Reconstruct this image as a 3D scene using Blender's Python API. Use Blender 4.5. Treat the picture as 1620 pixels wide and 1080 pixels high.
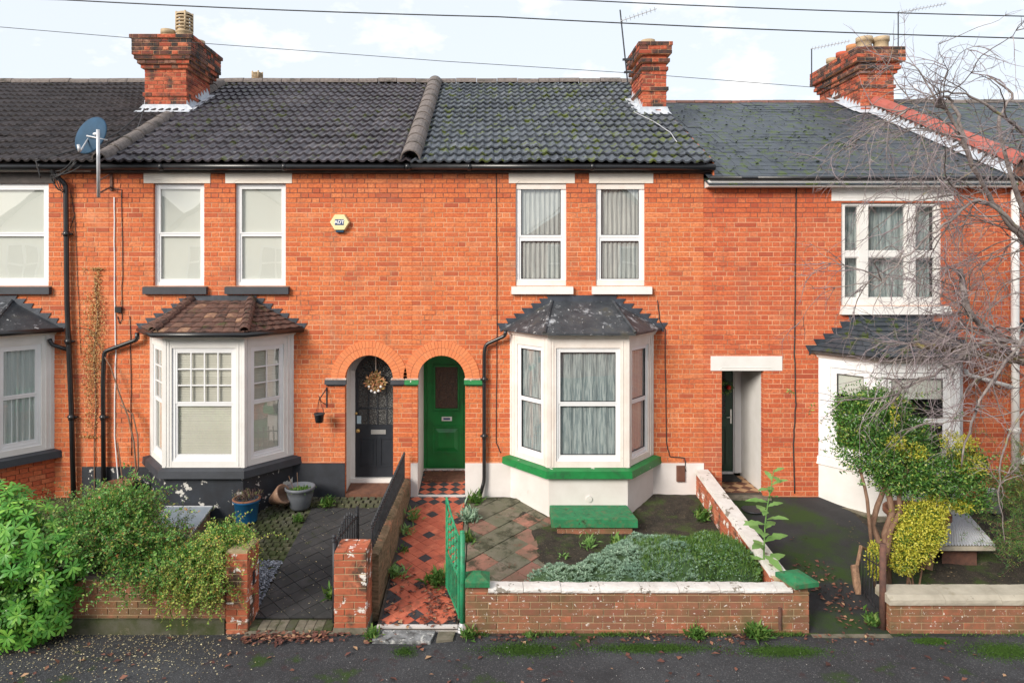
import bpy, math, random
import numpy as np
from mathutils import Vector, Matrix, noise as mnoise
R = random.Random(7)
sc = bpy.context.scene
for o in list(bpy.data.objects): bpy.data.objects.remove(o)
COL = sc.collection
rad = math.radians
# ------------------------------------------------------------------ camera, sky, sun
F = 1080.0; CX = 772.0; CY = 420.0; D0 = 10.7; EYE = 3.61
cam = bpy.data.cameras.new('camera'); camo = bpy.data.objects.new('camera', cam); COL.objects.link(camo)
camo.location = (0, -D0, EYE); camo.rotation_euler = (rad(90), 0, 0)
cam.sensor_width = 36; cam.lens = 24.0; cam.shift_x = 38/1620; cam.shift_y = -120/1620
cam.clip_start = .05; cam.clip_end = 900
sc.camera = camo
SUN_EL = rad(27); SUN_AZ = rad(222)      # azimuth clockwise from +Y (north): light comes from the left and in front of the row
w = bpy.data.worlds.new('World'); sc.world = w; w.use_nodes = True
nt = w.node_tree; nt.nodes.clear()
def N(t, **k):
    n = nt.nodes.new(t)
    for a, b in k.items(): setattr(n, a, b)
    return n
L = lambda a, b: nt.links.new(a, b)
sky = N('ShaderNodeTexSky', sky_type='NISHITA', sun_disc=False)
sky.sun_elevation = SUN_EL; sky.sun_rotation = SUN_AZ; sky.air_density = 1.0; sky.dust_density = 2.5; sky.ozone_density = 1.2
tc = N('ShaderNodeTexCoord'); sep = N('ShaderNodeSeparateXYZ'); L(tc.outputs['Generated'], sep.inputs[0])
mz = N('ShaderNodeMath', operation='MAXIMUM'); L(sep.outputs[2], mz.inputs[0]); mz.inputs[1].default_value = 0.0
az = N('ShaderNodeMath', operation='ADD'); L(mz.outputs[0], az.inputs[0]); az.inputs[1].default_value = .28
dv = N('ShaderNodeVectorMath', operation='DIVIDE'); L(tc.outputs['Generated'], dv.inputs[0])
cb = N('ShaderNodeCombineXYZ')
for i in range(3): L(az.outputs[0], cb.inputs[i])
L(cb.outputs[0], dv.inputs[1])
nz = N('ShaderNodeTexNoise'); nz.inputs['Scale'].default_value = 3.4; nz.inputs['Detail'].default_value = 9; nz.inputs['Roughness'].default_value = .58
L(dv.outputs[0], nz.inputs['Vector'])
cr = N('ShaderNodeValToRGB'); cr.color_ramp.elements[0].position = .53; cr.color_ramp.elements[1].position = .66
L(nz.outputs['Fac'], cr.inputs[0])
nz2 = N('ShaderNodeTexNoise'); nz2.inputs['Scale'].default_value = 1.1; nz2.inputs['Detail'].default_value = 4
L(dv.outputs[0], nz2.inputs['Vector'])
haze = N('ShaderNodeMix', data_type='RGBA'); haze.inputs[0].default_value = .85
L(sky.outputs[0], haze.inputs[6]); haze.inputs[7].default_value = (5.25, 5.6, 6.0, 1)
cm = N('ShaderNodeMix', data_type='RGBA'); L(cr.outputs[0], cm.inputs[0]); L(haze.outputs[2], cm.inputs[6]); cm.inputs[7].default_value = (6.6, 6.6, 6.6, 1)
bg = N('ShaderNodeBackground'); bg.inputs[1].default_value = .066; L(cm.outputs[2], bg.inputs[0])
wo = N('ShaderNodeOutputWorld'); L(bg.outputs[0], wo.inputs[0])
sl = bpy.data.lights.new('sun', 'SUN'); so = bpy.data.objects.new('sun', sl); COL.objects.link(so)
sl.energy = 1.5; sl.angle = rad(22); sl.color = (1, .93, .83)
sd = Vector((math.sin(SUN_AZ)*math.cos(SUN_EL), math.cos(SUN_AZ)*math.cos(SUN_EL), math.sin(SUN_EL)))
so.rotation_euler = (-sd).to_track_quat('-Z', 'Y').to_euler()
so.location = sd*50
sc.view_settings.view_transform = 'Standard'; sc.view_settings.look = 'None'; sc.view_settings.gamma = 1
sc.view_settings.use_curve_mapping = False; sc.view_settings.exposure = 1.5
sc.render.engine = 'CYCLES'

# ------------------------------------------------------------------ helpers
def P(px, py, Y):                # a picture position at depth Y, as a place in the world (used while laying the scene out)
    D = D0+Y
    return Vector(((px-CX)*D/F, Y, EYE-(py-CY)*D/F))
S0 = F/D0
fx = lambda px: (px-CX)/S0
fz = lambda py: EYE-(py-CY)/S0
def g(y): return .135*min(y, 0)

WL = {}
def setp(o, label=None, cat=None, group=None, kind=None):
    if label: o['label'] = label
    if cat: o['category'] = cat
    if group: o['group'] = group
    if kind: o['kind'] = kind
    return o
def empty(name, loc, label=None, cat=None, group=None, parent=None, kind=None):
    o = bpy.data.objects.new(name, None); COL.objects.link(o); o.empty_display_size = .1
    loc = Vector(loc)
    if parent: o.parent = parent; o.location = loc-WL[parent.name]
    else: o.location = loc
    WL[o.name] = loc
    return setp(o, label, cat, group, kind)
def link(name, me, loc, parent=None, rot=None, scale=None):
    o = bpy.data.objects.new(name, me); COL.objects.link(o)
    loc = Vector(loc)
    if parent: o.parent = parent; o.location = loc-WL[parent.name]
    else: o.location = loc
    if rot: o.rotation_euler = rot
    if scale: o.scale = scale
    WL[o.name] = loc
    return o
class MB:
    def __init__(s): s.v = []; s.f = []
    def add(s, vs, fs):
        b = len(s.v); s.v += [tuple(v) for v in vs]; s.f += [tuple(i+b for i in f) for f in fs]; return s
    def box(s, x0, x1, y0, y1, z0, z1):
        return s.add([(x0,y0,z0),(x1,y0,z0),(x1,y1,z0),(x0,y1,z0),(x0,y0,z1),(x1,y0,z1),(x1,y1,z1),(x0,y1,z1)],
            [(0,1,5,4),(1,2,6,5),(2,3,7,6),(3,0,4,7),(4,5,6,7),(3,2,1,0)])
    def fbox(s, fr, u0, u1, d0, d1, z0, z1):
        return s.add([fr(u0,d1,z0),fr(u1,d1,z0),fr(u1,d0,z0),fr(u0,d0,z0),fr(u0,d1,z1),fr(u1,d1,z1),fr(u1,d0,z1),fr(u0,d0,z1)],
            [(0,1,5,4),(1,2,6,5),(2,3,7,6),(3,0,4,7),(4,5,6,7),(3,2,1,0)])
    def cbox(s, fr, u0, u1, d0, d1, z0, z1, c):      # box with a chamfered front
        vs = [fr(u0,d0,z0),fr(u1,d0,z0),fr(u1,d0,z1),fr(u0,d0,z1),fr(u0,d1-c,z0),fr(u1,d1-c,z0),fr(u1,d1-c,z1),fr(u0,d1-c,z1),
              fr(u0+c,d1,z0+c),fr(u1-c,d1,z0+c),fr(u1-c,d1,z1-c),fr(u0+c,d1,z1-c)]
        return s.add(vs, [(8,9,10,11),(4,5,9,8),(5,6,10,9),(6,7,11,10),(7,4,8,11),(0,1,5,4),(1,2,6,5),(2,3,7,6),(3,0,4,7)])
    def ring(s, fr, u0, u1, z0, z1, wd, d0, d1, wt=None, wb=None):
        wt = wd if wt is None else wt; wb = wd if wb is None else wb
        s.fbox(fr,u0,u0+wd,d0,d1,z0,z1); s.fbox(fr,u1-wd,u1,d0,d1,z0,z1)
        s.fbox(fr,u0+wd,u1-wd,d0,d1-.002,z1-wt,z1); s.fbox(fr,u0+wd,u1-wd,d0,d1-.002,z0,z0+wb); return s
    def prism(s, pts, y0, y1):        # polygon in (x, z), front at y0
        n = len(pts)
        vs = [(p[0], y0, p[1]) for p in pts]+[(p[0], y1, p[1]) for p in pts]
        fs = [tuple(range(n)), tuple(range(2*n-1, n-1, -1))]+[(i, i+n, (i+1) % n+n, (i+1) % n) for i in range(n)]
        return s.add(vs, fs)
    def fprism(s, fr, pts, d0, d1):
        n = len(pts)
        vs = [fr(p[0], d1, p[1]) for p in pts]+[fr(p[0], d0, p[1]) for p in pts]
        fs = [tuple(range(n)), tuple(range(2*n-1, n-1, -1))]+[(i, i+n, (i+1) % n+n, (i+1) % n) for i in range(n)]
        return s.add(vs, fs)
    def hprism(s, pts, z0, z1, top=None):   # polygon in (x, y); z0 and z1 may be functions of (x, y)
        n = len(pts); top = top or pts
        a = z0 if callable(z0) else (lambda x, y: z0); b = z1 if callable(z1) else (lambda x, y: z1)
        vs = [(p[0], p[1], a(*p[:2])) for p in pts]+[(p[0], p[1], b(*p[:2])) for p in top]
        fs = [tuple(range(n-1, -1, -1)), tuple(range(n, 2*n))]+[(i, (i+1) % n, (i+1) % n+n, i+n) for i in range(n)]
        return s.add(vs, fs)
    def tube(s, pts, r, n=8, caps=True):
        pts = [Vector(p) for p in pts]; m = len(pts)
        rs = r if isinstance(r, (list, tuple)) else [r]*m
        prev = None; b = len(s.v)
        for i, p in enumerate(pts):
            t = (pts[min(i+1, m-1)]-pts[max(i-1, 0)])
            t = t.normalized() if t.length > 1e-9 else Vector((0, 0, 1))
            a = prev if prev is not None else (Vector((0, 0, 1)) if abs(t.z) < .9 else Vector((1, 0, 0)))
            a = (a-t*a.dot(t)); a = a.normalized() if a.length > 1e-6 else t.orthogonal().normalized(); prev = a
            c = t.cross(a)
            for k in range(n):
                q = 2*math.pi*k/n; s.v.append(tuple(p+(a*math.cos(q)+c*math.sin(q))*rs[i]))
        for i in range(m-1):
            for k in range(n):
                k2 = (k+1) % n; s.f.append((b+i*n+k, b+i*n+k2, b+(i+1)*n+k2, b+(i+1)*n+k))
        if caps: s.f.append(tuple(b+k for k in range(n-1, -1, -1))); s.f.append(tuple(b+(m-1)*n+k for k in range(n)))
        return s
    def lathe(s, c, prof, n=24, M=None):
        c = Vector(c); b = len(s.v); m = len(prof)
        for r, z in prof:
            for k in range(n):
                q = 2*math.pi*k/n; v = Vector((r*math.cos(q), r*math.sin(q), z))
                if M: v = M @ v
                s.v.append(tuple(c+v))
        for i in range(m-1):
            for k in range(n):
                k2 = (k+1) % n; s.f.append((b+i*n+k, b+i*n+k2, b+(i+1)*n+k2, b+(i+1)*n+k))
        return s
    def half_round(s, a, b_, r, up=Vector((0,0,1)), n=8, th=.02):
        a = Vector(a); b_ = Vector(b_); t = (b_-a).normalized(); sd_ = t.cross(up).normalized(); u = sd_.cross(t)
        vs = []
        for p in (a, b_):
            for rr in (r, r-th):
                for k in range(n+1):
                    q = math.pi*k/n; vs.append(p+sd_*math.cos(q)*rr+u*math.sin(q)*rr)
        m = n+1; fs = []
        for k in range(n):
            fs.append((k, k+1, 2*m+k+1, 2*m+k)); fs.append((m+k, 3*m+k, 3*m+k+1, m+k+1))
            fs.append((k, m+k, m+k+1, k+1)); fs.append((2*m+k, 2*m+k+1, 3*m+k+1, 3*m+k))
        return s.add(vs, fs)
    def mesh(s, name, mat, origin, smooth=False):
        me = bpy.data.meshes.new(name)
        o = origin
        me.from_pydata([(x-o[0], y-o[1], z-o[2]) for x, y, z in s.v], [], s.f)
        if mat: me.materials.append(mat)
        if smooth:
            me.polygons.foreach_set('use_smooth', [True]*len(me.polygons))
        me.update(); return me
    def build(s, name, mat, parent=None, smooth=False, kind=None, label=None, cat=None, group=None):
        if not s.v: return None
        a = np.array(s.v); lo = a.min(0); hi = a.max(0)
        o = Vector(((lo[0]+hi[0])/2, (lo[1]+hi[1])/2, lo[2]))
        ob = link(name, s.mesh(name, mat, o, smooth), o, parent)
        return setp(ob, label, cat, group, kind)
def frame(px, py, qx, qy):
    l = math.hypot(qx-px, qy-py); ux, uy = (qx-px)/l, (qy-py)/l; nx, ny = uy, -ux
    def fr(u, d, z): return Vector((px+ux*u+nx*d, py+uy*u+ny*d, z))
    fr.len = l; fr.rot = math.atan2(uy, ux); return fr
FAC = frame(0, 0, 1, 0)

# ------------------------------------------------------------------ materials
def srgb(r, g_, b):
    f = lambda c: ((c/255+.055)/1.055)**2.4 if c > 10 else c/255/12.92
    return (f(r), f(g_), f(b), 1)
def col(c): return tuple(c)+(1,) if len(c) == 3 else tuple(c)
def mk(name, c1, c2=None, sc_=4., rough=.85, rnd=None, layers=(), bump=None, metal=0, detail=6, spec=None, ramp=(.35, .65), stretch=None, grain=0, coat=0, trans=None):
    m = bpy.data.materials.new(name); m.use_nodes = True; t = m.node_tree; t.nodes.clear()
    def n(ty, **k):
        x = t.nodes.new(ty)
        for a, b in k.items(): setattr(x, a, b)
        return x
    ln = t.links.new
    geo = n('ShaderNodeNewGeometry'); oi = n('ShaderNodeObjectInfo')
    vec = geo.outputs['Position']
    if stretch:
        mp = n('ShaderNodeMapping'); mp.inputs['Scale'].default_value = stretch; ln(vec, mp.inputs[0]); svec = mp.outputs[0]
    else: svec = vec
    def noise(scale, det=6, v=vec, rg=.6):
        x = n('ShaderNodeTexNoise'); x.inputs['Scale'].default_value = scale; x.inputs['Detail'].default_value = det; x.inputs['Roughness'].default_value = rg
        ln(v, x.inputs['Vector']); return x
    def rampn(src, lo, hi):
        x = n('ShaderNodeMapRange'); x.inputs[1].default_value = lo; x.inputs[2].default_value = hi; ln(src, x.inputs[0]); x.clamp = True; return x.outputs[0]
    def mix(fac, a, b, bt='MIX'):
        x = n('ShaderNodeMix', data_type='RGBA', blend_type=bt)
        if isinstance(fac, (int, float)): x.inputs[0].default_value = fac
        else: ln(fac, x.inputs[0])
        for i, q in ((6, a), (7, b)):
            if isinstance(q, tuple): x.inputs[i].default_value = q
            else: ln(q, x.inputs[i])
        return x.outputs[2]
    ad = n('ShaderNodeMath', operation='ADD'); ln(oi.outputs['Random'], ad.inputs[0]); ln(geo.outputs['Random Per Island'], ad.inputs[1])
    fc = n('ShaderNodeMath', operation='FRACT'); ln(ad.outputs[0], fc.inputs[0]); rr = fc.outputs[0]
    base = col(c1)
    if rnd:
        cr_ = n('ShaderNodeValToRGB'); e = cr_.color_ramp.elements
        while len(e) < len(rnd): e.new(.5)
        for i, q in enumerate(rnd):
            if len(q) == 2: e[i].position = q[0]; e[i].color = col(q[1])
            else: e[i].position = i/(len(rnd)-1); e[i].color = col(q)
        ln(rr, cr_.inputs[0]); base = cr_.outputs[0]
    if c2: base = mix(rampn(noise(sc_, detail, svec).outputs['Fac'], *ramp), base, col(c2))
    if grain:
        base = mix(grain, base, n_col(n, ln, noise(60, 3).outputs['Fac']), 'OVERLAY')
    ro = rough
    for ly in layers:
        c, s_, lo, hi = ly[:4]; dt = ly[4] if len(ly) > 4 else 8
        vv_ = vec
        if len(ly) > 5:
            mp2 = n('ShaderNodeMapping'); mp2.inputs['Scale'].default_value = ly[5]; ln(vec, mp2.inputs[0]); vv_ = mp2.outputs[0]
        base = mix(rampn(noise(s_, dt, vv_, .65).outputs['Fac'], lo, hi), base, col(c))
    bs = n('ShaderNodeBsdfPrincipled'); bs.inputs['Roughness'].default_value = rough; bs.inputs['Metallic'].default_value = metal
    if spec is not None: bs.inputs['Specular IOR Level'].default_value = spec
    if coat: bs.inputs['Coat Weight'].default_value = coat
    if isinstance(base, tuple): bs.inputs['Base Color'].default_value = base
    else: ln(base, bs.inputs['Base Color'])
    if bump:
        bn = n('ShaderNodeBump'); bn.inputs['Strength'].default_value = bump[1]; bn.inputs['Distance'].default_value = bump[2] if len(bump) > 2 else .01
        ln(noise(bump[0], 8).outputs['Fac'], bn.inputs['Height']); ln(bn.outputs[0], bs.inputs['Normal'])
    out = n('ShaderNodeOutputMaterial')
    if trans:
        tr = n('ShaderNodeBsdfTranslucent')
        if isinstance(base, tuple): tr.inputs[0].default_value = base
        else: ln(base, tr.inputs[0])
        ms = n('ShaderNodeMixShader'); ms.inputs[0].default_value = trans; ln(bs.outputs[0], ms.inputs[1]); ln(tr.outputs[0], ms.inputs[2]); ln(ms.outputs[0], out.inputs[0])
    else: ln(bs.outputs[0], out.inputs[0])
    return m
def n_col(n, ln, src):
    x = n('ShaderNodeMapRange'); x.inputs[1].default_value = .25; x.inputs[2].default_value = .75; ln(src, x.inputs[0]); return x.outputs[0]
def glass(name, tint=(.9, .92, .92), ior=1.95, rough=.0):
    m = bpy.data.materials.new(name); m.use_nodes = True; t = m.node_tree; t.nodes.clear()
    tr = t.nodes.new('ShaderNodeBsdfTransparent'); tr.inputs[0].default_value = col(tint)
    gl = t.nodes.new('ShaderNodeBsdfGlossy'); gl.inputs['Roughness'].default_value = rough
    g0_ = t.nodes.new('ShaderNodeNewGeometry'); dt_ = t.nodes.new('ShaderNodeVectorMath'); dt_.operation = 'DOT_PRODUCT'; t.links.new(g0_.outputs['Incoming'], dt_.inputs[0]); t.links.new(g0_.outputs['Normal'], dt_.inputs[1])
    ab_ = t.nodes.new('ShaderNodeMath'); ab_.operation = 'ABSOLUTE'; t.links.new(dt_.outputs['Value'], ab_.inputs[0])
    om_ = t.nodes.new('ShaderNodeMath'); om_.operation = 'SUBTRACT'; om_.inputs[0].default_value = 1; t.links.new(ab_.outputs[0], om_.inputs[1])
    pw_ = t.nodes.new('ShaderNodeMath'); pw_.operation = 'POWER'; pw_.inputs[1].default_value = 5; t.links.new(om_.outputs[0], pw_.inputs[0])
    fr_ = t.nodes.new('ShaderNodeMath'); fr_.operation = 'MULTIPLY_ADD'; fr_.inputs[1].default_value = 1-((ior-1)/(ior+1))**2*1.8; fr_.inputs[2].default_value = ((ior-1)/(ior+1))**2*1.8; t.links.new(pw_.outputs[0], fr_.inputs[0])
    geo = t.nodes.new('ShaderNodeNewGeometry'); nz_ = t.nodes.new('ShaderNodeTexNoise'); nz_.inputs['Scale'].default_value = 1.6; nz_.inputs['Detail'].default_value = 1
    t.links.new(geo.outputs['Position'], nz_.inputs['Vector'])
    bn = t.nodes.new('ShaderNodeBump'); bn.inputs['Strength'].default_value = .12; bn.inputs['Distance'].default_value = .02
    t.links.new(nz_.outputs['Fac'], bn.inputs['Height']); t.links.new(bn.outputs[0], gl.inputs['Normal'])
    ms = t.nodes.new('ShaderNodeMixShader'); ou = t.nodes.new('ShaderNodeOutputMaterial')
    t.links.new(fr_.outputs[0], ms.inputs[0]); t.links.new(tr.outputs[0], ms.inputs[1]); t.links.new(gl.outputs[0], ms.inputs[2]); t.links.new(ms.outputs[0], ou.inputs[0])
    return m

M = {}
DK = (.16, .035, .022)
M['brick'] = mk('red_brick', (.5, .1, .04), (.36, .062, .026), 30, .9, ramp=(.3, .8),
    rnd=[(0, (.42, .10, .045)), (.05, (.56, .14, .055)), (.12, (.66, .165, .056)), (.5, (.73, .205, .066)), (.8, (.77, .235, .078)), (1, (.81, .29, .115))],
    layers=[((.42, .13, .07), .9, .50, .95, 6), ((.30, .12, .07), 1.6, .53, .85, 10, (2.2, 1, .45)), ((.40, .22, .16), 3.5, .62, .80, 10), ((.82, .40, .24), 1.7, .60, .90, 10), ((.16, .06, .04), 6, .68, .80, 8), ((.85, .62, .48), 9, .72, .76, 8)], bump=(90, .25, .004))
M['brick4'] = mk('deep_red_brick', (.5, .1, .04), (.34, .055, .026), 30, .9, ramp=(.3, .8),
    rnd=[(0, (.42, .09, .042)), (.07, (.54, .12, .05)), (.16, (.62, .145, .054)), (.6, (.69, .170, .060)), (.85, (.73, .20, .074)), (1, (.75, .25, .11))],
    layers=[((.42, .13, .08), .9, .50, .95, 6), ((.28, .10, .065), 1.6, .53, .88, 10, (2.2, 1, .45)), ((.40, .20, .15), 3.5, .63, .80, 10), ((.78, .36, .22), 1.7, .62, .90, 10), ((.14, .05, .04), 6, .68, .80, 8)], bump=(90, .25, .004))
M['mortar'] = mk('pale_mortar', (.74, .43, .26), (.46, .25, .14), 3, .95, layers=[((.16, .08, .06), 1.5, .56, .70, 5)], bump=(120, .3, .003))
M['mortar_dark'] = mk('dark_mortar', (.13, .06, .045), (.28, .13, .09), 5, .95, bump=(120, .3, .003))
M['chbrick'] = mk('chimney_brick', (.5, .1, .04), (.34, .055, .026), 22, .92,
    rnd=[(0, (.12, .04, .03)), (.15, (.28, .07, .04)), (.3, (.44, .11, .055)), (.8, (.56, .16, .075)), (1, (.58, .24, .13))],
    layers=[((.045, .034, .03), 3.2, .50, .64, 9), ((.45, .38, .30), 6, .72, .8, 8)], bump=(80, .4, .006))
M['chbrick_dark'] = mk('sooty_chimney_brick', (.3, .07, .04), (.12, .04, .03), 20, .95,
    rnd=[(0, (.05, .032, .028)), (.3, (.14, .055, .04)), (.7, (.28, .10, .065)), (1, (.40, .22, .15))],
    layers=[((.034, .03, .028), 4, .42, .58, 9), ((.40, .38, .30), 7, .68, .78, 8)], bump=(80, .4, .006))
M['chbrick_tan'] = mk('tan_chimney_brick', (.5, .1, .04), (.5, .25, .13), 22, .92,
    rnd=[(0, (.24, .09, .05)), (.3, (.5, .22, .11)), (1, (.66, .34, .18))], layers=[((.05, .035, .03), 3.2, .56, .68, 8)], bump=(80, .4, .006))
M['wallbrick'] = mk('weathered_wall_brick', (.4, .1, .05), (.24, .125, .07), 6, .92,
    rnd=[(0, (.22, .085, .055)), (.3, (.33, .13, .08)), (.7, (.42, .16, .09)), (1, (.50, .15, .08))],
    layers=[((.13, .12, .05), 1.6, .50, .72, 8), ((.80, .74, .68), 30, .63, .66, 4), ((.10, .05, .03), 4, .62, .8, 8)], bump=(70, .4, .006))
M['wallmortar'] = mk('sandy_wall_mortar', (.60, .46, .29), (.34, .27, .15), 5, .95, bump=(90, .4, .005))
M['pierbrick'] = mk('orange_pier_brick', (.5, .1, .04), (.4, .12, .06), 8, .92,
    rnd=[(0, (.40, .09, .045)), (.6, (.56, .15, .07)), (1, (.62, .22, .12))],
    layers=[((.10, .06, .04), 3.4, .51, .60, 11), ((.80, .75, .70), 7, .575, .60, 12)], bump=(70, .5, .008))
M['white'] = mk('white_paint', (.80, .78, .76), (.72, .70, .67), 3, .5, layers=[((.42, .38, .33), 9, .72, .84, 8)], bump=(30, .08, .004))
M['upvc'] = mk('white_frame', (.82, .82, .83), (.76, .76, .77), 2, .35, spec=.4)
M['oldwhite'] = mk('flaking_cream_paint', (.80, .74, .69), (.72, .64, .58), 4, .7, layers=[((.30, .22, .17), 14, .66, .74, 8)], bump=(60, .2, .004))
M['lintel'] = mk('painted_lintel', (.84, .78, .70), (.76, .68, .60), 2.5, .75, layers=[((.28, .2, .16), 9, .70, .76, 10)], bump=(60, .15, .003))
M['plinth_white'] = mk('white_render', (.76, .72, .70), (.66, .61, .58), 1.6, .8, layers=[((.30, .27, .20), 2.4, .66, .9, 10)], bump=(50, .2, .004))
M['blackpaint'] = mk('black_masonry_paint', (.032, .036, .046), (.022, .024, .03), 5, .6, layers=[((.55, .53, .50), 5, .76, .78, 10)], bump=(40, .25, .006))
M['blackflake'] = mk('flaking_black_paint', (.028, .034, .045), (.02, .022, .028), 5, .55, layers=[((.62, .60, .56), 5.5, .60, .61, 13)], bump=(40, .3, .006))
M['blacksill'] = mk('charcoal_sill_paint', (.045, .05, .062), (.032, .036, .044), 4, .55, layers=[((.25, .26, .27), 9, .72, .80, 8)], bump=(50, .2, .004))
M['black'] = mk('black_gloss_plastic', (.012, .012, .014), (.02, .02, .022), 6, .32, spec=.6)
M['blackiron'] = mk('black_iron', (.018, .019, .023), (.04, .042, .05), 20, .5, layers=[((.5, .45, .4), 30, .74, .78, 4)])
M['fascia'] = mk('dark_fascia', (.035, .028, .026), (.07, .055, .05), 8, .7, layers=[((.30, .26, .23), 10, .66, .74, 8)])
M['green'] = mk('green_gloss_paint', (.012, .22, .05), (.010, .15, .035), 3, .32, spec=.5, layers=[((.03, .10, .04), 6, .58, .80, 12), ((.10, .28, .12), 30, .70, .74, 6)], bump=(30, .06, .003))
M['greensill'] = mk('green_sill_paint', (.012, .22, .055), (.01, .16, .04), 6, .45, layers=[((.02, .09, .035), 7, .52, .72, 12), ((.75, .72, .66), 8, .655, .665, 11)], bump=(60, .15, .004))
M['greencap'] = mk('green_concrete_paint', (.025, .23, .09), (.02, .15, .06), 9, .85, layers=[((.10, .16, .07), 16, .50, .66, 12), ((.03, .045, .02), 11, .60, .68, 12), ((.26, .20, .13), 4, .64, .68, 12)], bump=(90, .5, .006))
M['greengate'] = mk('sea_green_gate_paint', (.03, .32, .15), (.025, .24, .11), 8, .5, layers=[((.03, .14, .07), 9, .50, .66, 10), ((.35, .18, .08), 16, .64, .68, 8)], bump=(60, .2, .004))
M['tile_blue'] = mk('blue_grey_roof_tile', (.05, .055, .068), (.085, .095, .115), 9, .62,
    rnd=[(0, (.028, .034, .042)), (.5, (.058, .068, .082)), (.9, (.095, .11, .128)), (1, (.17, .18, .19))],
    layers=[((.22, .24, .27), 20, .54, .74, 6), ((.10, .125, .025), 5.2, .555, .60, 14), ((.55, .55, .53), 9, .70, .71, 12)], bump=(70, .5, .008))
M['tile_brown'] = mk('purple_brown_roof_tile', (.05, .055, .068), (.075, .065, .075), 8, .55,
    rnd=[(0, (.026, .023, .028)), (.5, (.055, .048, .060)), (.9, (.095, .085, .10)), (1, (.15, .135, .14))],
    layers=[((.20, .185, .205), 16, .55, .75, 6), ((.075, .085, .028), 4.6, .57, .62, 14), ((.50, .47, .44), 11, .71, .72, 12)], bump=(70, .5, .008))
M['tile_old'] = mk('dark_brown_roof_tile', (.05, .05, .05), (.06, .05, .05), 8, .8,
    rnd=[(0, (.026, .022, .024)), (.5, (.05, .042, .046)), (1, (.085, .07, .072))],
    layers=[((.12, .11, .10), 12, .6, .78, 6), ((.045, .055, .02), 3.2, .64, .74, 12), ((.45, .42, .38), 8, .74, .755, 10)], bump=(70, .5, .008))
M['slate'] = mk('slate', (.03, .04, .05), (.055, .065, .08), 8, .55,
    rnd=[(0, (.022, .030, .038)), (.5, (.040, .052, .064)), (1, (.062, .076, .090))],
    layers=[((.055, .082, .018), 6.0, .55, .58, 13), ((.5, .5, .48), 8, .745, .76, 10)], bump=(60, .4, .006))
M['ridge'] = mk('lichen_ridge_tile', (.12, .10, .09), (.20, .17, .155), 18, .95, rnd=[(0, (.095, .08, .075)), (1, (.15, .12, .11))],
    layers=[((.05, .045, .035), 3, .55, .7, 10), ((.50, .47, .42), 22, .66, .72, 6)], bump=(70, .7, .01))
M['redridge'] = mk('red_clay_ridge', (.55, .13, .09), (.42, .09, .065), 8, .8, rnd=[(0, (.28, .085, .065)), (1, (.44, .15, .12))], layers=[((.12, .07, .055), 4, .54, .72, 10)], bump=(40, .3, .006))
M['baytile'] = mk('brown_clay_bay_tile', (.1, .05, .04), (.16, .08, .06), 12, .85,
    rnd=[(0, (.028, .018, .016)), (.5, (.058, .034, .028)), (.93, (.10, .055, .042)), (1, (.42, .25, .15))],
    layers=[((.06, .07, .02), 5, .58, .68, 12), ((.42, .36, .28), 9, .74, .77, 8)], bump=(70, .5, .008))
M['leadblack'] = mk('black_roof_sheet', (.028, .032, .038), (.06, .066, .075), 6, .55, layers=[((.07, .06, .035), 3, .56, .75, 10), ((.45, .47, .50), 4.5, .57, .70, 13), ((.62, .63, .64), 14, .62, .68, 8)], bump=(14, .5, .02))
M['leadstep'] = mk('painted_lead_flashing', (.03, .035, .045), (.055, .065, .085), 6, .5, layers=[((.16, .19, .24), 8, .62, .75, 8)], bump=(30, .3, .01))
M['lead'] = mk('weathered_lead', (.42, .46, .52), (.62, .64, .68), 9, .5, layers=[((.15, .16, .18), 8, .64, .74, 8)], bump=(30, .3, .008))
M['pot'] = mk('buff_chimney_pot', (.50, .38, .24), (.36, .27, .17), 7, .9, layers=[((.08, .07, .06), 9, .64, .75, 8)], bump=(60, .3, .006))
M['potred'] = mk('red_chimney_pot', (.50, .10, .05), (.36, .07, .04), 7, .9)
M['potorange'] = mk('orange_chimney_pot', (.60, .28, .12), (.45, .2, .09), 7, .9)
M['cement'] = mk('cement', (.32, .28, .24), (.20, .18, .15), 8, .95, layers=[((.06, .07, .03), 5, .58, .7, 8)], bump=(60, .5, .01))
M['glass'] = glass('window_glass')
M['obscure'] = mk('brown_obscured_glass', (.035, .018, .010), (.07, .035, .018), 26, .22, spec=.6, bump=(110, .8, .01))
M['darkobs'] = mk('dark_textured_glass', (.012, .013, .014), (.05, .052, .05), 42, .15, spec=.8, bump=(130, 1, .012))
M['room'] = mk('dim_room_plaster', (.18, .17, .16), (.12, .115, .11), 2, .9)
M['net'] = mk('net_curtain', (.70, .70, .66), (.46, .48, .47), 2, .9, stretch=(30, 1, 1), trans=.1, ramp=(.4, .6))
M['lace'] = mk('lace_curtain', (.28, .34, .35), (.56, .61, .60), 3, .9, stretch=(22, 1, 1.1), trans=.1, ramp=(.45, .55))
M['pink'] = mk('pink_lace_curtain', (.80, .70, .66), (.84, .76, .72), 3, .9, stretch=(20, 1, 1.4), trans=.2)
M['blind'] = mk('cream_blind', (.80, .76, .66), (.72, .68, .58), 2, .7)
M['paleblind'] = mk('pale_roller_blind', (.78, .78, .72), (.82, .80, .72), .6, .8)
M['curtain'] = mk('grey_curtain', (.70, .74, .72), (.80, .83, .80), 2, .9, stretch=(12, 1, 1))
M['brass'] = mk('brass', (.62, .42, .16), rough=.35, metal=.9)
M['chrome'] = mk('bright_metal', (.72, .72, .70), rough=.3, metal=.7)
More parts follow.
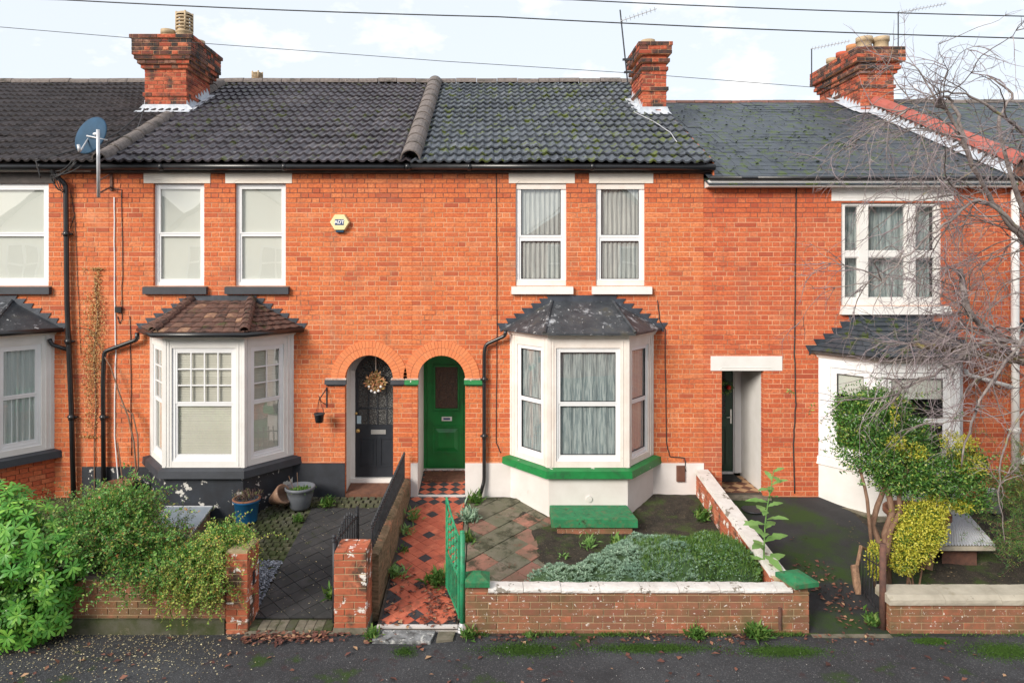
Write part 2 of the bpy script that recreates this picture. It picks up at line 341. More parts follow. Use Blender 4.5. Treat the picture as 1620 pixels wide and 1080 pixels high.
M['asphalt'] = mk('asphalt_pavement', (.060, .062, .067), (.036, .036, .040), 1.3, .9,
    layers=[((.14, .14, .145), 75, .56, .66, 3), ((.026, .025, .027), 60, .58, .66, 3), ((.028, .027, .03), 1.1, .52, .70, 8), ((.05, .03, .032), 5, .60, .68, 10), ((.032, .065, .008), 1.3, .60, .66, 14), ((.32, .31, .30), 55, .70, .72, 2)], bump=(90, .9, .012))
M['moss'] = mk('moss', (.035, .075, .008), (.06, .11, .014), 14, 1, layers=[((.03, .03, .02), 26, .5, .62, 4)], bump=(150, 1, .02))
M['drive'] = mk('mossy_black_tarmac', (.026, .028, .030), (.036, .037, .040), 4, .92,
    layers=[((.028, .060, .010), .9, .47, .58, 13), ((.14, .14, .13), 90, .68, .74, 3)], bump=(150, .7, .008))
M['road'] = mk('road_asphalt', (.06, .06, .062), (.04, .04, .042), 3, .9, bump=(120, .6, .008))
M['kerb'] = mk('kerb_concrete', (.24, .21, .16), (.13, .12, .085), 7, .95, layers=[((.05, .065, .02), 4, .55, .68, 10)], bump=(60, .5, .01))
M['bed'] = mk('tile_joint_mortar', (.07, .055, .045), (.10, .085, .07), 7, .95)
M['tile_red'] = mk('red_quarry_tile', (.5, .1, .05), (.48, .12, .07), 9, .65,
    rnd=[(0, (.46, .105, .06)), (.5, (.62, .155, .085)), (1, (.72, .22, .125))], layers=[((.16, .07, .045), 5, .54, .72, 12)], bump=(40, .15, .004))
M['tile_black'] = mk('black_quarry_tile', (.035, .037, .045), (.055, .055, .06), 9, .6, rnd=[(0, (.028, .03, .036)), (1, (.055, .057, .066))], layers=[((.18, .07, .04), 7, .66, .75, 8)])
M['slab_grey'] = mk('mossy_grey_slab', (.16, .145, .11), (.12, .12, .075), 5, .95, rnd=[(0, (.13, .12, .085)), (.7, (.20, .18, .135)), (1, (.28, .20, .16))], layers=[((.05, .05, .028), 3.5, .50, .60, 13), ((.16, .09, .06), 6, .60, .68, 8)], bump=(60, .5, .008))
M['slab_red'] = mk('faded_red_slab', (.30, .11, .08), (.20, .13, .09), 5, .95, rnd=[(0, (.27, .13, .10)), (1, (.42, .18, .13))], layers=[((.06, .05, .03), 3.5, .52, .62, 13)], bump=(60, .5, .008))
M['paver'] = mk('dark_block_paver', (.05, .05, .052), (.035, .036, .036), 6, .92, rnd=[(0, (.032, .033, .036)), (1, (.066, .064, .066))], layers=[((.10, .095, .08), 7, .62, .74, 10), ((.04, .05, .015), 3, .62, .72, 10)], bump=(80, .5, .006))
M['sett'] = mk('mossy_sett', (.12, .11, .07), (.08, .085, .04), 8, .95, rnd=[(0, (.075, .075, .052)), (1, (.12, .115, .085))], layers=[((.05, .065, .02), 3, .46, .58, 12), ((.16, .14, .10), 8, .60, .70, 10)], bump=(70, .6, .01))
M['chips'] = mk('slate_chips', (.1, .11, .13), None, 20, .8, rnd=[(0, (.05, .055, .07)), (.6, (.17, .19, .23)), (1, (.42, .45, .52))])
M['soil'] = mk('soil', (.060, .048, .034), (.028, .024, .018), 9, 1, layers=[((.055, .085, .018), 2.6, .50, .60, 13), ((.10, .085, .055), 5, .58, .68, 12), ((.17, .14, .10), 60, .62, .68, 3)], bump=(60, 1, .03))
M['coping'] = mk('flaking_white_coping', (.76, .73, .70), (.64, .60, .56), 5, .8, layers=[((.26, .23, .19), 5.5, .60, .615, 13), ((.36, .32, .25), 17, .66, .70, 8), ((.35, .31, .24), 3, .58, .8, 8)], bump=(35, .6, .015))
M['stonecoping'] = mk('pale_stone_coping', (.52, .47, .38), (.38, .34, .27), 4, .9, layers=[((.22, .18, .10), 3, .58, .74, 10), ((.10, .10, .07), 9, .68, .74, 8)], bump=(70, .5, .008))
M['dirtywall'] = mk('mossy_side_of_wall', (.30, .20, .12), (.12, .09, .05), 9, 1, layers=[((.46, .20, .11), 6, .58, .68, 10), ((.075, .07, .03), 3.5, .53, .66, 12), ((.04, .03, .02), 9, .60, .70, 10)], bump=(40, .8, .02), stretch=(1, 1, 4))
M['bluepot'] = mk('blue_glazed_pot', (.012, .15, .34), (.01, .11, .26), 4, .3, coat=.4)
M['greypot'] = mk('grey_plastic_pot', (.14, .15, .17), (.11, .12, .14), 4, .5)
M['terra'] = mk('terracotta', (.26, .11, .06), (.18, .08, .05), 5, .85, layers=[((.40, .30, .22), 6, .64, .78, 8)])
M['shellpot'] = mk('ribbed_pottery', (.30, .18, .12), (.16, .09, .06), 5, .7, layers=[((.55, .42, .32), 6, .58, .75, 6)])
M['wood'] = mk('rotting_wood', (.30, .18, .11), (.16, .09, .055), 6, .9, stretch=(6, 6, 1), bump=(50, .5, .01))
M['trunk'] = mk('brown_bark', (.16, .085, .055), (.24, .15, .10), 9, .9, stretch=(3, 3, 1), bump=(40, .7, .015))
M['bark'] = mk('grey_lilac_bark', (.30, .26, .24), (.14, .11, .105), 12, .85, layers=[((.26, .24, .10), 5, .60, .70, 8), ((.5, .47, .42), 16, .66, .74, 5)], bump=(60, .5, .008))
M['twig'] = mk('lilac_grey_twig', (.36, .30, .31), (.16, .12, .13), 5, .7, layers=[((.55, .52, .50), 8, .60, .74, 5)])
M['mossbark'] = mk('mossy_bark', (.20, .15, .11), (.12, .085, .06), 10, .95, layers=[((.34, .29, .10), 9, .52, .62, 8)], bump=(40, 1, .03))
M['leaf_choisya'] = mk('bright_green_leaf', (.1, .3, .05), (.10, .34, .05), 3, .42, trans=.3, rnd=[(0, (.06, .24, .03)), (.5, (.20, .48, .06)), (1, (.42, .70, .11))])
M['leaf_hedge'] = mk('small_hedge_leaf', (.1, .2, .05), None, 3, .5, trans=.3, rnd=[(0, (.05, .16, .03)), (.45, (.13, .34, .065)), (.85, (.28, .48, .10)), (.96, (.42, .38, .08)), (1, (.42, .16, .06))])
M['leaf_hedgey'] = mk('yellowing_hedge_leaf', (.1, .2, .05), None, 3, .55, trans=.3, rnd=[(0, (.09, .26, .045)), (.45, (.28, .46, .08)), (.85, (.58, .62, .14)), (1, (.60, .34, .08))])
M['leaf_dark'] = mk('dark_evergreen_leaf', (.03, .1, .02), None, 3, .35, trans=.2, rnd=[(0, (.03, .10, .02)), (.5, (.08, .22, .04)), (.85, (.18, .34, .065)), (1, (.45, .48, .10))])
M['leaf_yellow'] = mk('yellow_variegated_leaf', (.5, .5, .05), None, 3, .45, trans=.3, rnd=[(0, (.28, .34, .04)), (.5, (.62, .58, .06)), (1, (.80, .74, .14))])
M['leaf_sedum'] = mk('grey_green_rosette', (.2, .3, .2), (.22, .36, .26), 1.4, .7, trans=.2, rnd=[(0, (.18, .28, .19)), (.5, (.33, .48, .33)), (1, (.54, .68, .52))])
M['leaf_grass'] = mk('garden_grass', (.1, .25, .04), None, 3, .7, trans=.3, rnd=[(0, (.05, .13, .02)), (.6, (.12, .27, .045)), (1, (.26, .36, .09))])
M['leaf_weed'] = mk('weed_leaf', (.16, .34, .07), (.24, .42, .12), 12, .6, trans=.3, rnd=[(0, (.12, .28, .06)), (1, (.28, .48, .16))])
M['leaf_ivy'] = mk('dried_creeper_leaf', (.5, .3, .1), None, 3, .8, trans=.2, rnd=[(0, (.28, .13, .05)), (.5, (.50, .30, .11)), (1, (.72, .50, .22))])
M['dead'] = mk('dead_leaf', (.2, .08, .05), None, 3, .8, rnd=[(0, (.07, .028, .022)), (.5, (.16, .06, .045)), (.85, (.30, .13, .08)), (1, (.50, .32, .18))])
M['paleleaf'] = mk('small_pale_fallen_leaf', (.5, .42, .2), None, 3, .8, rnd=[(0, (.30, .20, .10)), (.5, (.55, .46, .26)), (1, (.68, .62, .42))])
M['cable'] = mk('cable', (.03, .03, .032), rough=.6)
M['dish'] = mk('blue_grey_dish', (.035, .085, .15), (.028, .065, .11), 5, .65, spec=.2)
M['pale_metal'] = mk('galvanised_metal', (.62, .62, .64), (.5, .5, .52), 12, .45, metal=.3)
M['alarm'] = mk('pale_yellow_plastic', (.78, .70, .40), (.74, .62, .30), 6, .45)
M['alarmside'] = mk('orange_yellow_plastic', (.70, .38, .06), rough=.5)
M['navy'] = mk('navy_print', (.02, .05, .16), rough=.5)
M['printwhite'] = mk('white_print', (.8, .8, .8), rough=.5)
M['meter'] = mk('brown_meter_box', (.16, .07, .045), (.12, .05, .035), 6, .6)
M['mat'] = mk('brown_doormat', (.20, .09, .055), (.13, .06, .04), 12, 1, bump=(150, 1, .01))
M['blackmat'] = mk('black_rubber_mat', (.02, .02, .022), (.035, .035, .036), 60, .9)
M['greendoor'] = mk('dark_green_door', (.010, .055, .035), (.008, .045, .03), 4, .35)
M['blackdoor'] = mk('black_door_paint', (.022, .026, .034), (.03, .034, .042), 3, .35)
M['plastic'] = mk('corrugated_plastic', (.66, .68, .72), (.58, .60, .64), 4, .5)
M['rust'] = mk('rusty_iron', (.18, .085, .06), (.10, .055, .045), 14, .85, bump=(60, .5, .006))
M['coldglass'] = mk('dusty_glass_lid', (.30, .34, .38), (.24, .28, .32), 4, .3)
M['cream_wall'] = mk('cream_render', (.84, .80, .68), (.80, .75, .62), 2, .8)
M['red'] = mk('red_ornament', (.6, .03, .02), rough=.5)

# ------------------------------------------------------------------ bricks
CH = .0765; BL = .2235; BH = .1085; JT = .010
ZB = -.3825
def holes(ops, k):                    # solid spans are what is left of (x0, x1) at course k
    za, zb = ZB+k*CH, ZB+(k+1)*CH; out = []
    zm = (za+zb)/2
    for o in ops:
        if o[0] == 'r':
            if o[3] < zm < o[4]: out.append((o[1], o[2]))
        else:
            _, cx, r, zs, rr = o
            if zm <= zs: out.append((cx-r, cx+r))
            else:
                h = min(zb, zs+rr)-zs if zb > zs else 0
                if za-zs < rr: out.append((cx-math.sqrt(max(rr*rr-h*h, 0)), cx+math.sqrt(max(rr*rr-h*h, 0))))
    return sorted(out)
def spans(x0, x1, hs):
    cur = x0; out = []
    for a, b in hs:
        if b <= x0 or a >= x1: continue
        if a > cur: out.append((cur, min(a, x1)))
        cur = max(cur, b)
    if cur < x1: out.append((cur, x1))
    return [s for s in out if s[1]-s[0] > .02]
def edges(k, a, b, bond='flemish', seed=0):
    rr = random.Random(k*131+seed)
    e = []
    if bond == 'flemish':
        per = BL+BH+2*JT; off = (k % 2)*(per/2)+rr.uniform(-.012, .012)
        x = math.floor((a-off)/per)*per+off; t = 0
        while x < b+per:
            e.append(x); e.append(x+BL+JT); x += per
            if rr.random() < .12: e.pop()
    else:
        per = BL+JT; off = (k % 2)*(per/2)+rr.uniform(-.015, .015)
        x = math.floor((a-off)/per)*per+off
        while x < b+per: e.append(x); x += per
    e = [q for q in e if a+.06 < q < b-.06]
    return [a]+e+[b]
_bm = {}
def brick_mesh(l, mat, h=CH-JT, dep=.10):
    l = round(l, 2); key = (l, mat.name, round(h, 3), round(dep, 3))
    if key not in _bm:
        mb = MB(); mb.cbox(FAC, 0, l, -dep, .004, 0, h, .0035)
        _bm[key] = mb.mesh('brick', mat, (0, 0, 0))
    return _bm[key]
def brick_face(fr, u0, u1, z0, z1, parent, mat, mortar, ops=(), bond='flemish', limit=0, prefer=None, seed=0, dep=.10, mname='mortar', skipm=False, jd=.008):
    """bricks of one face; the preferred ones as objects, the others as one mesh; the mortar is the parent part"""
    if mortar is not None:
        mm = MB(); k0 = int(math.floor((z0-ZB)/CH)); k1 = int(math.ceil((z1-ZB)/CH))
        for k in range(k0, k1):
            za, zb = max(ZB+k*CH, z0), min(ZB+(k+1)*CH, z1)
            if zb-za < .004: continue
            for a, b in spans(u0, u1, holes(ops, k)): mm.fbox(fr, a+.004, b-.004, -dep+.002, -.003, za, zb)
        parent = mm.build(mname, mortar, parent)
    st = MB(); cand = []
    k0 = int(math.floor((z0-ZB)/CH)); k1 = int(math.ceil((z1-ZB)/CH))
    for k in range(k0, k1):
        za, zb = max(ZB+k*CH, z0), min(ZB+(k+1)*CH, z1)
        if zb-za < .03: continue
        for a, b in spans(u0, u1, holes(ops, k)):
            es = edges(k, a, b, bond, seed)
            for i in range(len(es)-1):
                ua = es[i]+(JT/2 if i else 0); ub = es[i+1]-(JT/2 if i < len(es)-2 else 0)
                full = abs((zb-za)-CH) < .002
                cand.append((ua, ub, za+JT/2, zb-JT/2, full))
    ind = []
    if limit:
        c2 = [c for c in cand if c[4]]
        if prefer: c2.sort(key=prefer)
        ind = c2[:limit]
    ids = set(map(id, ind))
    rr = random.Random(seed+5)
    for c in cand:
        d = rr.gauss(0, .0012)
        if id(c) in ids:
            o = link('brick', brick_mesh(c[1]-c[0], mat, c[3]-c[2], dep), fr(c[0], d, c[2]), parent, (0, 0, fr.rot))
            o.scale = ((c[1]-c[0])/round(c[1]-c[0], 2), 1, 1)
        else: st.cbox(fr, c[0], c[1], -dep, .004+d, c[2], c[3], .0035)
    st.build('brick', mat, parent, kind='stuff')
    return parent

# ------------------------------------------------------------------ windows
def wavy(fr, u0, u1, d, z0, z1, amp, n, mat, parent, name='curtain', seed=0, nu=60):
    rr = random.Random(seed); mb = MB(); vs = []; ph = rr.random()*6
    for i in range(nu+1):
        u = u0+(u1-u0)*i/nu
        for j in range(5):
            z = z0+(z1-z0)*j/4
            a = amp*(1-.35*j/4)*(math.sin(n*2*math.pi*i/nu+ph+.25*math.sin(j+i*.2))+.4*math.sin(n*4.7*math.pi*i/nu+ph*2))
            vs.append(fr(u, d+a, z))
    fs = [(i*5+j, (i+1)*5+j, (i+1)*5+j+1, i*5+j+1) for i in range(nu) for j in range(4)]
    mb.add(vs, fs); return mb.build(name, mat, parent, True)
def window(parent, fr, u0, u1, z0, z1, d=-.06, fw=.05, split=.5, lower_in=0.0, bars=None, cover='net', mat=None, seed=0, rail=.05, gap=None, label=None, black_edge=True, lw=None):
    mat = mat or M['upvc']
    mb = MB(); mb.ring(fr, u0, u1, z0, z1, fw, d-.06, d)
    zs = z0+(z1-z0)*split
    wn = mb.build('window', mat, parent, label=label)
    iu0, iu1 = u0+fw, u1-fw
    # sashes
    for nm, a, b, dd in (('lower_sash', z0+fw, zs+rail/2, d-.012), ('upper_sash', zs+rail/2-.012, z1-fw, d-.004)):
        s = MB(); sw = .028
        s.ring(fr, iu0, iu1, a, b, sw, dd-.03, dd, wt=rail if nm == 'lower_sash' else sw, wb=(.05 if nm == 'lower_sash' else rail*.5))
        if bars and nm in bars:
            nx, nz = bars[nm]; bw = .009
            for i in range(1, nx):
                u = iu0+sw+(iu1-iu0-2*sw)*i/nx; s.fbox(fr, u-bw, u+bw, dd-.024, dd-.004, a+sw, b-sw)
            for i in range(1, nz):
                z = a+sw+(b-a-2*sw)*i/nz; s.fbox(fr, iu0+sw, iu1-sw, dd-.023, dd-.006, z-bw, z+bw)
        s.build('sash', mat, wn)
        if black_edge:
            e = MB(); e.ring(fr, iu0+sw+.001, iu1-sw-.001, a+(.05 if nm == 'lower_sash' else rail*.5)+.001, b-(rail if nm == 'lower_sash' else sw)-.001, .009, dd-.026, dd-.010); e.build('gasket', M['black'], wn)
        p = MB(); p.add([fr(iu0+sw-.004, dd-.020, a+.01), fr(iu1-sw+.004, dd-.020, a+.01), fr(iu1-sw+.004, dd-.020, b-.01), fr(iu0+sw-.004, dd-.020, b-.01)], [(0, 1, 2, 3)])
        p.build('pane', M['glass'], wn)
    cd = d-.055
    if cover == 'net': wavy(fr, iu0, iu1, cd, z0+.02, z1-.02, .012, 9, M['net'], wn, 'net_curtain', seed)
    elif cover == 'lace': wavy(fr, iu0, iu1, cd, z0+.05, z1-.02, .010, 5, M['lace'], wn, 'lace_curtain', seed)
    elif cover == 'pink': wavy(fr, iu0, iu1, cd, z0+.05, z1-.02, .012, 6, M['pink'], wn, 'lace_curtain', seed)
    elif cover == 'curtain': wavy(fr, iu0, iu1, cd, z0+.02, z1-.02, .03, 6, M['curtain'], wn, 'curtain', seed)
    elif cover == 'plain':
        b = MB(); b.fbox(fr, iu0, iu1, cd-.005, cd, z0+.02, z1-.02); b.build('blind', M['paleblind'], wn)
    elif cover == 'half':
        b = MB(); b.fbox(fr, iu0, iu1, cd-.005, cd, z1-fw-.34, z1-.02); b.build('blind', M['paleblind'], wn)
    elif cover == 'venetian':
        b = MB(); z = z0+.03; rr = random.Random(seed)
        while z < z1-.03:
            t = .022+rr.uniform(-.001, .001); b.add([fr(iu0+.01, cd+.007, z), fr(iu1-.01, cd+.007, z), fr(iu1-.01, cd-.005, z+t), fr(iu0+.01, cd-.005, z+t)], [(0, 1, 2, 3)]); z += .025
        b.build('venetian_blind', M['blind'], wn, kind='stuff')
    return wn
def lintel(parent, x0, x1, z0, z1, mat, drop=True, name='lintel'):
    c = .05; mb = MB(); mb.box(x0, x1, -.014, .1, z0, z1)
    if drop:      # shallow raised line that follows the shaped soffit
        a, b = x0+.13, x1-.13
        for (p, q) in (((a, z0+.006), (a+.05, z0+.05)), ((a+.05, z0+.05), (b-.05, z0+.05)), ((b-.05, z0+.05), (b, z0+.006))):
            mb.tube([(p[0], -.014, p[1]), (q[0], -.014, q[1])], .005, 5)
    return mb.build(name, mat, parent)
def sill(parent, x0, x1, z0, z1, mat, proj=.075):
    mb = MB(); mb.add([(x0,.08,z0),(x1,.08,z0),(x1,-proj,z0),(x0,-proj,z0),(x0,.08,z1),(x1,.08,z1),(x1,-proj,z1-.02),(x0,-proj,z1-.02)],
                      [(3,2,6,7),(7,6,5,4),(2,1,5,6),(0,3,7,4),(0,1,2,3)])
    return mb.build('sill', mat, parent)
def inner(root, x0, x1, zt=4.95):
    mb = MB(); y = 2.6
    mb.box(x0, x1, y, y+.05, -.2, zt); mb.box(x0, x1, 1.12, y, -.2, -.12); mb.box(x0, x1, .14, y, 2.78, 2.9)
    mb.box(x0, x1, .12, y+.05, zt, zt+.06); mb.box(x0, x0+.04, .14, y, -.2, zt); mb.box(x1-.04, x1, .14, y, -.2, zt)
    return mb.build('inner_wall', M['room'], root)

# ------------------------------------------------------------------ roofs
SL = math.atan(.5094)
def tile_mesh(mat, wd=.29, ln_=.40, rolls=2):
    n = 14; mb = MB(); vs = []
    def prof(u):
        z = 0
        for c in ((.27, .77) if rolls == 2 else (.5,)):
            t = (u-c)/.17
            if abs(t) < 1: z = max(z, .034*(math.cos(t*math.pi/2)**1.3))
        return z
    for y, lift in ((0, .034), (ln_, -.010)):
        for i in range(n+1):
            u = i/n; vs.append((u*wd, y, prof(u)+lift))
    for i in range(n+1): vs.append((i/n*wd, .004, prof(i/n)+.034-.032))
    m = n+1; fs = []
    for i in range(n): fs.append((i, i+1, m+i+1, m+i)); fs.append((2*m+i, 2*m+i+1, i+1, i))
    mb.add(vs, fs); return mb.mesh('roof_tile', mat, (0, 0, 0))
def slope_pt(y0, z0, tan, s):
    c = 1/math.sqrt(1+tan*tan); return y0+s*c, z0+s*c*tan
def tiled_roof(root, x0, x1, y0, z0, tan, mat, gauge=.33, courses=17, wd=.29, limit=300, kindname='roof_tile', slate=False, seed=1):
    a = math.atan(tan); ry, rz = slope_pt(y0, z0, tan, gauge*courses)
    deck = MB()
    deck.add([(x0, y0+.03, z0-.07), (x1, y0+.03, z0-.07), (x1, ry, rz-.07), (x0, ry, rz-.07), (x0, y0+.03, z0-.09), (x1, y0+.03, z0-.09), (x1, ry, rz-.12), (x0, ry, rz-.12)],
             [(0, 1, 2, 3), (4, 5, 1, 0), (7, 6, 5, 4), (0, 3, 7, 4), (1, 5, 6, 2)])
    by = ry+(rz-z0)/tan
    deck.add([(x0, ry, rz-.02), (x1, ry, rz-.02), (x1, by, z0-.02), (x0, by, z0-.02)], [(0, 1, 2, 3)])
    roof = deck.build('roof', M['fascia'] if not slate else mat, root)
    nx = max(1, round((x1-x0)/wd)); w_ = (x1-x0)/nx
    rr = random.Random(seed); st = MB(); cnt = 0
    if slate:
        base = MB(); base.box(0, w_-.004, 0, gauge*2.1, -.004, .004); me = base.mesh('slate', mat, (0, 0, 0))
    else:
        me = tile_mesh(mat, w_, gauge*1.14)
    mv = [v.co.copy() for v in me.vertices]; mf = [tuple(p.vertices) for p in me.polygons]
    for k in range(courses):
        sy, sz = slope_pt(y0, z0, tan, k*gauge)
        off = (k % 2)*w_/2 if slate else 0
        for i in range(-1 if slate else 0, nx):
            x = x0+i*w_+off
            ex = a-(.012 if slate else .0)+rr.gauss(0, .004); ez = rr.gauss(0, .007)
            cut = slate and (i == -1 or i == nx-1)
            if slate and i == -1 and off == 0: continue
            sag = mnoise.noise(Vector((x*.55, sy*.7, seed)))*.028
            loc = Vector((x, sy+rr.gauss(0, .004)-(.02 if rr.random() < .02 else 0), sz+sag+(.012 if slate else 0)+rr.gauss(0, .0015)))
            if cnt < limit and not (cut and off):
                link(kindname, me, loc, roof, (ex, 0, ez)); cnt += 1
            else:
                Mx = Matrix.Translation(loc) @ Matrix.Rotation(ez, 4, 'Z') @ Matrix.Rotation(ex, 4, 'X')
                vv = []
                for q in mv:
                    q2 = Vector(q)
                    t = Mx @ q2; t.x = min(max(t.x, x0), x1); vv.append(t)
                st.add(vv, mf)
    st.build(kindname, mat, roof, kind='stuff')
    return roof, ry, rz
def ridge(root, x0, x1, y, z, mat, r=.12, step=.45, name='ridge_tile'):
    n = max(1, round((x1-x0)/step)); s = (x1-x0)/n; rr = random.Random(int(x0*10))
    for i in range(n):
        mb = MB(); dz = rr.gauss(0, .005); mb.half_round((x0+i*s+.006, y, z-.04+dz), (x0+(i+1)*s-.006, y, z-.04+dz+rr.gauss(0, .003)), r)
        mb.build(name, mat, root)
def verge(root, x, y0, z0, tan, length, mat, r=.165, step=.45, name='hip_tile'):
    n = round(length/step); s = length/n; up = Vector((0, -math.sin(math.atan(tan)), math.cos(math.atan(tan))))
    for i in range(n):
        a = slope_pt(y0, z0, tan, i*s); b = slope_pt(y0, z0, tan, (i+1)*s-.008); k = R.gauss(0, .004)
        mb = MB(); mb.half_round((x+k, a[0], a[1]+.012), (x+k, b[0], b[1]-.006), r, up, 10)
        mb.build(name, mat, root)

def chimney(root, x0, x1, y0, y1, zf, zt, bands, mats, cap=.05, seed=0, tan=.5094, flash=True, roofz=None):
    """bands: (z0, z1, overhang) of corbelled or projecting courses"""
    ch = empty('chimney', ((x0+x1)/2, (y0+y1)/2, zf), parent=root)
    core = MB(); br = [MB(), MB()]
    z = zf-.4; rr = random.Random(seed); k = 0
    def ov(zz):
        for a, b, o in bands:
            if a <= zz < b: return o
        return 0
    while z < zt-.01:
        o = ov(z+CH/2); core.box(x0-o+.006, x1+o-.006, y0-o+.006, y1+o-.006, z, z+CH)
        dark = o > .02 or rr.random() < .06 or z > zt-.3
        for (ax, ay, bx, by) in ((x0-o, y0-o, x1+o, y0-o), (x1+o, y0-o, x1+o, y1+o), (x0-o, y1+o, x0-o, y0-o), (x1+o, y1+o, x0-o, y1+o)):
            f = frame(ax, ay, bx, by); ln_ = f.len; e = edges(k, 0, ln_, 'flemish', seed)
            for i in range(len(e)-1):
                dk = dark and rr.random() < .65
                br[1 if dk else 0].cbox(f, e[i]+(JT/2 if i else 0), e[i+1]-(JT/2 if i < len(e)-2 else 0), -.05, .004+rr.gauss(0, .002), z+JT/2, z+CH-JT/2, .004)
        z += CH; k += 1
    core.build('mortar', M['mortar'], ch); br[0].build('brick', mats[0], ch, kind='stuff'); br[1].build('brick', mats[1], ch, kind='stuff')
    o = bands[-1][2]
    c = MB(); c.hprism([(x0-o+.03, y0-o+.03), (x1+o-.03, y0-o+.03), (x1+o-.03, y1+o-.03), (x0-o+.03, y1+o-.03)], z, z+cap, [(x0+.08, y0+.08), (x1-.08, y0+.08), (x1-.08, y1-.08), (x0+.08, y1-.08)])
    c.build('flaunching', M['cement'], ch)
    return ch, z+cap
def pot(ch, x, y, z, r, h, mat, cowl=False):
    mb = MB()
    if not cowl:
        mb.lathe((x, y, z-.05), [(r*.92, 0), (r*.95, .06), (r*.96, h*.8), (r*1.08, h*.82), (r*1.08, h+.05), (r*.85, h+.05), (r*.8, h-.2), (0, h-.2)], 20)
    else:
        mb.lathe((x, y, z-.05), [(r, 0), (r*.98, h*.3), (r*1.12, h*.32), (r*1.12, h*.36), (r*.9, h*.38), (r*.9, h*.44)], 20)
        for i in range(4):
            a = h*(.46+.13*i); mb.lathe((x, y, z-.05), [(r*1.05, a), (r*1.12, a+.01), (r*1.08, a+h*.07), (r*.86, a+h*.07), (r*.84, a), (r*1.05, a)], 20)
        mb.lathe((x, y, z-.05), [(r*1.08, h*.98), (r*1.0, h*1.05), (r*.7, h*1.1), (0, h*1.12)], 20)
        for q in range(4):
            t = q*math.pi/2+.5; mb.tube([(x+r*math.cos(t), y+r*math.sin(t), z+h*.3), (x+r*math.cos(t), y+r*math.sin(t), z+h)], .022, 5)
        mb.lathe((x, y, z-.05), [(r*.6, h*.3), (r*.6, h)], 12)
    return mb.build('chimney_pot', mat, ch, True)
def step_flash(root, x, y0, y1, zroof, tan, side, mat, n=9, name='flashing', hgt=.16):
    """stepped lead up the side of a chimney or parapet (side = -1 or 1: the way it faces)"""
    pts = []; m = n
    for i in range(m):
        ya = y0+(y1-y0)*i/m; yb = y0+(y1-y0)*(i+1)/m
        za = zroof(ya)+hgt*.5
        pts += [(ya, za+.02), (ya+.01, za+hgt*.9)]
    pts.append((y1, zroof(y1)+.08))
    base = [(y1, zroof(y1)-.03), (y0, zroof(y0)-.03)]
    poly = pts+base; xa, xb = x+side*.004, x+side*.012
    vs = [(xb, p[0], p[1]) for p in poly]; mb = MB(); nn = len(poly)
    # fan of quads: strip from base line to the saw edge
    for i in range(len(pts)-1):
        a, b = pts[i], pts[i+1]
        mb.add([(xb, a[0], zroof(a[0])-.03), (xb, b[0], zroof(b[0])-.03), (xb, b[0], b[1]), (xb, a[0], a[1])], [(0, 1, 2, 3)])
        mb.add([(xb, a[0], a[1]), (xb, b[0], b[1]), (xa-side*.004, b[0], b[1]), (xa-side*.004, a[0], a[1])], [(0, 1, 2, 3)])
    # soaker lying on the tiles
    mb.add([(x+side*.002, y0-.05, zroof(y0-.05)+.045), (x+side*.15, y0-.05, zroof(y0-.05)+.045), (x+side*.15, y1, zroof(y1)+.045), (x+side*.002, y1, zroof(y1)+.045)], [(0, 1, 2, 3)])
    return mb.build(name, mat, root)

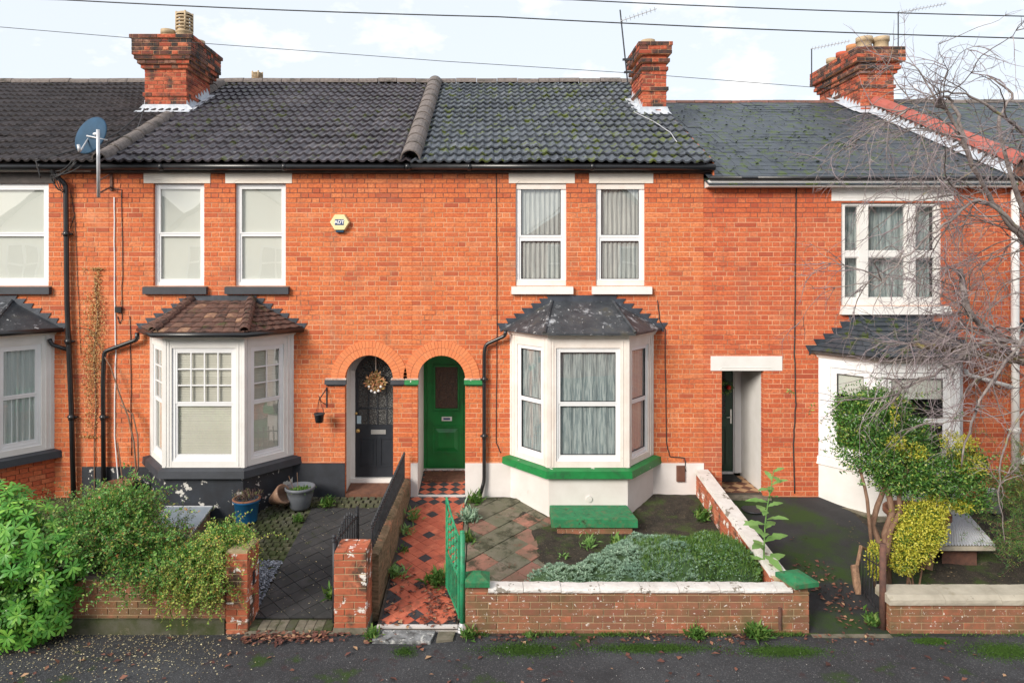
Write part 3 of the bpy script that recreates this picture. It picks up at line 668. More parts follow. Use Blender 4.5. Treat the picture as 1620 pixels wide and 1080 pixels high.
# ------------------------------------------------------------------ bay windows
def bay(root, xl, sillmat, plinth, roofmat, win, tiles=False, wide=2.26, seed=0, so=.10, dz=0, dzt=0, z_s=.62, gut=True, framemat=None):
    dx = .55; pj = .69
    A = (xl, 0); B = (xl+dx, -pj); Cc = (xl+wide-dx, -pj); Dd = (xl+wide, 0)
    by = empty('bay_window', ((A[0]+Dd[0])/2, 0, 0), parent=root)
    fm = framemat or M['white']
    def offs(o, oa=None):
        k = o*math.tan(rad(25.7)); oa = o*1.25
        return [(A[0]-oa, .0), (B[0]-k, B[1]-o), (Cc[0]+k, Cc[1]-o), (Dd[0]+oa, .0)]
    fs = [frame(*A, *B), frame(*B, *Cc), frame(*Cc, *Dd)]
    if plinth == 'brick':
        mb = MB(); mb.hprism(offs(-.02), -.35, z_s-.11); pl = mb.build('plinth', M['mortar'], by)
        for i, f in enumerate(fs): brick_face(f, 0, f.len, -.3, z_s-.105, pl, M['brick4'], None, seed=seed+i, dep=.03, bond='flemish')
    else:
        mb = MB(); mb.hprism(offs(.0), -.35, z_s-.10); mb.build('plinth', plinth, by)
    mb = MB(); mb.hprism(offs(so), z_s-.105, z_s, offs(so-.01)); mb.hprism(offs(so-.01), z_s, z_s+.025, offs(.012)); mb.build('sill', sillmat, by)
    # timber frame of the three faces
    zt = 2.54+dz; zb = z_s+.03
    fr_mb = MB()
    w0 = ((.20, .76), (.12, 1.04), (.12, .68))
    if wide < 2.4: w0 = ((.18, .75), (.11, 1.05), (.13, .70))
    for i, f in enumerate(fs):
        a, b = w0[i]; ln_ = f.len
        if i == 1: b = ln_-.11
        d0 = -.08
        fr_mb.fbox(f, 0, a, d0, 0, zb, zt); fr_mb.fbox(f, b, ln_, d0, 0, zb, zt)
        fr_mb.fbox(f, a, b, d0, -.002, 2.40+dz, zt); fr_mb.fbox(f, a, b, d0, -.002, zb, zb+.09)
        for u in (a*.25, a*.6, b+(ln_-b)*.35, b+(ln_-b)*.7): fr_mb.fbox(f, u-.008, u+.008, -.01, .008, zb+.02, zt-.02)
    # solid corner posts
    for (x, y) in (B, Cc):
        fr_mb.tube([(x, y+.03, zb), (x, y+.03, zt)], .045, 6)
    fr_mb.build('frame', fm, by)
    hd = MB(); hd.hprism(offs(.02), zt-.002, zt+.065, offs(.05)); hd.build('fascia', M['oldwhite'], by)
    # ceiling of the bay, so the inside stays dim
    for i, f in enumerate(fs):
        kw = dict(win[i]); a, b = w0[i]
        if i == 1: b = f.len-.11
        window(by, f, a, b, zb+.09, 2.40+dz, d=-.02, seed=seed*3+i, **kw)
    # roof
    e = .16; zE = 2.60+dz; zT = 3.06+dzt
    Ep = [(A[0]-.13, 0), (B[0]-.08, B[1]-e), (Cc[0]+.08, Cc[1]-e), (Dd[0]+.13, 0)]
    T1 = (xl+.66, -.0); T2 = (xl+wide-.66, -.0)
    V = [(p[0], p[1], zE) for p in Ep]+[(T1[0], 0, zT), (T2[0], 0, zT)]
    V2 = [(p[0], p[1], zE+.03) for p in Ep]
    rm = MB(); rm.add(V+V2, [(3, 2, 1, 0), (0, 1, 7, 6), (1, 2, 8, 7), (2, 3, 9, 8), (6, 7, 4), (7, 8, 5, 4), (8, 9, 5)])
    # subdivide-free facets with a folded edge
    roof = rm.build('roof', roofmat if not tiles else M['fascia'], by)
    hm = MB()
    for (p, q) in ((V2[1], V[4]), (V2[2], V[5])):
        if not tiles: hm.tube([Vector(p)+Vector((0, 0, .01)), Vector(q)+Vector((0, -.01, .005))], .026, 6)
    if not tiles: hm.build('hip_roll', roofmat, roof)
    facets = [(V2[0], V2[1], V[4], V[4]), (V2[1], V2[2], V[5], V[4]), (V2[2], V2[3], V[5], V[5])]
    if tiles:
        nrow = 7 if tiles == 'tile' else 8; rr = random.Random(seed)
        nm = 'roof_tile' if tiles == 'tile' else 'slate'
        for fi, (a, b, c, d) in enumerate(facets):
            a, b, c, d = map(Vector, (a, b, c, d)); nrm = (b-a).cross((d+c)/2-a).normalized()
            if nrm.z < 0: nrm = -nrm
            for r in range(nrow):
                t0, t1 = r/nrow, min((r+1.25)/nrow, 1)
                La, Lb = a.lerp(d, t0), b.lerp(c, t0); Ha, Hb = a.lerp(d, t1), b.lerp(c, t1)
                wdt = (Lb-La).length; nt_ = max(1, round(wdt/.165))
                for i in range(nt_):
                    s0, s1 = i/nt_, (i+1)/nt_
                    lift0 = nrm*(.030+rr.uniform(-.003, .004)); lift1 = nrm*.008
                    gp = .003/max(wdt, .1)
                    p = [La.lerp(Lb, s0+gp)+lift0, La.lerp(Lb, s1-gp)+lift0, Ha.lerp(Hb, s1-gp)+lift1, Ha.lerp(Hb, s0+gp)+lift1]
                    m = (p[0]+p[1])/2+nrm*.012; m2 = (p[2]+p[3])/2+nrm*.008
                    vs = p+[q-nrm*.018 for q in p]+([m, m2] if tiles == 'tile' else [])
                    mb = MB()
                    if tiles == 'tile': mb.add(vs, [(0, 8, 9, 3), (8, 1, 2, 9), (4, 5, 1, 8, 0), (5, 6, 2, 1), (7, 4, 0, 3)])
                    else: mb.add(vs, [(0, 1, 2, 3), (4, 5, 1, 0), (5, 6, 2, 1), (7, 4, 0, 3)])
                    mb.build(nm, roofmat, roof)
        for (p, q) in ((V2[1], V[4]), (V2[2], V[5])):
            p, q = Vector(p), Vector(q)
            for r in range(nrow):
                a = p.lerp(q, r/nrow)+Vector((0, -.01, .035)); b = p.lerp(q, (r+1.1)/nrow)+Vector((0, 0, .012))
                mb = MB(); mb.half_round(a, b, .075 if tiles == 'tile' else .03, Vector((0, -.35, .93)), 6, .014); mb.build('hip_tile', roofmat, roof)
    # stepped flashing on the wall
    fl = MB(); n = 6
    pl = []
    for side, (ex, tx) in ((-1, (Ep[0][0], T1[0])), (1, (Ep[3][0], T2[0]))):
        pts = [(ex-side*0.0+side*.02, zE+.02)]
        for i in range(n):
            x = ex+(tx-ex)*(i+.0)/n; zz = zE+(zT-zE)*(i+.55)/n+.03
            xn = ex+(tx-ex)*(i+1)/n
            pts += [(x+side*.035, zz+.015), (xn-side*.0, zz)]
        pl.append(pts)
    poly = pl[0]+[(T1[0], zT+.10), (T2[0], zT+.10)]+pl[1][::-1]
    # built as vertical strips so that the saw edge stays exact
    def strip(pts):
        for i in range(len(pts)-1):
            (xa, za), (xb, zb_) = pts[i], pts[i+1]
            if abs(xa-xb) < 1e-4: continue
            fl.add([(xa, -.016, zE-.01), (xb, -.016, zE-.01), (xb, -.016, zb_), (xa, -.016, za), (xb, .0, zb_), (xa, .0, za)], [(0, 1, 2, 3), (3, 2, 4, 5)])
    for side, ex, tx in ((-1, Ep[0][0]-.02, T1[0]-.02), (1, Ep[3][0]+.02, T2[0]+.02)):
        zl = lambda x: zE-.01+(zT-zE)*(x-ex)/(tx-ex); rq = random.Random(seed+side)
        for i in range(n):
            xo = ex+(tx-ex)*i/n; xi = ex+(tx-ex)*(i+1)/n; zz = zl(xi)+.045+rq.uniform(-.006, .006); tip = xo+side*(.055+rq.uniform(-.012, .015))
            q_ = [(tip, zz), (xi, zz), (xi, zl(xi)-.02), (xo, zl(xo)-.02), (xo, zl(xo)+.02)]
            if side < 0: q_ = q_[::-1]
            fl.prism([(a_, b_) for a_, b_ in q_], -.014-.001*i, -.001)
    fl.prism([(T1[0]-.02, zT-.03), (T2[0]+.02, zT-.03), (T2[0]+.09, zT+.085), (T1[0]-.09, zT+.085)], -.022, -.001)
    fl.build('flashing', M['leadstep'], by)
    if gut:
        gm = MB(); gp = [(p[0], p[1]-.03, zE+.01) for p in Ep]; gp[0] = (Ep[0][0]-.02, -.05, zE+.01); gp[3] = (Ep[3][0]+.02, -.05, zE+.01)
        gm.tube(gp, .038, 8); gm.build('gutter', M['black'], by, True)
    return by
V_NET = dict(cover='net'); V_LACE = dict(cover='lace', mat=None); V_VEN = dict(cover='venetian', bars={'upper_sash': (4, 3)}, split=.505, black_edge=False)

# ------------------------------------------------------------------ the houses
X12 = -5.94; X23 = -1.19; X34 = 3.38; X45 = 8.27
EY, EZ = -.24, 5.19                   # tile eave of houses 1 to 3
SLP = .5094
def eave(root, x0, x1, z_f=5.055, white=None, z_g=5.13):
    mb = MB(); mb.box(x0, x1, -.10, .02, z_f, z_f+.10); mb.build('fascia_board', M['fascia'], root)
    gm = MB(); n = int((x1-x0)/.5)
    gm.tube([(x0, -.175, z_g+.005), (x1, -.175, z_g-.004)], .052, 10)
    x = x0+.9
    while x < x1: gm.tube([(x-.03, -.175, z_g), (x+.03, -.175, z_g)], .060, 10); x += 1.9
    gm.build('gutter', M['black'], root, True)
def house_wall(root, x0, x1, ops, z1=5.06, mat='brick', seed=0, cx=0, z0=-.30, limit=298):
    wp = empty('wall', ((x0+x1)/2, 0, z0), parent=root)
    zt = 4.60
    k = round((zt-ZB)/CH); zt = ZB+k*CH
    pref = lambda c: (abs((c[0]+c[1])/2-cx)/1.5+abs((c[2]-3.3))/1.6)-(.2 if c[1]-c[0] > .15 else 0)
    brick_face(FAC, x0, x1, z0, zt, wp, M[mat], M['mortar'], ops, 'flemish', 0, None, seed, mname='mortar')
    return wp, zt
def full_wall(root, x0, x1, ops, z1, mat, seed, cx, cz=3.0, z0=-.30, limit=296):
    mm = MB(); md = MB()
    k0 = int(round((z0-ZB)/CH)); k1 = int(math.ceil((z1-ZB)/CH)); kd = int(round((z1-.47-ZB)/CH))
    for k in range(k0, k1):
        za, zb = ZB+k*CH, min(ZB+(k+1)*CH, z1)
        for a, b in spans(x0, x1, [(h[0]+(.13 if False else 0), h[1]) for h in holes([(o if o[0] == 'r' else ('a', o[1], o[2], o[3], o[4]-.1)) for o in ops], k)]):
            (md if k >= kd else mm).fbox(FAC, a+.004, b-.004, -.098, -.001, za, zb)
    wall = mm.build('wall', M['mortar'], root)
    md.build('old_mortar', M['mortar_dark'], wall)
    pref = lambda c: math.hypot(((c[0]+c[1])/2-cx), (c[2]-cz)*.8)-(.4 if c[1]-c[0] > .15 else 0)
    brick_face(FAC, x0, x1, z0, z1, wall, M[mat], None, ops, 'flemish', limit, pref, seed)
    return wall

def arch(root, cx, r, zs, ro, mat, n=24):
    ar = empty('arch', (cx, 0, zs), parent=root)
    mo = MB(); pts = []
    for i in range(25):
        q = math.pi*i/24; pts.append((cx+(r+.005)*math.cos(q), zs+(r+.005)*math.sin(q)))
    for i in range(24, -1, -1):
        q = math.pi*i/24; pts.append((cx+(ro-.004)*math.cos(q), zs+(ro-.004)*math.sin(q)))
    for i in range(24):
        a, b, c, d = pts[i], pts[i+1], pts[48-i], pts[49-i]
        mo.add([(p[0], y, p[1]) for y in (-.006, .105) for p in (a, b, c, d)], [(0, 1, 2, 3), (0, 4, 5, 1), (7, 6, 5, 4), (3, 2, 6, 7)])
    mo.build('mortar', M['mortar'], ar)
    rings = [(r, r+.112), (r+.118, ro)]
    for ri, (ra, rb) in enumerate(rings):
        m = n+ri*8
        for i in range(m):
            g_ = .005/((ra+rb)/2); q0 = math.pi*i/m+g_/2; q1 = math.pi*(i+1)/m-g_/2
            mb = MB(); vs = []
            for y in (-.014, .11):
                for (rr_, q) in ((ra, q0), (rb, q0), (rb, q1), (ra, q1)): vs.append((cx+rr_*math.cos(q), y, zs+rr_*math.sin(q)))
            mb.add(vs, [(0, 1, 2, 3), (4, 0, 3, 7), (1, 5, 6, 2), (5, 1, 0, 4), (3, 2, 6, 7)]); mb.build('voussoir', mat, ar)
    return ar

# ---- house 2 (black painted plinth)
H2 = empty('terraced_house', ((X12+X23)/2, 0, 0), 'red brick terraced house with black painted plinth, black sills and tiled bay roof', 'house', 'houses of the brick terrace')
ZS = 1.83; ZW0, ZW1 = fz(452), fz(290)
ops2 = [('r', fx(243), fx(323), ZW0, ZW1), ('r', fx(372), fx(452), ZW0, ZW1), ('r', -5.28, -3.06, .62, 2.56), ('a', -1.863, .376, ZS, .60)]
full_wall(H2, X12, X23, ops2, 5.06, 'brick', 20, -2.6, 3.4)
inner(H2, X12, -2.32); 
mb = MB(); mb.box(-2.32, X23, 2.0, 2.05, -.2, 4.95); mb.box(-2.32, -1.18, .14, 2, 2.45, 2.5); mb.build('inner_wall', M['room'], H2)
for a, b in ((243, 323), (372, 452)):
    wn = window(H2, FAC, fx(a), fx(b), ZW0, ZW1, d=-.05, fw=.055, split=.5, cover='plain', seed=a, black_edge=False)
    sill(wn, fx(a)-.14, fx(b)+.06, fz(465), fz(452), M['blacksill'])
    lintel(wn, fx(a)-.15, fx(b)+.10, fz(290), 5.055, M['lintel'])
bay(H2, -5.30, M['blacksill'], M['blackflake'], M['baytile'],
    [dict(cover='venetian', bars={'upper_sash': (2, 3)}, black_edge=False, fw=.04), dict(cover='venetian', bars={'upper_sash': (4, 3)}, black_edge=False, fw=.045), dict(cover='venetian', bars={'upper_sash': (2, 3)}, black_edge=False, fw=.04)],
    tiles='tile', seed=2)
for a, b in ((-3.06, -2.24), (X12+.95, -5.28)): mb = MB(); mb.box(a, b, -.02, .1, -.3, .52); mb.build('plinth', M['blackpaint'], H2)
mb = MB(); mb.box(X12-.42, X12+.95, -.012, .0, -.02, .46); mb.build('tar_band', M['blackflake'], H2)
M['archbrick'] = mk('smooth_arch_brick', (.5, .1, .04), (.70, .22, .09), 20, .85, rnd=[(0, (.68, .19, .07)), (.5, (.76, .235, .085)), (1, (.79, .27, .11))], layers=[((.4, .10, .05), 3, .62, .8, 8)], bump=(80, .2, .003))
arch(H2, -1.863, .376, ZS, .60, M['archbrick'])
# porch of house 2
mb = MB(); mb.box(-2.30, -2.24, .1, .5, -.2, 2.3); mb.box(-1.487, -1.42, .1, .5, -.2, 2.3); mb.build('porch_wall', M['white'], H2)
mb = MB(); mb.box(-2.30, -1.40, .50, .56, .10, 2.4); mb.box(-2.24, -2.17, .44, .502, .15, 1.9); mb.box(-2.24, -1.487, .40, .502, .08, .15); mb.build('door_frame', M['white'], H2)
dl = MB(); cx2 = -1.80; r2 = .375
def archpoly(cx, r, z0, zs, n=20): return [(cx-r, z0), (cx+r, z0)]+[(cx+r*math.cos(math.pi*i/n), zs+r*math.sin(math.pi*i/n)) for i in range(n+1)]
dl.prism(archpoly(cx2, r2, .16, 1.80), .46, .50)
door2 = dl.build('door', M['blackdoor'], H2)
gl = MB(); gl.prism(archpoly(cx2, r2-.06, 1.02, 1.80), .452, .462); gl.build('door_glass', M['darkobs'], door2)
br_ = MB()
for x in (cx2-.15, cx2, cx2+.15): br_.box(x-.008, x+.008, .444, .455, 1.02, 1.80)
for z in (1.28, 1.78): br_.box(cx2-r2+.06, cx2+r2-.06, .442, .455, z-.01, z+.01)
for i in range(1, 6):
    q = math.pi*i/6; br_.tube([(cx2+.12*math.cos(q), .45, 1.8+.12*math.sin(q)), (cx2+(r2-.06)*math.cos(q), .45, 1.8+(r2-.06)*math.sin(q))], .008, 5)
br_.build('glazing_bar', M['blackdoor'], door2)
for (a, b) in ((cx2-.31, cx2-.03), (cx2+.03, cx2+.31)):
    mb = MB(); mb.ring(FAC, a, b, .33, .80, .022, -.46, -.448); mb.fbox(FAC, a+.05, b-.05, -.46, -.452, .38, .75); mb.build('door_panel', M['blackdoor'], door2)
mb = MB(); mb.ring(FAC, cx2-.11, cx2+.13, .86, .93, .018, -.46, -.445); mb.fbox(FAC, cx2-.09, cx2+.11, -.46, -.450, .88, .91); mb.build('letterbox', M['chrome'], door2)
mb = MB(); mb.lathe((-2.12, .452, .92), [(0, .05), (.03, .045), (.035, .02), (.015, 0), (.015, -.01)], 12, Matrix.Rotation(rad(90), 3, 'X')); mb.lathe((-2.15, .452, 1.20), [(0, .03), (.02, .028), (.022, 0)], 10, Matrix.Rotation(rad(90), 3, 'X')); mb.build('door_knob', M['brass'], door2, True)
mb = MB(); mb.box(-2.14, -2.07, .448, .452, 1.03, 1.16); mb.build('notice', mk('pale_blue_paper', (.45, .60, .68)), door2)
mb = MB(); mb.hprism([(-2.23, -.02), (-1.50, -.02), (-1.50, .40), (-2.23, .40)], -.1, lambda x, y: .04+.1*y); mb.build('door_step', M['mat'], H2)
def impost(root, a, b, mat, tmat):
    mb = MB(); mb.hprism([(a, 0), (b, 0), (b, -.065), (a, -.065)], ZS-.075, ZS-.005, [(a, 0), (b, 0), (b, -.05), (a, -.05)]); mb.hprism([(a+.02, 0), (b-.02, 0), (b-.02, -.03), (a+.02, -.03)], ZS-.10, ZS-.076)
    o = mb.build('impost', mat, root)
    t = MB(); t.hprism([(a, 0), (b, 0), (b, -.045), (a, -.045)], ZS-.004, ZS+.02, [(a+.01, 0), (b-.01, 0), (b-.01, -.01), (a+.01, -.01)]); t.build('flaunching', tmat, o)
tm = mk('flaking_paint_on_mortar', (.30, .16, .11), (.55, .48, .42), 22, .9, bump=(60, .5, .006))
impost(H2, -2.55, -2.215, M['blackpaint'], tm); impost(H2, -1.52, -1.305, M['blackpaint'], tm)

# ---- house 3 (white plinth, green trim)
H3 = empty('terraced_house', ((X23+X34)/2, 0, 0), 'red brick terraced house with white plinth, green door and sill and black bay roof', 'house', 'houses of the brick terrace')
ops3 = [('r', fx(816), fx(896), ZW0, ZW1), ('r', fx(943), fx(1020), ZW0, ZW1), ('r', .36, 2.55, .62, 2.56), ('a', -.728, .372, ZS, .60)]
ops3w = ops3+[('a', -1.863, .376, ZS, .60)]
full_wall(H3, X23, X34, ops3w, 5.06, 'brick', 20, -.1, 3.6)
inner(H3, -.26, X34)
for a, b in ((816, 896), (943, 1020)):
    wn = window(H3, FAC, fx(a), fx(b), ZW0, ZW1, d=-.035, fw=.055, split=.46, cover='net', seed=a, rail=.07)
    sill(wn, fx(a)-.07, fx(b)+.10, fz(465), fz(452), M['white'])
    lintel(wn, fx(a)-.11, fx(b)+.13, fz(290), 5.055, M['lintel'])
    for c, d in ((ZW0, ZW0+.09), (ZW1-.09, ZW1)): mb = MB(); mb.fbox(FAC, fx(a)+.004, fx(b)-.004, -.09, -.018, c, d); mb.build('subframe', M['oldwhite'], wn)
bay(H3, .34, M['greensill'], M['plinth_white'], M['leadblack'],
    [dict(cover='lace', split=.5, fw=.03), dict(cover='lace', split=.5, fw=.035), dict(cover='pink', split=.5, fw=.03)], seed=5, z_s=.62, gut=False, framemat=M['oldwhite'])
for a, b in ((-.357, .36), (2.55, X34), (-1.21, -1.10)): mb = MB(); mb.box(a, b, -.018, .1, -.3, .52); mb.build('plinth', M['plinth_white'], H3)
arch(H3, -.728, .372, ZS, .60, M['archbrick'])
impost(H3, -1.303, -1.085, M['greensill'], tm); impost(H3, -.375, -.06, M['greensill'], tm)
mb = MB(); mb.box(-1.16, -1.10, .1, 1.0, -.2, 2.4); mb.box(-.357, -.29, .1, 1.0, -.2, 2.4); mb.box(-1.16, -.29, .1, 1.05, 2.22, 2.28); mb.build('porch_wall', M['plinth_white'], H3)
mb = MB(); mb.box(-1.2, -.25, 1.0, 1.06, .0, 2.4); mb.ring(FAC, -1.10, -.36, .12, 2.215, .05, -1.0, -.985); mb.build('door_frame', M['green'], H3)
Y3 = .99
def P3(px, py): p = P(px, py, Y3-.0); return p.x, p.z
mb = MB(); xa, zb_ = P3(676, 738); xb_, zt_ = P3(731, 566); mb.box(xa, xb_+.02, Y3-.012, Y3+.01, zb_, 2.16); door3 = mb.build('door', M['green'], H3)
xa, zt_ = P3(686, 577); xb_, zb_ = P3(727, 648)
mb = MB(); mb.ring(FAC, xa, xb_, zb_, zt_, .03, -Y3, -Y3+.035); mb.ring(FAC, xa-.02, xb_+.02, zb_-.03, zt_+.02, .012, -Y3, -Y3+.022); mb.build('moulding', M['green'], door3)
mb = MB(); mb.box(xa+.03, xb_-.03, Y3-.018, Y3-.014, zb_+.03, zt_-.03); mb.build('door_glass', M['obscure'], door3)
xa, zt_ = P3(684, 673); xb_, zb_ = P3(729, 717)
mb = MB(); mb.ring(FAC, xa, xb_, zb_, zt_, .025, -Y3, -Y3+.03); mb.hprism([(xa+.06, Y3-.012), (xb_-.06, Y3-.012), (xb_-.06, Y3-.012), (xa+.06, Y3-.012)], zb_+.06, zt_-.06)
f0 = [(xa+.05, zb_+.05), (xb_-.05, zb_+.05), (xb_-.05, zt_-.05), (xa+.05, zt_-.05)]; f1 = [(xa+.11, zb_+.11), (xb_-.11, zb_+.11), (xb_-.11, zt_-.11), (xa+.11, zt_-.11)]
mb.add([(p[0], Y3-.013, p[1]) for p in f0]+[(p[0], Y3-.036, p[1]) for p in f1], [(4, 5, 6, 7), (0, 1, 5, 4), (1, 2, 6, 5), (2, 3, 7, 6), (3, 0, 4, 7)])
mb.build('door_panel', M['green'], door3)
xa, zt_ = P3(699, 658.5); xb_, zb_ = P3(715, 665)
mb = MB(); mb.box(xa, xb_, Y3-.025, Y3-.012, zb_, zt_); lb = mb.build('letterbox', M['upvc'], door3)
mb = MB(); mb.box(xa+.03, xb_-.03, Y3-.03, Y3-.0251, zb_+.02, zt_-.02); mb.build('letter_flap', M['navy'], door3)
for a, b, c, d in ((.98, 1.0, .10, .14), (-.03, .04, -.03, .012)): mb = MB(); mb.box(-1.10, -.357, a, b, c, d); mb.build('threshold', M['plinth_white'], H3)
# meter box, vent
mb = MB(); a = P(1071, 737, -.06); b = P(1084, 762, -.06); mb.cbox(FAC, a.x, b.x, .018, .06, b.z, a.z, .008); mb.build('meter_box', M['meter'], H3)
mb = MB(); p = P(932, 789, -.7); mb.lathe((p.x, -.69, p.z), [(0, .02), (.045, .018), (.05, .0)], 16, Matrix.Rotation(rad(90), 3, 'X')); mb.build('vent', M['plinth_white'], H3)

# ---- house 1 (left edge)
H1 = empty('terraced_house', (-8.6, 0, 0), 'red brick terraced house cut by the left edge, black bay roof and black lintel', 'house', 'houses of the brick terrace')
X01 = -11.6
ops1 = [('r', fx(77)-1.0, fx(77), ZW0, ZW1), ('r', fx(77)-2.35, fx(77)-1.35, ZW0, ZW1), ('r', -9.03, -6.81, .62, 2.56)]
full_wall(H1, X01, X12, ops1, 5.06, 'brick', 20, -6.4, 3.0)
inner(H1, X01, X12)
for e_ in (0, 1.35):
    wn = window(H1, FAC, fx(77)-1.0-e_, fx(77)-e_, ZW0, ZW1, d=-.03, fw=.07, split=.5, cover='plain', seed=3, black_edge=False)  # pale blind added to stand in for a cream reflection in the panes
    sill(wn, fx(77)-1.1-e_, fx(77)+.05-e_, fz(465), fz(452), M['blacksill'])
    mb = MB(); mb.box(fx(77)-1.12-e_, fx(77)+.10-e_, -.02, .1, ZW1, 5.055); mb.build('lintel', M['fascia'], wn)
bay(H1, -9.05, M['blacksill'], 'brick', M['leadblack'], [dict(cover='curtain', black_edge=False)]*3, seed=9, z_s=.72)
mb = MB(); mb.box(X01, fx(150), -.115, -.10, 5.065, 5.14); mb.build('white_fascia_strip', M['oldwhite'], H1)

# ---- house 4
H4 = empty('terraced_house', ((X34+X45)/2, 0, 0), 'deep red brick terraced house with lower slate roof and white stone door lintel', 'house', 'houses of the brick terrace')
ops4 = [('r', fx(1331), fx(1490), fz(484), fz(318)), ('r', 5.18, 7.44, -.3, 2.20), ('r', fx(1142), fx(1208), -.3, fz(586))]
full_wall(H4, X34, X45, ops4, 4.83, 'brick4', 41, 4.3, 3.2)
inner(H4, 4.40, X45, 4.75)
mb = MB(); mb.box(3.3, 4.42, 2.0, 2.05, -.2, 4.7); mb.build('inner_wall', M['room'], H4)
# three-light upper window
zb4, zt4 = fz(484), fz(318); u0, u1 = fx(1331), fx(1490); um = [fx(1361), fx(1375), fx(1436), fx(1450)]
mb = MB(); mb.ring(FAC, u0, u1, zb4, zt4, .07, -.11, -.03, wt=.07, wb=.12)
mb.fbox(FAC, um[0], um[1], -.11, -.025, zb4+.12, zt4-.07); mb.fbox(FAC, um[2], um[3], -.11, -.025, zb4+.12, zt4-.07)
zm = fz(402)
for a, b in ((u0+.07, um[0]), (um[1], um[2]), (um[3], u1-.07)): mb.fbox(FAC, a, b, -.1, -.04, zm-.045, zm+.045)
w4 = mb.build('window', M['white'], H4)
for a, b in ((u0+.07, um[0]), (um[1], um[2]), (um[3], u1-.07)):
    for c, d in ((zb4+.12, zm-.045), (zm+.045, zt4-.07)):
        s = MB(); s.ring(FAC, a+.002, b-.002, c+.002, d-.002, .014, -.1, -.055); s.build('sash', M['white'], w4)
        p = MB(); p.add([(a, .08, c), (b, .08, c), (b, .08, d), (a, .08, d)], [(0, 1, 2, 3)]); p.build('pane', M['glass'], w4)
wavy(FAC, u0+.07, u1-.07, -.22, zb4+.05, zt4-.02, .02, 14, M['lace'], w4, 'curtain', 3)  # curtain extended to full height, standing in for reflections in the panes
mb = MB(); mb.hprism([(fx(1328), .08), (fx(1502), .08), (fx(1502), -.08), (fx(1328), -.08)], fz(497), fz(484), [(fx(1330), .08), (fx(1500), .08), (fx(1500), -.06), (fx(1330), -.06)]); mb.build('sill', M['white'], w4)
lintel(w4, fx(1315), fx(1508), fz(318), 4.825, M['white'])
bay(H4, 5.18, M['white'], M['white'], M['slate'], [dict(cover='half', fw=.06, split=.45)]*3, tiles='slate', seed=14, gut=False, so=.03, dz=-.36, dzt=-.27, framemat=M['upvc'])
mb = MB(); mb.hprism([(5.10, .02), (5.16+.52, -.76), (5.16+1.76, -.76), (7.52, .02)], -.35, -.06); mb.build('bay_footing', M['kerb'], H4)
lintel(H4, fx(1124), fx(1237), fz(586), fz(563), M['white'], True, 'door_lintel')
# recessed door
mb = MB(); mb.box(4.32, 4.40, .1, 1.0, -.2, 2.1); mb.build('porch_wall', M['white'], H4)
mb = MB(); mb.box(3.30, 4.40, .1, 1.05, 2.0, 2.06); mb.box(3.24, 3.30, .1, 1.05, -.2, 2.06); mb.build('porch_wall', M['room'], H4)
mb = MB(); mb.box(4.18, 4.318, .94, 1.0, .08, 2.0); mb.box(3.3, 4.18, .92, 1.0, .04, .10); mb.box(4.20, 4.26, .925, .94, .08, 2.0); mb.build('door_frame', M['upvc'], H4)
mb = MB(); mb.box(3.32, 4.18, .96, 1.0, .10, 2.0); d4 = mb.build('door', M['greendoor'], H4)
mb = MB(); mb.ring(FAC, 3.8, 4.08, 1.05, 1.85, .03, -.96, -.945); mb.ring(FAC, 3.8, 4.08, .2, .85, .03, -.96, -.945); mb.fbox(FAC, 3.86, 4.02, -.96, -.95, .28, .77); mb.build('door_panel', M['greendoor'], d4)
mb = MB(); mb.box(3.83, 4.05, .95, .958, 1.08, 1.82); mb.build('door_glass', M['darkobs'], d4)
mb = MB(); mb.box(4.13, 4.155, .94, .955, .92, 1.16); mb.tube([(4.14, .93, 1.03), (4.06, .90, 1.03)], .01, 6); mb.box(3.78, 3.90, .94, .958, .90, .94); mb.build('door_handle', M['chrome'], d4)
mb = MB(); mb.hprism([(3.3, -.12), (4.40, -.12), (4.40, .06), (3.3, .06)], -.2, .0); mb.build('door_step', M['kerb'], H4)
# party wall of 3 and 4 visible seam + corner strip
# eaves of house 4
EZ4 = EYE+(CY-282.5)/F*(D0-.25)
mb = MB(); mb.box(X34+.02, X45, -.19, .05, 4.825, 4.925); mb.build('fascia_board', M['white'], H4)
gm = MB(); gm.tube([(X34+.02, -.225, 4.955), (X45, -.225, 4.950)], .030, 10); gm.build('gutter', M['black'], H4, True)
TAN4 = .4715
r4, ry4, rz4 = tiled_roof(H4, X34, X45-.12, -.25, EZ4+.0, TAN4, M['slate'], gauge=.196, courses=28, wd=.255, slate=True, kindname='slate', seed=8)
M['dullridge'] = mk('dull_red_ridge', (.2, .09, .07), (.12, .07, .06), 9, .9, rnd=[(0, (.16, .075, .06)), (1, (.28, .12, .095))], bump=(50, .5, .008))
ridge(r4, X34+.02, X45-.3, ry4, rz4+.02, M['dullridge'], r=.075, step=.42)

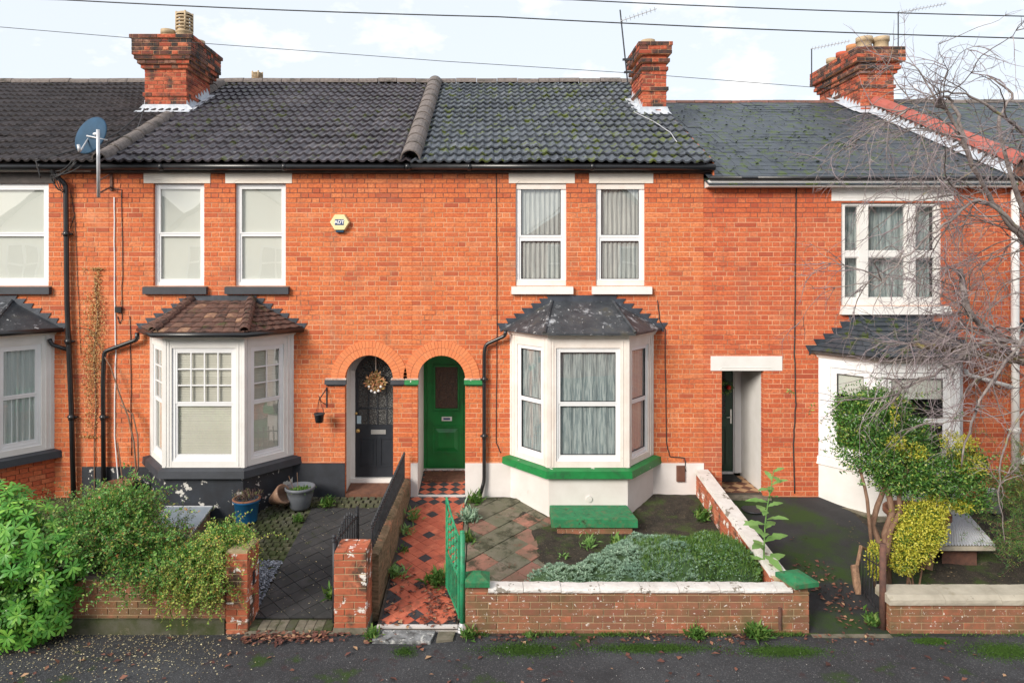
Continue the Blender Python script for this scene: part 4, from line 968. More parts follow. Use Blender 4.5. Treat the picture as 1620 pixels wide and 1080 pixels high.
# ---- house 5
H5 = empty('terraced_house', (10.6, 0, 0), 'red brick terraced house at the right edge behind the bare branches', 'house', 'houses of the brick terrace')
ops5 = [('r', 8.62, 9.7, .62, 4.5)]
full_wall(H5, X45, 13.0, ops5, 4.83, 'brick4', 43, 8.5, 3.0, limit=60)
inner(H5, X45, 13.0, 4.75)
bay(H5, 8.42, M['white'], M['white'], M['slate'], [dict(cover='none', fw=.06)]*3, seed=24, gut=False)
mb = MB(); mb.ring(FAC, 8.62, 9.7, 3.2, 4.5, .07, -.1, -.03); w5 = mb.build('window', M['white'], H5)
p = MB(); p.add([(8.68, .08, 3.25), (9.65, .08, 3.25), (9.65, .08, 4.45), (8.68, .08, 4.45)], [(0, 1, 2, 3)]); p.build('pane', M['glass'], w5)
mb = MB(); mb.box(X45, 13, -.14, .05, 4.83, 4.93); mb.build('fascia_board', M['white'], H5)
r5, ry5, rz5 = tiled_roof(H5, X45+.12, 13.0, -.25, EZ4, TAN4, M['slate'], gauge=.196, courses=28, wd=.255, slate=True, kindname='slate', seed=9)
ridge(r5, X45+.2, 13, ry5, rz5+.02, M['ridge'], r=.10)
# parapet between roofs 4 and 5
pw = MB()
def rz_4(y): return EZ4+(y+.25)*TAN4
ya, yb = -.2, 5.0
pw.add([(x, y, z) for x in (X45-.11, X45+.11) for (y, z) in ((ya, rz_4(ya)-.2), (yb, rz_4(yb)-.2), (yb, rz_4(yb)+.22), (ya, rz_4(ya)+.22))], [(0, 3, 2, 1), (4, 5, 6, 7), (0, 4, 7, 3), (3, 7, 6, 2)])
par = pw.build('parapet', M['chbrick_dark'], H4)
nn = 13
for i in range(nn):
    y0_ = ya+(3.9-ya)*i/nn-.01; y1_ = ya+(3.9-ya)*(i+1)/nn
    mb = MB(); a = Vector((X45, y0_, rz_4(y0_)+.20)); b = Vector((X45, y1_, rz_4(y1_)+.195))
    up = Vector((0, -.43, .9)); mb.half_round(a, b, .145, up, 6, .02)
    mb.build('coping_tile', M['redridge'], par)
step_flash(par, X45-.11, -.1, 3.9, rz_4, TAN4, -1, M['lead'], n=26, hgt=.13)

# ---- roofs of houses 1 to 3
EZ_ = EZ
r1, ryA, rzA = tiled_roof(H1, X01, X12, EY, EZ_, SLP, M['tile_old'], wd=.29, seed=11)
r2, _, _ = tiled_roof(H2, X12, X23, EY, EZ_, SLP, M['tile_brown'], wd=.29, seed=12)
r3, _, _ = tiled_roof(H3, X23, X34+.10, EY, EZ_, SLP, M['tile_blue'], wd=.29, seed=13)
ridge(r1, X01, X12, ryA, rzA+.03, M['ridge']); ridge(r2, X12, X23, ryA, rzA+.03, M['ridge']); ridge(r3, X23, X34+.08, ryA, rzA+.03, M['ridge'])
verge(r2, X23, EY-.02, EZ_+.03, SLP, 5.55, M['ridge'], r=.155)
verge(r1, X12, EY-.02, EZ_+.03, SLP, 2.55, M['ridge'], r=.115)
verge(r1, X12, 3.6, EZ_+3.9*SLP+.02, SLP, 1.0, M['ridge'], r=.12)
mb = MB(); mb.hprism([(X34+.10, EY+.1), (X34+.12, EY+.1), (X34+.12, ryA), (X34+.10, ryA)], lambda x, y: EZ_+(y-EY)*SLP-.30, lambda x, y: EZ_+(y-EY)*SLP-.02); mb.build('gable_wall', M['brick'], H3)
for (rt, a, b) in ((H1, X01, X12), (H2, X12, X23), (H3, X23, X34+.12)): eave(rt, a, b-.002)

# chimneys
zr = lambda y: EZ_+(y-EY)*SLP
zr4 = rz_4
b1 = [(6.30+.58, 6.96, .03), (7.42, 7.50, .05), (7.50, 7.58, .10), (7.58, 7.66, .14), (7.66, 7.95, .17), (7.95, 8.2, .20)]
c1, zt1 = chimney(H1, -6.63, -5.83, 2.49, 3.60, zr(2.49), 7.98, b1, (M['chbrick'], M['chbrick_dark']), seed=3)
pot(c1, -6.30, 2.75, zt1, .13, .17, M['pot']); pot(c1, -5.98, 2.75, zt1, .145, .52, M['pot'], True); pot(c1, -5.95, 3.3, zt1, .13, .14, M['pot'])
step_flash(c1, -5.83, 2.49, 3.55, zr, SLP, 1, M['lead'], n=8); step_flash(c1, -6.63, 2.49, 3.55, zr, SLP, -1, M['lead'], n=8)
mb = MB(); mb.add([(-6.75, 2.30, zr(2.30)+.05), (-5.70, 2.30, zr(2.30)+.05), (-5.70, 2.485, zr(2.49)+.05), (-6.75, 2.485, zr(2.49)+.05), (-5.80, 2.482, zr(2.49)+.14), (-6.66, 2.482, zr(2.49)+.14)], [(0, 1, 2, 3), (3, 2, 4, 5)]); mb.build('apron', M['lead'], c1)
b2 = [(6.95, 7.03, .035), (7.33, 7.41, .03), (7.47, 7.55, .055), (7.6, 7.8, .085), (7.8, 8.2, .10)]
c2, zt2 = chimney(H3, 2.95, 3.40, 2.32, 3.30, zr(2.32), 7.86, b2, (M['chbrick'], M['chbrick_dark']), seed=6)
pot(c2, 3.15, 2.75, zt2, .13, .13, M['pot'])
step_flash(c2, 2.95, 2.32, 3.28, zr, SLP, -1, M['lead'], n=8)
mb = MB(); mb.add([(2.85, 2.14, zr(2.14)+.055), (3.46, 2.14, zr(2.14)+.055), (3.46, 2.315, zr(2.32)+.055), (2.85, 2.315, zr(2.32)+.055), (3.42, 2.312, zr(2.32)+.14), (2.93, 2.312, zr(2.32)+.14)], [(0, 1, 2, 3), (3, 2, 4, 5)]); mb.build('apron', M['lead'], c2)
b3 = [(7.36, 7.44, .03), (7.66, 7.74, .05), (7.74, 7.82, .10), (7.82, 7.9, .08), (7.9, 8.5, .16)]
c3, zt3 = chimney(H4, 7.92, 8.63, 3.82, 5.60, zr4(3.82), 8.18, b3, (M['chbrick'], M['chbrick_dark']), seed=8)
for (x, y, m_, r_, h_) in ((8.10, 4.0, 'pot', .155, .24), (8.46, 4.0, 'pot', .155, .24), (8.1, 4.45, 'potorange', .13, .22), (8.1, 4.9, 'potred', .13, .2), (8.1, 5.35, 'pot', .13, .2), (8.45, 4.7, 'cement', .12, .3)): pot(c3, x, y, zt3, r_, h_, M[m_])
step_flash(c3, 7.92, 3.82, 5.0, zr4, TAN4, -1, M['lead'], n=9)
mb = MB(); mb.add([(7.80, 3.62, zr4(3.62)+.05), (8.30, 3.62, zr4(3.62)+.05), (8.30, 3.815, zr4(3.82)+.05), (7.80, 3.815, zr4(3.82)+.05), (8.16, 3.812, zr4(3.82)+.12), (7.90, 3.812, zr4(3.82)+.12)], [(0, 1, 2, 3), (3, 2, 4, 5)]); mb.build('apron', M['lead'], c3)
# rear chimney pots showing above the ridge
p = P(405, 128, 6.5); rc = empty('chimney', (p.x, 6.5, p.z-.6), parent=H2)
mb = MB(); mb.box(p.x-.22, p.x+.2, 6.4, 6.9, p.z-.8, p.z); mb.build('brick', M['chbrick'], rc); pot(rc, p.x, 6.6, p.z, .12, .26, M['pot'], True)
p = P(971, 135, 6.5); rc = empty('chimney', (p.x, 6.5, p.z-.6), parent=H3)
pot(rc, p.x, 6.6, p.z-.05, .11, .12, M['cement'])

# ---- pipes and cables on the facade (parts of the house they are fixed to)
def pipe(root, pts, r, mat, collars=(), name='downpipe'):
    mb = MB()
    # rounded corners
    pp = [Vector(pts[0])]
    for i in range(1, len(pts)-1):
        a, b, c = map(Vector, (pts[i-1], pts[i], pts[i+1])); k = min(.06, (b-a).length*.4, (c-b).length*.4)
        p0 = b+(a-b).normalized()*k; p2 = b+(c-b).normalized()*k
        for t in (0, .33, .66, 1): pp.append(p0.lerp(b, t).lerp(b.lerp(p2, t), t))
    pp.append(Vector(pts[-1])); mb.tube(pp, r, 10)
    for c in collars: mb.tube([Vector(c)+Vector((0, 0, -.04)), Vector(c)+Vector((0, 0, .04))], r*1.22, 10); mb.box(c[0]-r*2, c[0]+r*2, c[1]+.01, c[1]+.05, c[2]-.012, c[2]+.012)
    return mb.build(name, mat, root, True)
YP = -.07
q = lambda px, py, y=YP: P(px, py, y)
pipe(H1, [P(84, 262, -.17), P(84, 275, -.15), q(104, 292), q(106, 480), q(113, 650), q(117, 812)], .038, M['black'], [q(105, 370), q(108, 540), q(113, 660)])
pipe(H2, [P(217, 526, -.10), P(217, 537, -.1), q(165, 556), q(163, 600), q(164, 792)], .034, M['black'], [q(163, 660)])
pipe(H3, [P(800, 523, -.14), P(799, 531, -.12), q(768, 545), q(766, 560), q(766, 760), q(759, 785, -.12)], .030, M['black'], [q(766, 690), q(766, 600)])
pipe(H1, [P(78, 536, -.1), P(82, 545, -.08), q(107, 553)], .03, M['black'])
pipe(H4, [P(1528, 585, -.12), P(1530, 592, -.1), q(1602, 612)], .032, M['white'])
pipe(H5, [q(1606, 300, -.1), q(1606, 610), q(1606, 745)], .055, M['white'], [q(1606, 520), q(1606, 680)])
def cable(root, pts, r=.006, mat=None, name='cable', sag=0):
    mb = MB(); pp = []
    for i in range(len(pts)-1):
        a, b = Vector(pts[i]), Vector(pts[i+1])
        for t in range(6): pp.append(a.lerp(b, t/6)+Vector((R.gauss(0, .003), 0, -sag*4*(t/6)*(1-t/6))))
    pp.append(Vector(pts[-1])); mb.tube(pp, r, 5); return mb.build(name, mat or M['cable'], root, True)
yc = -.012
cable(H3, [P(785, 262, yc), P(786, 480, yc), P(785, 700, yc), P(792, 716, yc)], .007)
cable(H3, [P(1040, 475, yc), P(1044, 508, yc), P(1052, 520, yc), P(1054, 700, yc), P(1060, 722, yc), P(1083, 724, yc), P(1085, 745, -.03)], .008)
cable(H4, [P(1260, 296, yc), P(1258, 420, yc), P(1257, 560, yc), P(1259, 640, yc), P(1255, 700, yc), P(1257, 780, yc)], .010)
cable(H2, [P(181, 312, yc), P(181, 420, yc), P(183, 560, yc), P(181, 690, yc), P(190, 790, -.05)], .010, M['upvc'])
cable(H2, [P(170, 298, yc), P(192, 300, yc), P(194, 400, yc), P(193, 505, yc), P(189, 512, yc), P(186, 500, yc)], .006)
cable(H2, [P(206, 500, yc), P(207, 600, yc), P(208, 720, yc)], .006)
cable(H1, [P(112, 300, yc), P(118, 340, yc), P(111, 362, yc)], .005); cable(H1, [P(118, 340, yc), P(128, 560, yc)], .004)
mb = MB(); a = P(183, 485, -.02); mb.box(a.x, a.x+.1, -.05, 0, a.z-.09, a.z); mb.build('junction_box', M['black'], H2)
# cable down roof 3 and loose cables on roof 1
cable(r3, [(2.75, 2.2, zr(2.2)+.08), (3.0, 1.6, zr(1.6)+.07), (3.12, 1.0, zr(1.0)+.07), (3.1, .5, zr(.5)+.07)], .008, M['pale_metal'])
cable(r1, [P(228, 172, 2.0), (-6.1, 1.2, zr(1.2)+.08), (-6.2, .4, zr(.4)+.08)], .012); cable(r1, [P(226, 176, 1.9), (-6.3, .9, zr(.9)+.08), (-6.5, .1, zr(.1)+.08), (-6.9, -.28, 5.2), (-6.85, -.25, 4.95)], .012)
for i in range(5):
    a = P(85+R.uniform(-6, 10), 272+R.uniform(-8, 12), -.2); b = P(120+R.uniform(-10, 15), 255+R.uniform(-6, 8), -.3); c = P(100+R.uniform(-8, 8), 300+R.uniform(-8, 5), -.12)
    cable(H1, [b, a, c], .008, sag=.05)

# ------------------------------------------------------------------ things on the facade
# satellite dish
p = P(143, 214, -.62); dishr = empty('satellite_dish', (P(156, 305, -.1)), 'blue-grey satellite dish on a white pole at the eaves above the downpipes', 'satellite dish')
mb = MB(); ax = Vector((-.35, -1, .30)).normalized(); Mr = ax.to_track_quat('Z', 'Y').to_matrix()
prof = [(0, -.055), (.1, -.05), (.2, -.03), (.28, -.004), (.30, .006), (.295, .012), (.27, .0), (.19, -.02), (.1, -.038), (0, -.042)]
Mb_ = (-ax).to_track_quat('Z', 'Y').to_matrix(); mb.lathe(p, [(r_, z_) for r_, z_ in prof], 36, Mb_); mb.build('reflector', M['dish'], dishr, True)
pt, pb = P(155, 205, -.74), P(157, 312, -.10)
mb = MB(); pole_t = Vector((pt.x, -.60-.14, pt.z)); mb.tube([P(155, 205, -.84), P(156, 312, -.66)], .024, 10); mb.build('pole', M['pale_metal'], dishr, True)
mb = MB(); mb.tube([P(156, 306, -.6), P(175, 296, -.02)], .015, 6); mb.tube([P(156, 286, -.6), P(176, 275, -.02)], .012, 6); mb.box(P(176, 270, -.02).x-.02, P(176, 270, -.02).x+.02, -.03, -.005, P(176, 302, 0).z, P(176, 268, 0).z); mb.build('bracket', M['rust'], dishr)
mb = MB(); mb.tube([P(143, 214, -.60), P(155, 212, -.74)], .03, 8); mb.tube([P(137, 215, -.74), P(170, 222, -.72)], .012, 6); mb.tube([p+Mb_ @ Vector((0, 0, 0)), P(128, 238, -.9), P(124, 234, -1.0)], .012, 6); mb.tube([P(124, 229, -1.0), P(126, 240, -1.0)], .022, 8); mb.build('arm', M['pale_metal'], dishr, True)
# alarm box
p = P(538.5, 352, 0); al = empty('alarm_box', (p.x, -.0, p.z-.13), 'pale yellow hexagonal alarm box on the brickwork with a navy sign', 'alarm box')
hexa = [(p.x+.147*math.cos(rad(60*i)), p.z+.135*math.sin(rad(60*i))) for i in range(6)]; hexb = [(p.x+.16*math.cos(rad(60*i)), p.z+.147*math.sin(rad(60*i))) for i in range(6)]
mb = MB(); mb.add([(x, -.075, z) for x, z in hexa]+[(x, -.003, z) for x, z in hexb], [(0, 1, 2, 3, 4, 5)]+[(i, i+6, (i+1) % 6+6, (i+1) % 6) for i in range(6)]); mb.build('cover', M['alarm'], al)
mb = MB(); mb.box(p.x-.068, p.x+.068, -.078, -.0755, p.z-.045, p.z+.045); sg = mb.build('badge', M['navy'], al)
tcv = bpy.data.curves.new('txt', 'FONT'); tcv.body = 'ADT'; tcv.size = .075; tcv.extrude = .0008; tcv.align_x = 'CENTER'; tcv.align_y = 'CENTER'; tcv.offset = .0022
to = bpy.data.objects.new('txt', tcv); COL.objects.link(to); bpy.context.view_layer.update()
me = bpy.data.meshes.new_from_object(to.evaluated_get(bpy.context.evaluated_depsgraph_get())); bpy.data.objects.remove(to)
me.transform(Matrix.Rotation(rad(90), 4, 'X')); me.materials.clear(); me.materials.append(M['printwhite'])
link('lettering', me, (p.x, -.080, p.z), sg)
mb = MB(); mb.box(p.x-.06, p.x+.06, -.06, -.004, p.z-.155, p.z-.128); mb.build('beacon', M['dish'], al)
# hanging basket bracket with pot
p = P(517, 612, 0); bk = empty('plant_bracket', (p.x, 0, p.z-.3), 'black iron scroll bracket on the brick beside the black door', 'bracket')
mb = MB(); mb.box(p.x-.01, p.x+.01, -.012, -.002, p.z-.32, p.z); mb.tube([(p.x, -.01, p.z-.02), (p.x-.07, -.22, p.z-.16)], .009, 6); mb.tube([(p.x, -.01, p.z-.28), (p.x-.05, -.15, p.z-.2), (p.x-.07, -.22, p.z-.10)], .007, 6); mb.build('bracket_arm', M['blackiron'], bk)
p2 = P(505, 668, -.22); hp = empty('hanging_pot', p2, 'small black hanging pot below the scroll bracket', 'plant pot')
mb = MB(); mb.lathe(p2, [(0, 0), (.055, 0), (.075, .12), (.085, .125), (.085, .14), (.07, .14), (.06, .10), (0, .10)], 16); mb.build('pot', M['blackiron'], hp, True)
mb = MB()
for k in range(3): a = k*2.1; mb.tube([p2+Vector((.08*math.cos(a), .08*math.sin(a), .135)), p2+Vector((0, 0, .36))], .003, 4)
mb.build('wire', M['blackiron'], hp)
# wreath of dried flowers
wc = P(594, 604, .36); wr = empty('door_wreath', wc, 'dried flower wreath with white pompons hanging on the black door', 'wreath')
def leaf_np(base, t, nrm, L_, W_, fold=.25):
    """numpy arrays: base points, length directions, normals -> vertices and faces of folded diamond leaves"""
    t = t/np.linalg.norm(t, axis=1)[:, None]; w_ = np.cross(t, nrm); w_ /= (np.linalg.norm(w_, axis=1)[:, None]+1e-9); nn_ = np.cross(w_, t)
    L_ = L_[:, None]; W_ = W_[:, None]
    mid = base+t*L_*.48
    v = np.stack([base, mid+w_*W_*.5+nn_*W_*fold, base+t*L_-nn_*L_*.06, mid-w_*W_*.5+nn_*W_*fold], 1).reshape(-1, 3)
    n = len(base); i = np.arange(n)[:, None]*4
    f = np.concatenate([i+np.array([[0, 1, 2]]), i+np.array([[0, 2, 3]])], 1).reshape(-1, 3)
    return v, f
def np_mesh(name, v, f, mat, parent=None, **kw):
    lo, hi = v.min(0), v.max(0); o = np.array([(lo[0]+hi[0])/2, (lo[1]+hi[1])/2, lo[2]]); v = v-o
    me = bpy.data.meshes.new(name); n = len(v); m = len(f)
    me.vertices.add(n); me.vertices.foreach_set('co', v.astype(np.float32).ravel())
    me.loops.add(m*3); me.loops.foreach_set('vertex_index', f.astype(np.int32).ravel())
    me.polygons.add(m); me.polygons.foreach_set('loop_start', np.arange(0, m*3, 3, dtype=np.int32))
    try: me.polygons.foreach_set('loop_total', np.full(m, 3, dtype=np.int32))
    except Exception: pass
    me.materials.append(mat); me.update(calc_edges=True); me.validate()
    return setp(link(name, me, o, parent), **kw)
RN = np.random.default_rng(5)
def lumps(lst, n, shell=.55, squash=1):
    """points through a set of ellipsoid lumps (centre, radii, weight); returns points and outward directions"""
    ws = np.array([l[2] if len(l) > 2 else np.prod(l[1])**(2/3) for l in lst], float); ws /= ws.sum()
    idx = RN.choice(len(lst), n, p=ws); c = np.array([l[0] for l in lst])[idx]; r = np.array([l[1] for l in lst])[idx]
    d = RN.normal(size=(n, 3)); d /= np.linalg.norm(d, axis=1)[:, None]
    rad_ = shell+(1-shell)*RN.random(n)**.5; rad_ *= 1+.10*RN.normal(size=n)
    return c+d*r*rad_[:, None], d
def foliage(name, parent, mat, lst, n, L_, W_, shell=.55, out=.8, up=.3, **kw):
    p, d = lumps(lst, n, shell); t = d*out+RN.normal(size=(n, 3))*.6+np.array([0, 0, up]); nr = d+RN.normal(size=(n, 3))*.5+np.array([0, 0, .5])
    v, f = leaf_np(p, t, nr, RN.uniform(*L_, n), RN.uniform(*W_, n)); return np_mesh(name, v, f, mat, parent, **kw)
def ringpts(n, r0, r1):
    a = RN.random(n)*6.283; r = RN.uniform(r0, r1, n); return np.stack([r*np.cos(a), RN.normal(size=n)*.02-.02, r*np.sin(a)], 1)
pp = ringpts(420, .03, .15)+np.array(wc); tt = RN.normal(size=(420, 3))+(pp-np.array(wc))*10
v, f = leaf_np(pp, tt, np.tile([0, -1, .2], (420, 1))+RN.normal(size=(420, 3))*.3, RN.uniform(.03, .07, 420), RN.uniform(.015, .03, 420)); np_mesh('dried_flowers', v, f, mk('dried_flower', (.5, .2, .1), rnd=[(0, (.14, .12, .03)), (.4, (.38, .26, .10)), (.7, (.52, .20, .09)), (1, (.62, .42, .26))]), wr, kind='stuff')
for k in range(5):
    a = rad(200+35*k); mb = MB(); mb.lathe(wc+Vector((.10*math.cos(a), -.05, .14*math.sin(a)-.02)), [(0, -.022), (.016, -.015), (.022, 0), (.016, .015), (0, .022)], 8); mb.build('pompon', M['upvc'], wr, True)
mb = MB(); mb.box(wc.x-.008, wc.x+.008, wc.y+.02, wc.y+.03, wc.z+.1, wc.z+.42); mb.build('ribbon', M['oldwhite'], wr)
p = P(1147, 612, .90); wr4 = empty('door_wreath', p, 'small green wreath with a red bauble on the dark green door', 'wreath')
pp = ringpts(160, .06, .12)+np.array(p); v, f = leaf_np(pp, RN.normal(size=(160, 3)), np.tile([0, -1, .2], (160, 1)), RN.uniform(.03, .06, 160), RN.uniform(.012, .02, 160)); np_mesh('greenery', v, f, M['leaf_dark'], wr4, kind='stuff')
mb = MB(); mb.lathe(p+Vector((.05, -.04, 0)), [(0, -.04), (.03, -.028), (.04, 0), (.03, .028), (0, .04)], 12); mb.build('bauble', M['red'], wr4, True)

# ------------------------------------------------------------------ television aerials and cables in the air
def aerial(label, foot, top, boom_a, boom_b, n, group='television aerials'):
    a = empty('television_aerial', foot, label, 'aerial', group); foot, top, ba, bb = map(Vector, (foot, top, boom_a, boom_b))
    mb = MB(); mb.tube([foot, top], .014, 6); mb.build('mast', M['blackiron'], a)
    mb = MB(); mb.tube([ba, bb], .009, 5); mb.build('boom', M['pale_metal'], a)
    mb = MB(); d = (bb-ba).normalized(); s = Vector((0, 1, 0)).cross(d).normalized(); side = Vector((.25, .9, .1)).normalized()
    for i in range(n): c = ba.lerp(bb, (i+.5)/n); l = .09-.03*i/n; mb.tube([c-side*l-s*.03, c+side*l+s*.03], .004, 4)
    mb.build('element', M['pale_metal'], a, kind='stuff')
    return a
A2 = aerial('thin aerial with a leaning mast on the chimney above the green door house', P(993, 131, 2.5), P(981, 16, 2.5), P(981, 34, 2.5), P(1039, 14, 2.2), 9)
aerial('aerial on a short mast at the left side of the far right chimney', P(1284, 137, 4.7), P(1284, 77, 4.7), P(1282, 78, 4.7), P(1345, 65, 4.4), 12)
aerial('tall aerial on the right side of the far right chimney', P(1421, 84, 4.2), P(1421, 19, 4.2), P(1419, 21, 4.2), P(1497, 6, 3.9), 14)
mb = MB(); mb.box(P(985, 94, 2.5).x, P(1000, 94, 2.5).x, 2.48, 2.52, P(0, 96, 2.5).z, P(0, 93, 2.5).z); mb.box(P(985, 114, 2.5).x+.03, P(1002, 114, 2.5).x, 2.48, 2.52, P(0, 116, 2.5).z, P(0, 113, 2.5).z); mb.build('wall_bracket', M['blackiron'], A2)
def span_cable(pts, r, label, sag=.02):
    mb = MB(); pp = []
    pts = [Vector(p) for p in pts]
    for i in range(len(pts)-1):
        for t in range(8): pp.append(pts[i].lerp(pts[i+1], t/8)+Vector((0, 0, -sag*4*(t/8)*(1-t/8))))
    pp.append(pts[-1]); mb.tube(pp, r, 5); mb.build('overhead_cable', M['cable'], None, True, label=label, cat='cable', group='overhead cables')
def ext(p, q_, k): return p+(p-q_)*k
a, b = P(100, 0, -2.6), P(1620, 61, -2.6); span_cable([ext(a, b, .5), a, P(790, 27, -2.6), b, ext(b, a, .5)], .0075, 'longest overhead cable, crossing the sky from upper left to right')
a, b = P(905, 0, -2.0), P(1620, 26, -2.0); span_cable([ext(a, b, .9), a, b, ext(b, a, .5)], .0075, 'upper overhead cable in the top right of the sky')
a, b = P(0, 43, -1.6), P(215, 61, -1.5); span_cable([ext(a, b, 1), a, b, P(500, 82, -1.3), P(700, 97, -1.2), P(1000, 116, -1.0), P(1283, 138, -.8), P(1440, 150, -.6), P(1720, 170, -.5)], .0042, 'lowest and thinnest overhead cable, crossing below the other two', .0)

# ------------------------------------------------------------------ ground
ZP = -.46
def sheet(name, x0, x1, y0, y1, z, mat, nx=1, ny=1):
    mb = MB(); fz_ = z if callable(z) else (lambda x, y: z); vs = [(x0+(x1-x0)*i/nx, y0+(y1-y0)*j/ny, 0) for j in range(ny+1) for i in range(nx+1)]
    vs = [(x, y, fz_(x, y)) for x, y, _ in vs]; m = nx+1
    mb.add(vs, [(j*m+i, j*m+i+1, (j+1)*m+i+1, (j+1)*m+i) for j in range(ny) for i in range(nx)])
    return mb.build(name, mat, None, kind='structure')
sheet('ground', -300, 300, -300, 300, -.75, M['soil'])
mb = MB(); mb.box(-60, 60, -5.1, -3.12, -.7, ZP); pav = mb.build('pavement', M['asphalt'], None, kind='structure')
mb = MB(); x = -30
while x < 30: mb.box(x, x+.905, -5.22, -5.105, -.7, ZP+.002); x += .915
mb.build('kerb', M['kerb'], None, kind='structure')
mb = MB(); mb.box(-60, 60, -11.2, -5.22, -.74, -.58); mb.build('road', M['road'], None, kind='structure')
mb = MB(); mb.box(-60, 60, -13.2, -11.2, -.74, ZP); mb.build('far_pavement', M['asphalt'], None, kind='structure')
nf = lambda x, y: mnoise.noise(Vector((x*2.1, y*2.1, 3)))*.02+mnoise.noise(Vector((x*7, y*7, 5)))*.008
def gz(x, y): return g(y) if y < -.0 else g(0)
sheet('garden_soil', -12.5, -1.42, -3.0, .0, lambda x, y: gz(x, y)-.022+nf(x, y)*.5, M['soil'], 90, 30)
sheet('front_garden_soil', -.36, 3.36, -2.96, .0, lambda x, y: gz(x, y)-.012+nf(x, y)+.045*max(0, min(1, (x-.35+mnoise.noise(Vector((x*2, y*2.5, 8)))*.5)/.5)), M['soil'], 110, 80)
sheet('garden_path_bed', -1.24, -.34, -3.12, .0, lambda x, y: gz(x, y)-.008, M['bed'], 2, 10)
sheet('driveway', 3.40, 5.45, -3.2, .0, lambda x, y: -.455 if y < -3.12 else g(y)*1.05-.01+nf(x, y)*.4, M['drive'], 20, 30)
sheet('side_garden_soil', 5.45, 13, -3.0, .0, lambda x, y: gz(x, y)-.02+nf(x, y)*1.5, M['soil'], 60, 30)
mb = MB(); mb.box(3.56, 4.43, -3.23, -3.17, -.5, ZP+.012); mb.build('driveway_edging', M['kerb'], None, kind='structure')

# tiled path of house 3
def clip(poly, x0, x1, y0, y1):
    def cut(pl, ins, inter):
        out = []
        for i in range(len(pl)):
            a, b = pl[i-1], pl[i]; ia, ib = ins(a), ins(b)
            if ia != ib: out.append(inter(a, b))
            if ib: out.append(b)
        return out
    for (ax, v, sg_) in ((0, x0, 1), (0, x1, -1), (1, y0, 1), (1, y1, -1)):
        poly = cut(poly, lambda p: (p[ax]-v)*sg_ >= 0, lambda a, b: (tuple(a[k]+(b[k]-a[k])*(v-a[ax])/(b[ax]-a[ax]) for k in (0, 1))))
        if len(poly) < 3: return []
    return poly
def area(p): return abs(sum(p[i-1][0]*p[i][1]-p[i][0]*p[i-1][1] for i in range(len(p))))/2
def diamond_floor(parent, x0, x1, y0, y1, side, zfun, choose, th=.008, gap=.004, name='tile', ox=None, seed=0, jit=.001, slope=.135):
    h = side/math.sqrt(2); rr = random.Random(seed); cache = {}
    ox = x0 if ox is None else ox
    hh = h-gap*.7
    nc = int((x1-x0)/h)+4; nr = int((y1-y0)/h)+4
    for r in range(-2, nr):
        for c in range(-2, nc):
            if (r+c) % 2: continue
            cx_, cy_ = ox+c*h, y0+r*h
            poly = [(cx_-hh, cy_), (cx_, cy_-hh), (cx_+hh, cy_), (cx_, cy_+hh)]
            pc = clip(poly, x0, x1, y0, y1)
            if not pc or area(pc) < .12*hh*hh: continue
            mat = choose(c, r); dz = rr.gauss(0, jit); full = abs(area(pc)-2*hh*hh) < 1e-6
            if full and mat.name in cache: link(name, cache[mat.name], (cx_, cy_, zfun(cx_, cy_)+dz), parent); continue
            mb = MB(); b = .0025
            cxm = sum(p[0] for p in pc)/len(pc); cym = sum(p[1] for p in pc)/len(pc)
            top = [(p[0]+(cxm-p[0])*b*2/hh, p[1]+(cym-p[1])*b*2/hh) for p in pc]
            n = len(pc); zf = lambda x, y: zfun(cx_, cy_)+slope*(y-cy_)
            mb.add([(p[0], p[1], zf(*p)-.004) for p in pc]+[(p[0], p[1], zf(*p)+th-b) for p in pc]+[(p[0], p[1], zf(*p)+th) for p in top],
                [tuple(range(2*n, 3*n))]+[(i, (i+1) % n, (i+1) % n+n, i+n) for i in range(n)]+[(n+i, (i+1) % n+n, (i+1) % n+2*n, i+2*n) for i in range(n)])
            me = mb.mesh(name, mat, (cx_, cy_, zfun(cx_, cy_)))
            if full: cache[mat.name] = me
            link(name, me, (cx_, cy_, zfun(cx_, cy_)+dz), parent)
pathr = empty('tiled_path', (-.79, -1.5, g(-1.5)), kind='structure')
def ch3(c, r):
    if c == 0 or (c >= 8 and r % 6 < 2): return M['tile_black']
    if c == 4 and r % 6 == 2: return M['tile_black']
    if c == 1 and r % 6 == 5: return M['tile_black']
    if r <= 1 and c % 2 == 0: return M['tile_black']
    if r >= 30 and c % 2 == 0: return M['tile_black']
    return M['tile_red']
diamond_floor(pathr, -1.21, -.36, -3.06, -.03, .1355, lambda x, y: g(y)-.006, ch3, seed=4)
mb = MB(); mb.hprism([(-1.10, .0), (-.357, .0), (-.357, 1.0), (-1.10, 1.0)], -.2, lambda x, y: .0+.10*y); mb.build('porch_floor', M['bed'], None, kind='structure')
pr = empty('porch_tiling', (-.73, .4, .0), kind='structure')
diamond_floor(pr, -1.098, -.36, .045, .98, .1355, lambda x, y: .0+.10*y, lambda c, r: M['tile_black'] if (r % 2 == 0 and c % 2 == 0) else M['tile_red'], seed=5, slope=.10)
mb = MB(); mb.hprism([(-1.24, -3.10), (-.34, -3.10), (-.34, -3.05), (-1.24, -3.05)], -.5, -.405); mb.build('path_edging', M['plinth_white'], None, kind='structure')
mb = MB(); rr = random.Random(3)
sl1 = [(-1.25, -3.34), (-.62, -3.36), (-.58, -3.14), (-1.24, -3.12)]
mb.hprism(sl1, -.5, -.425); stp = mb.build('step_slab', mk('mottled_step_stone', (.34, .35, .36), (.10, .10, .10), 9, .9, layers=[((.62, .62, .60), 16, .56, .64, 10), ((.05, .05, .05), 11, .60, .66, 10)], bump=(40, .9, .02)), None, kind='structure')
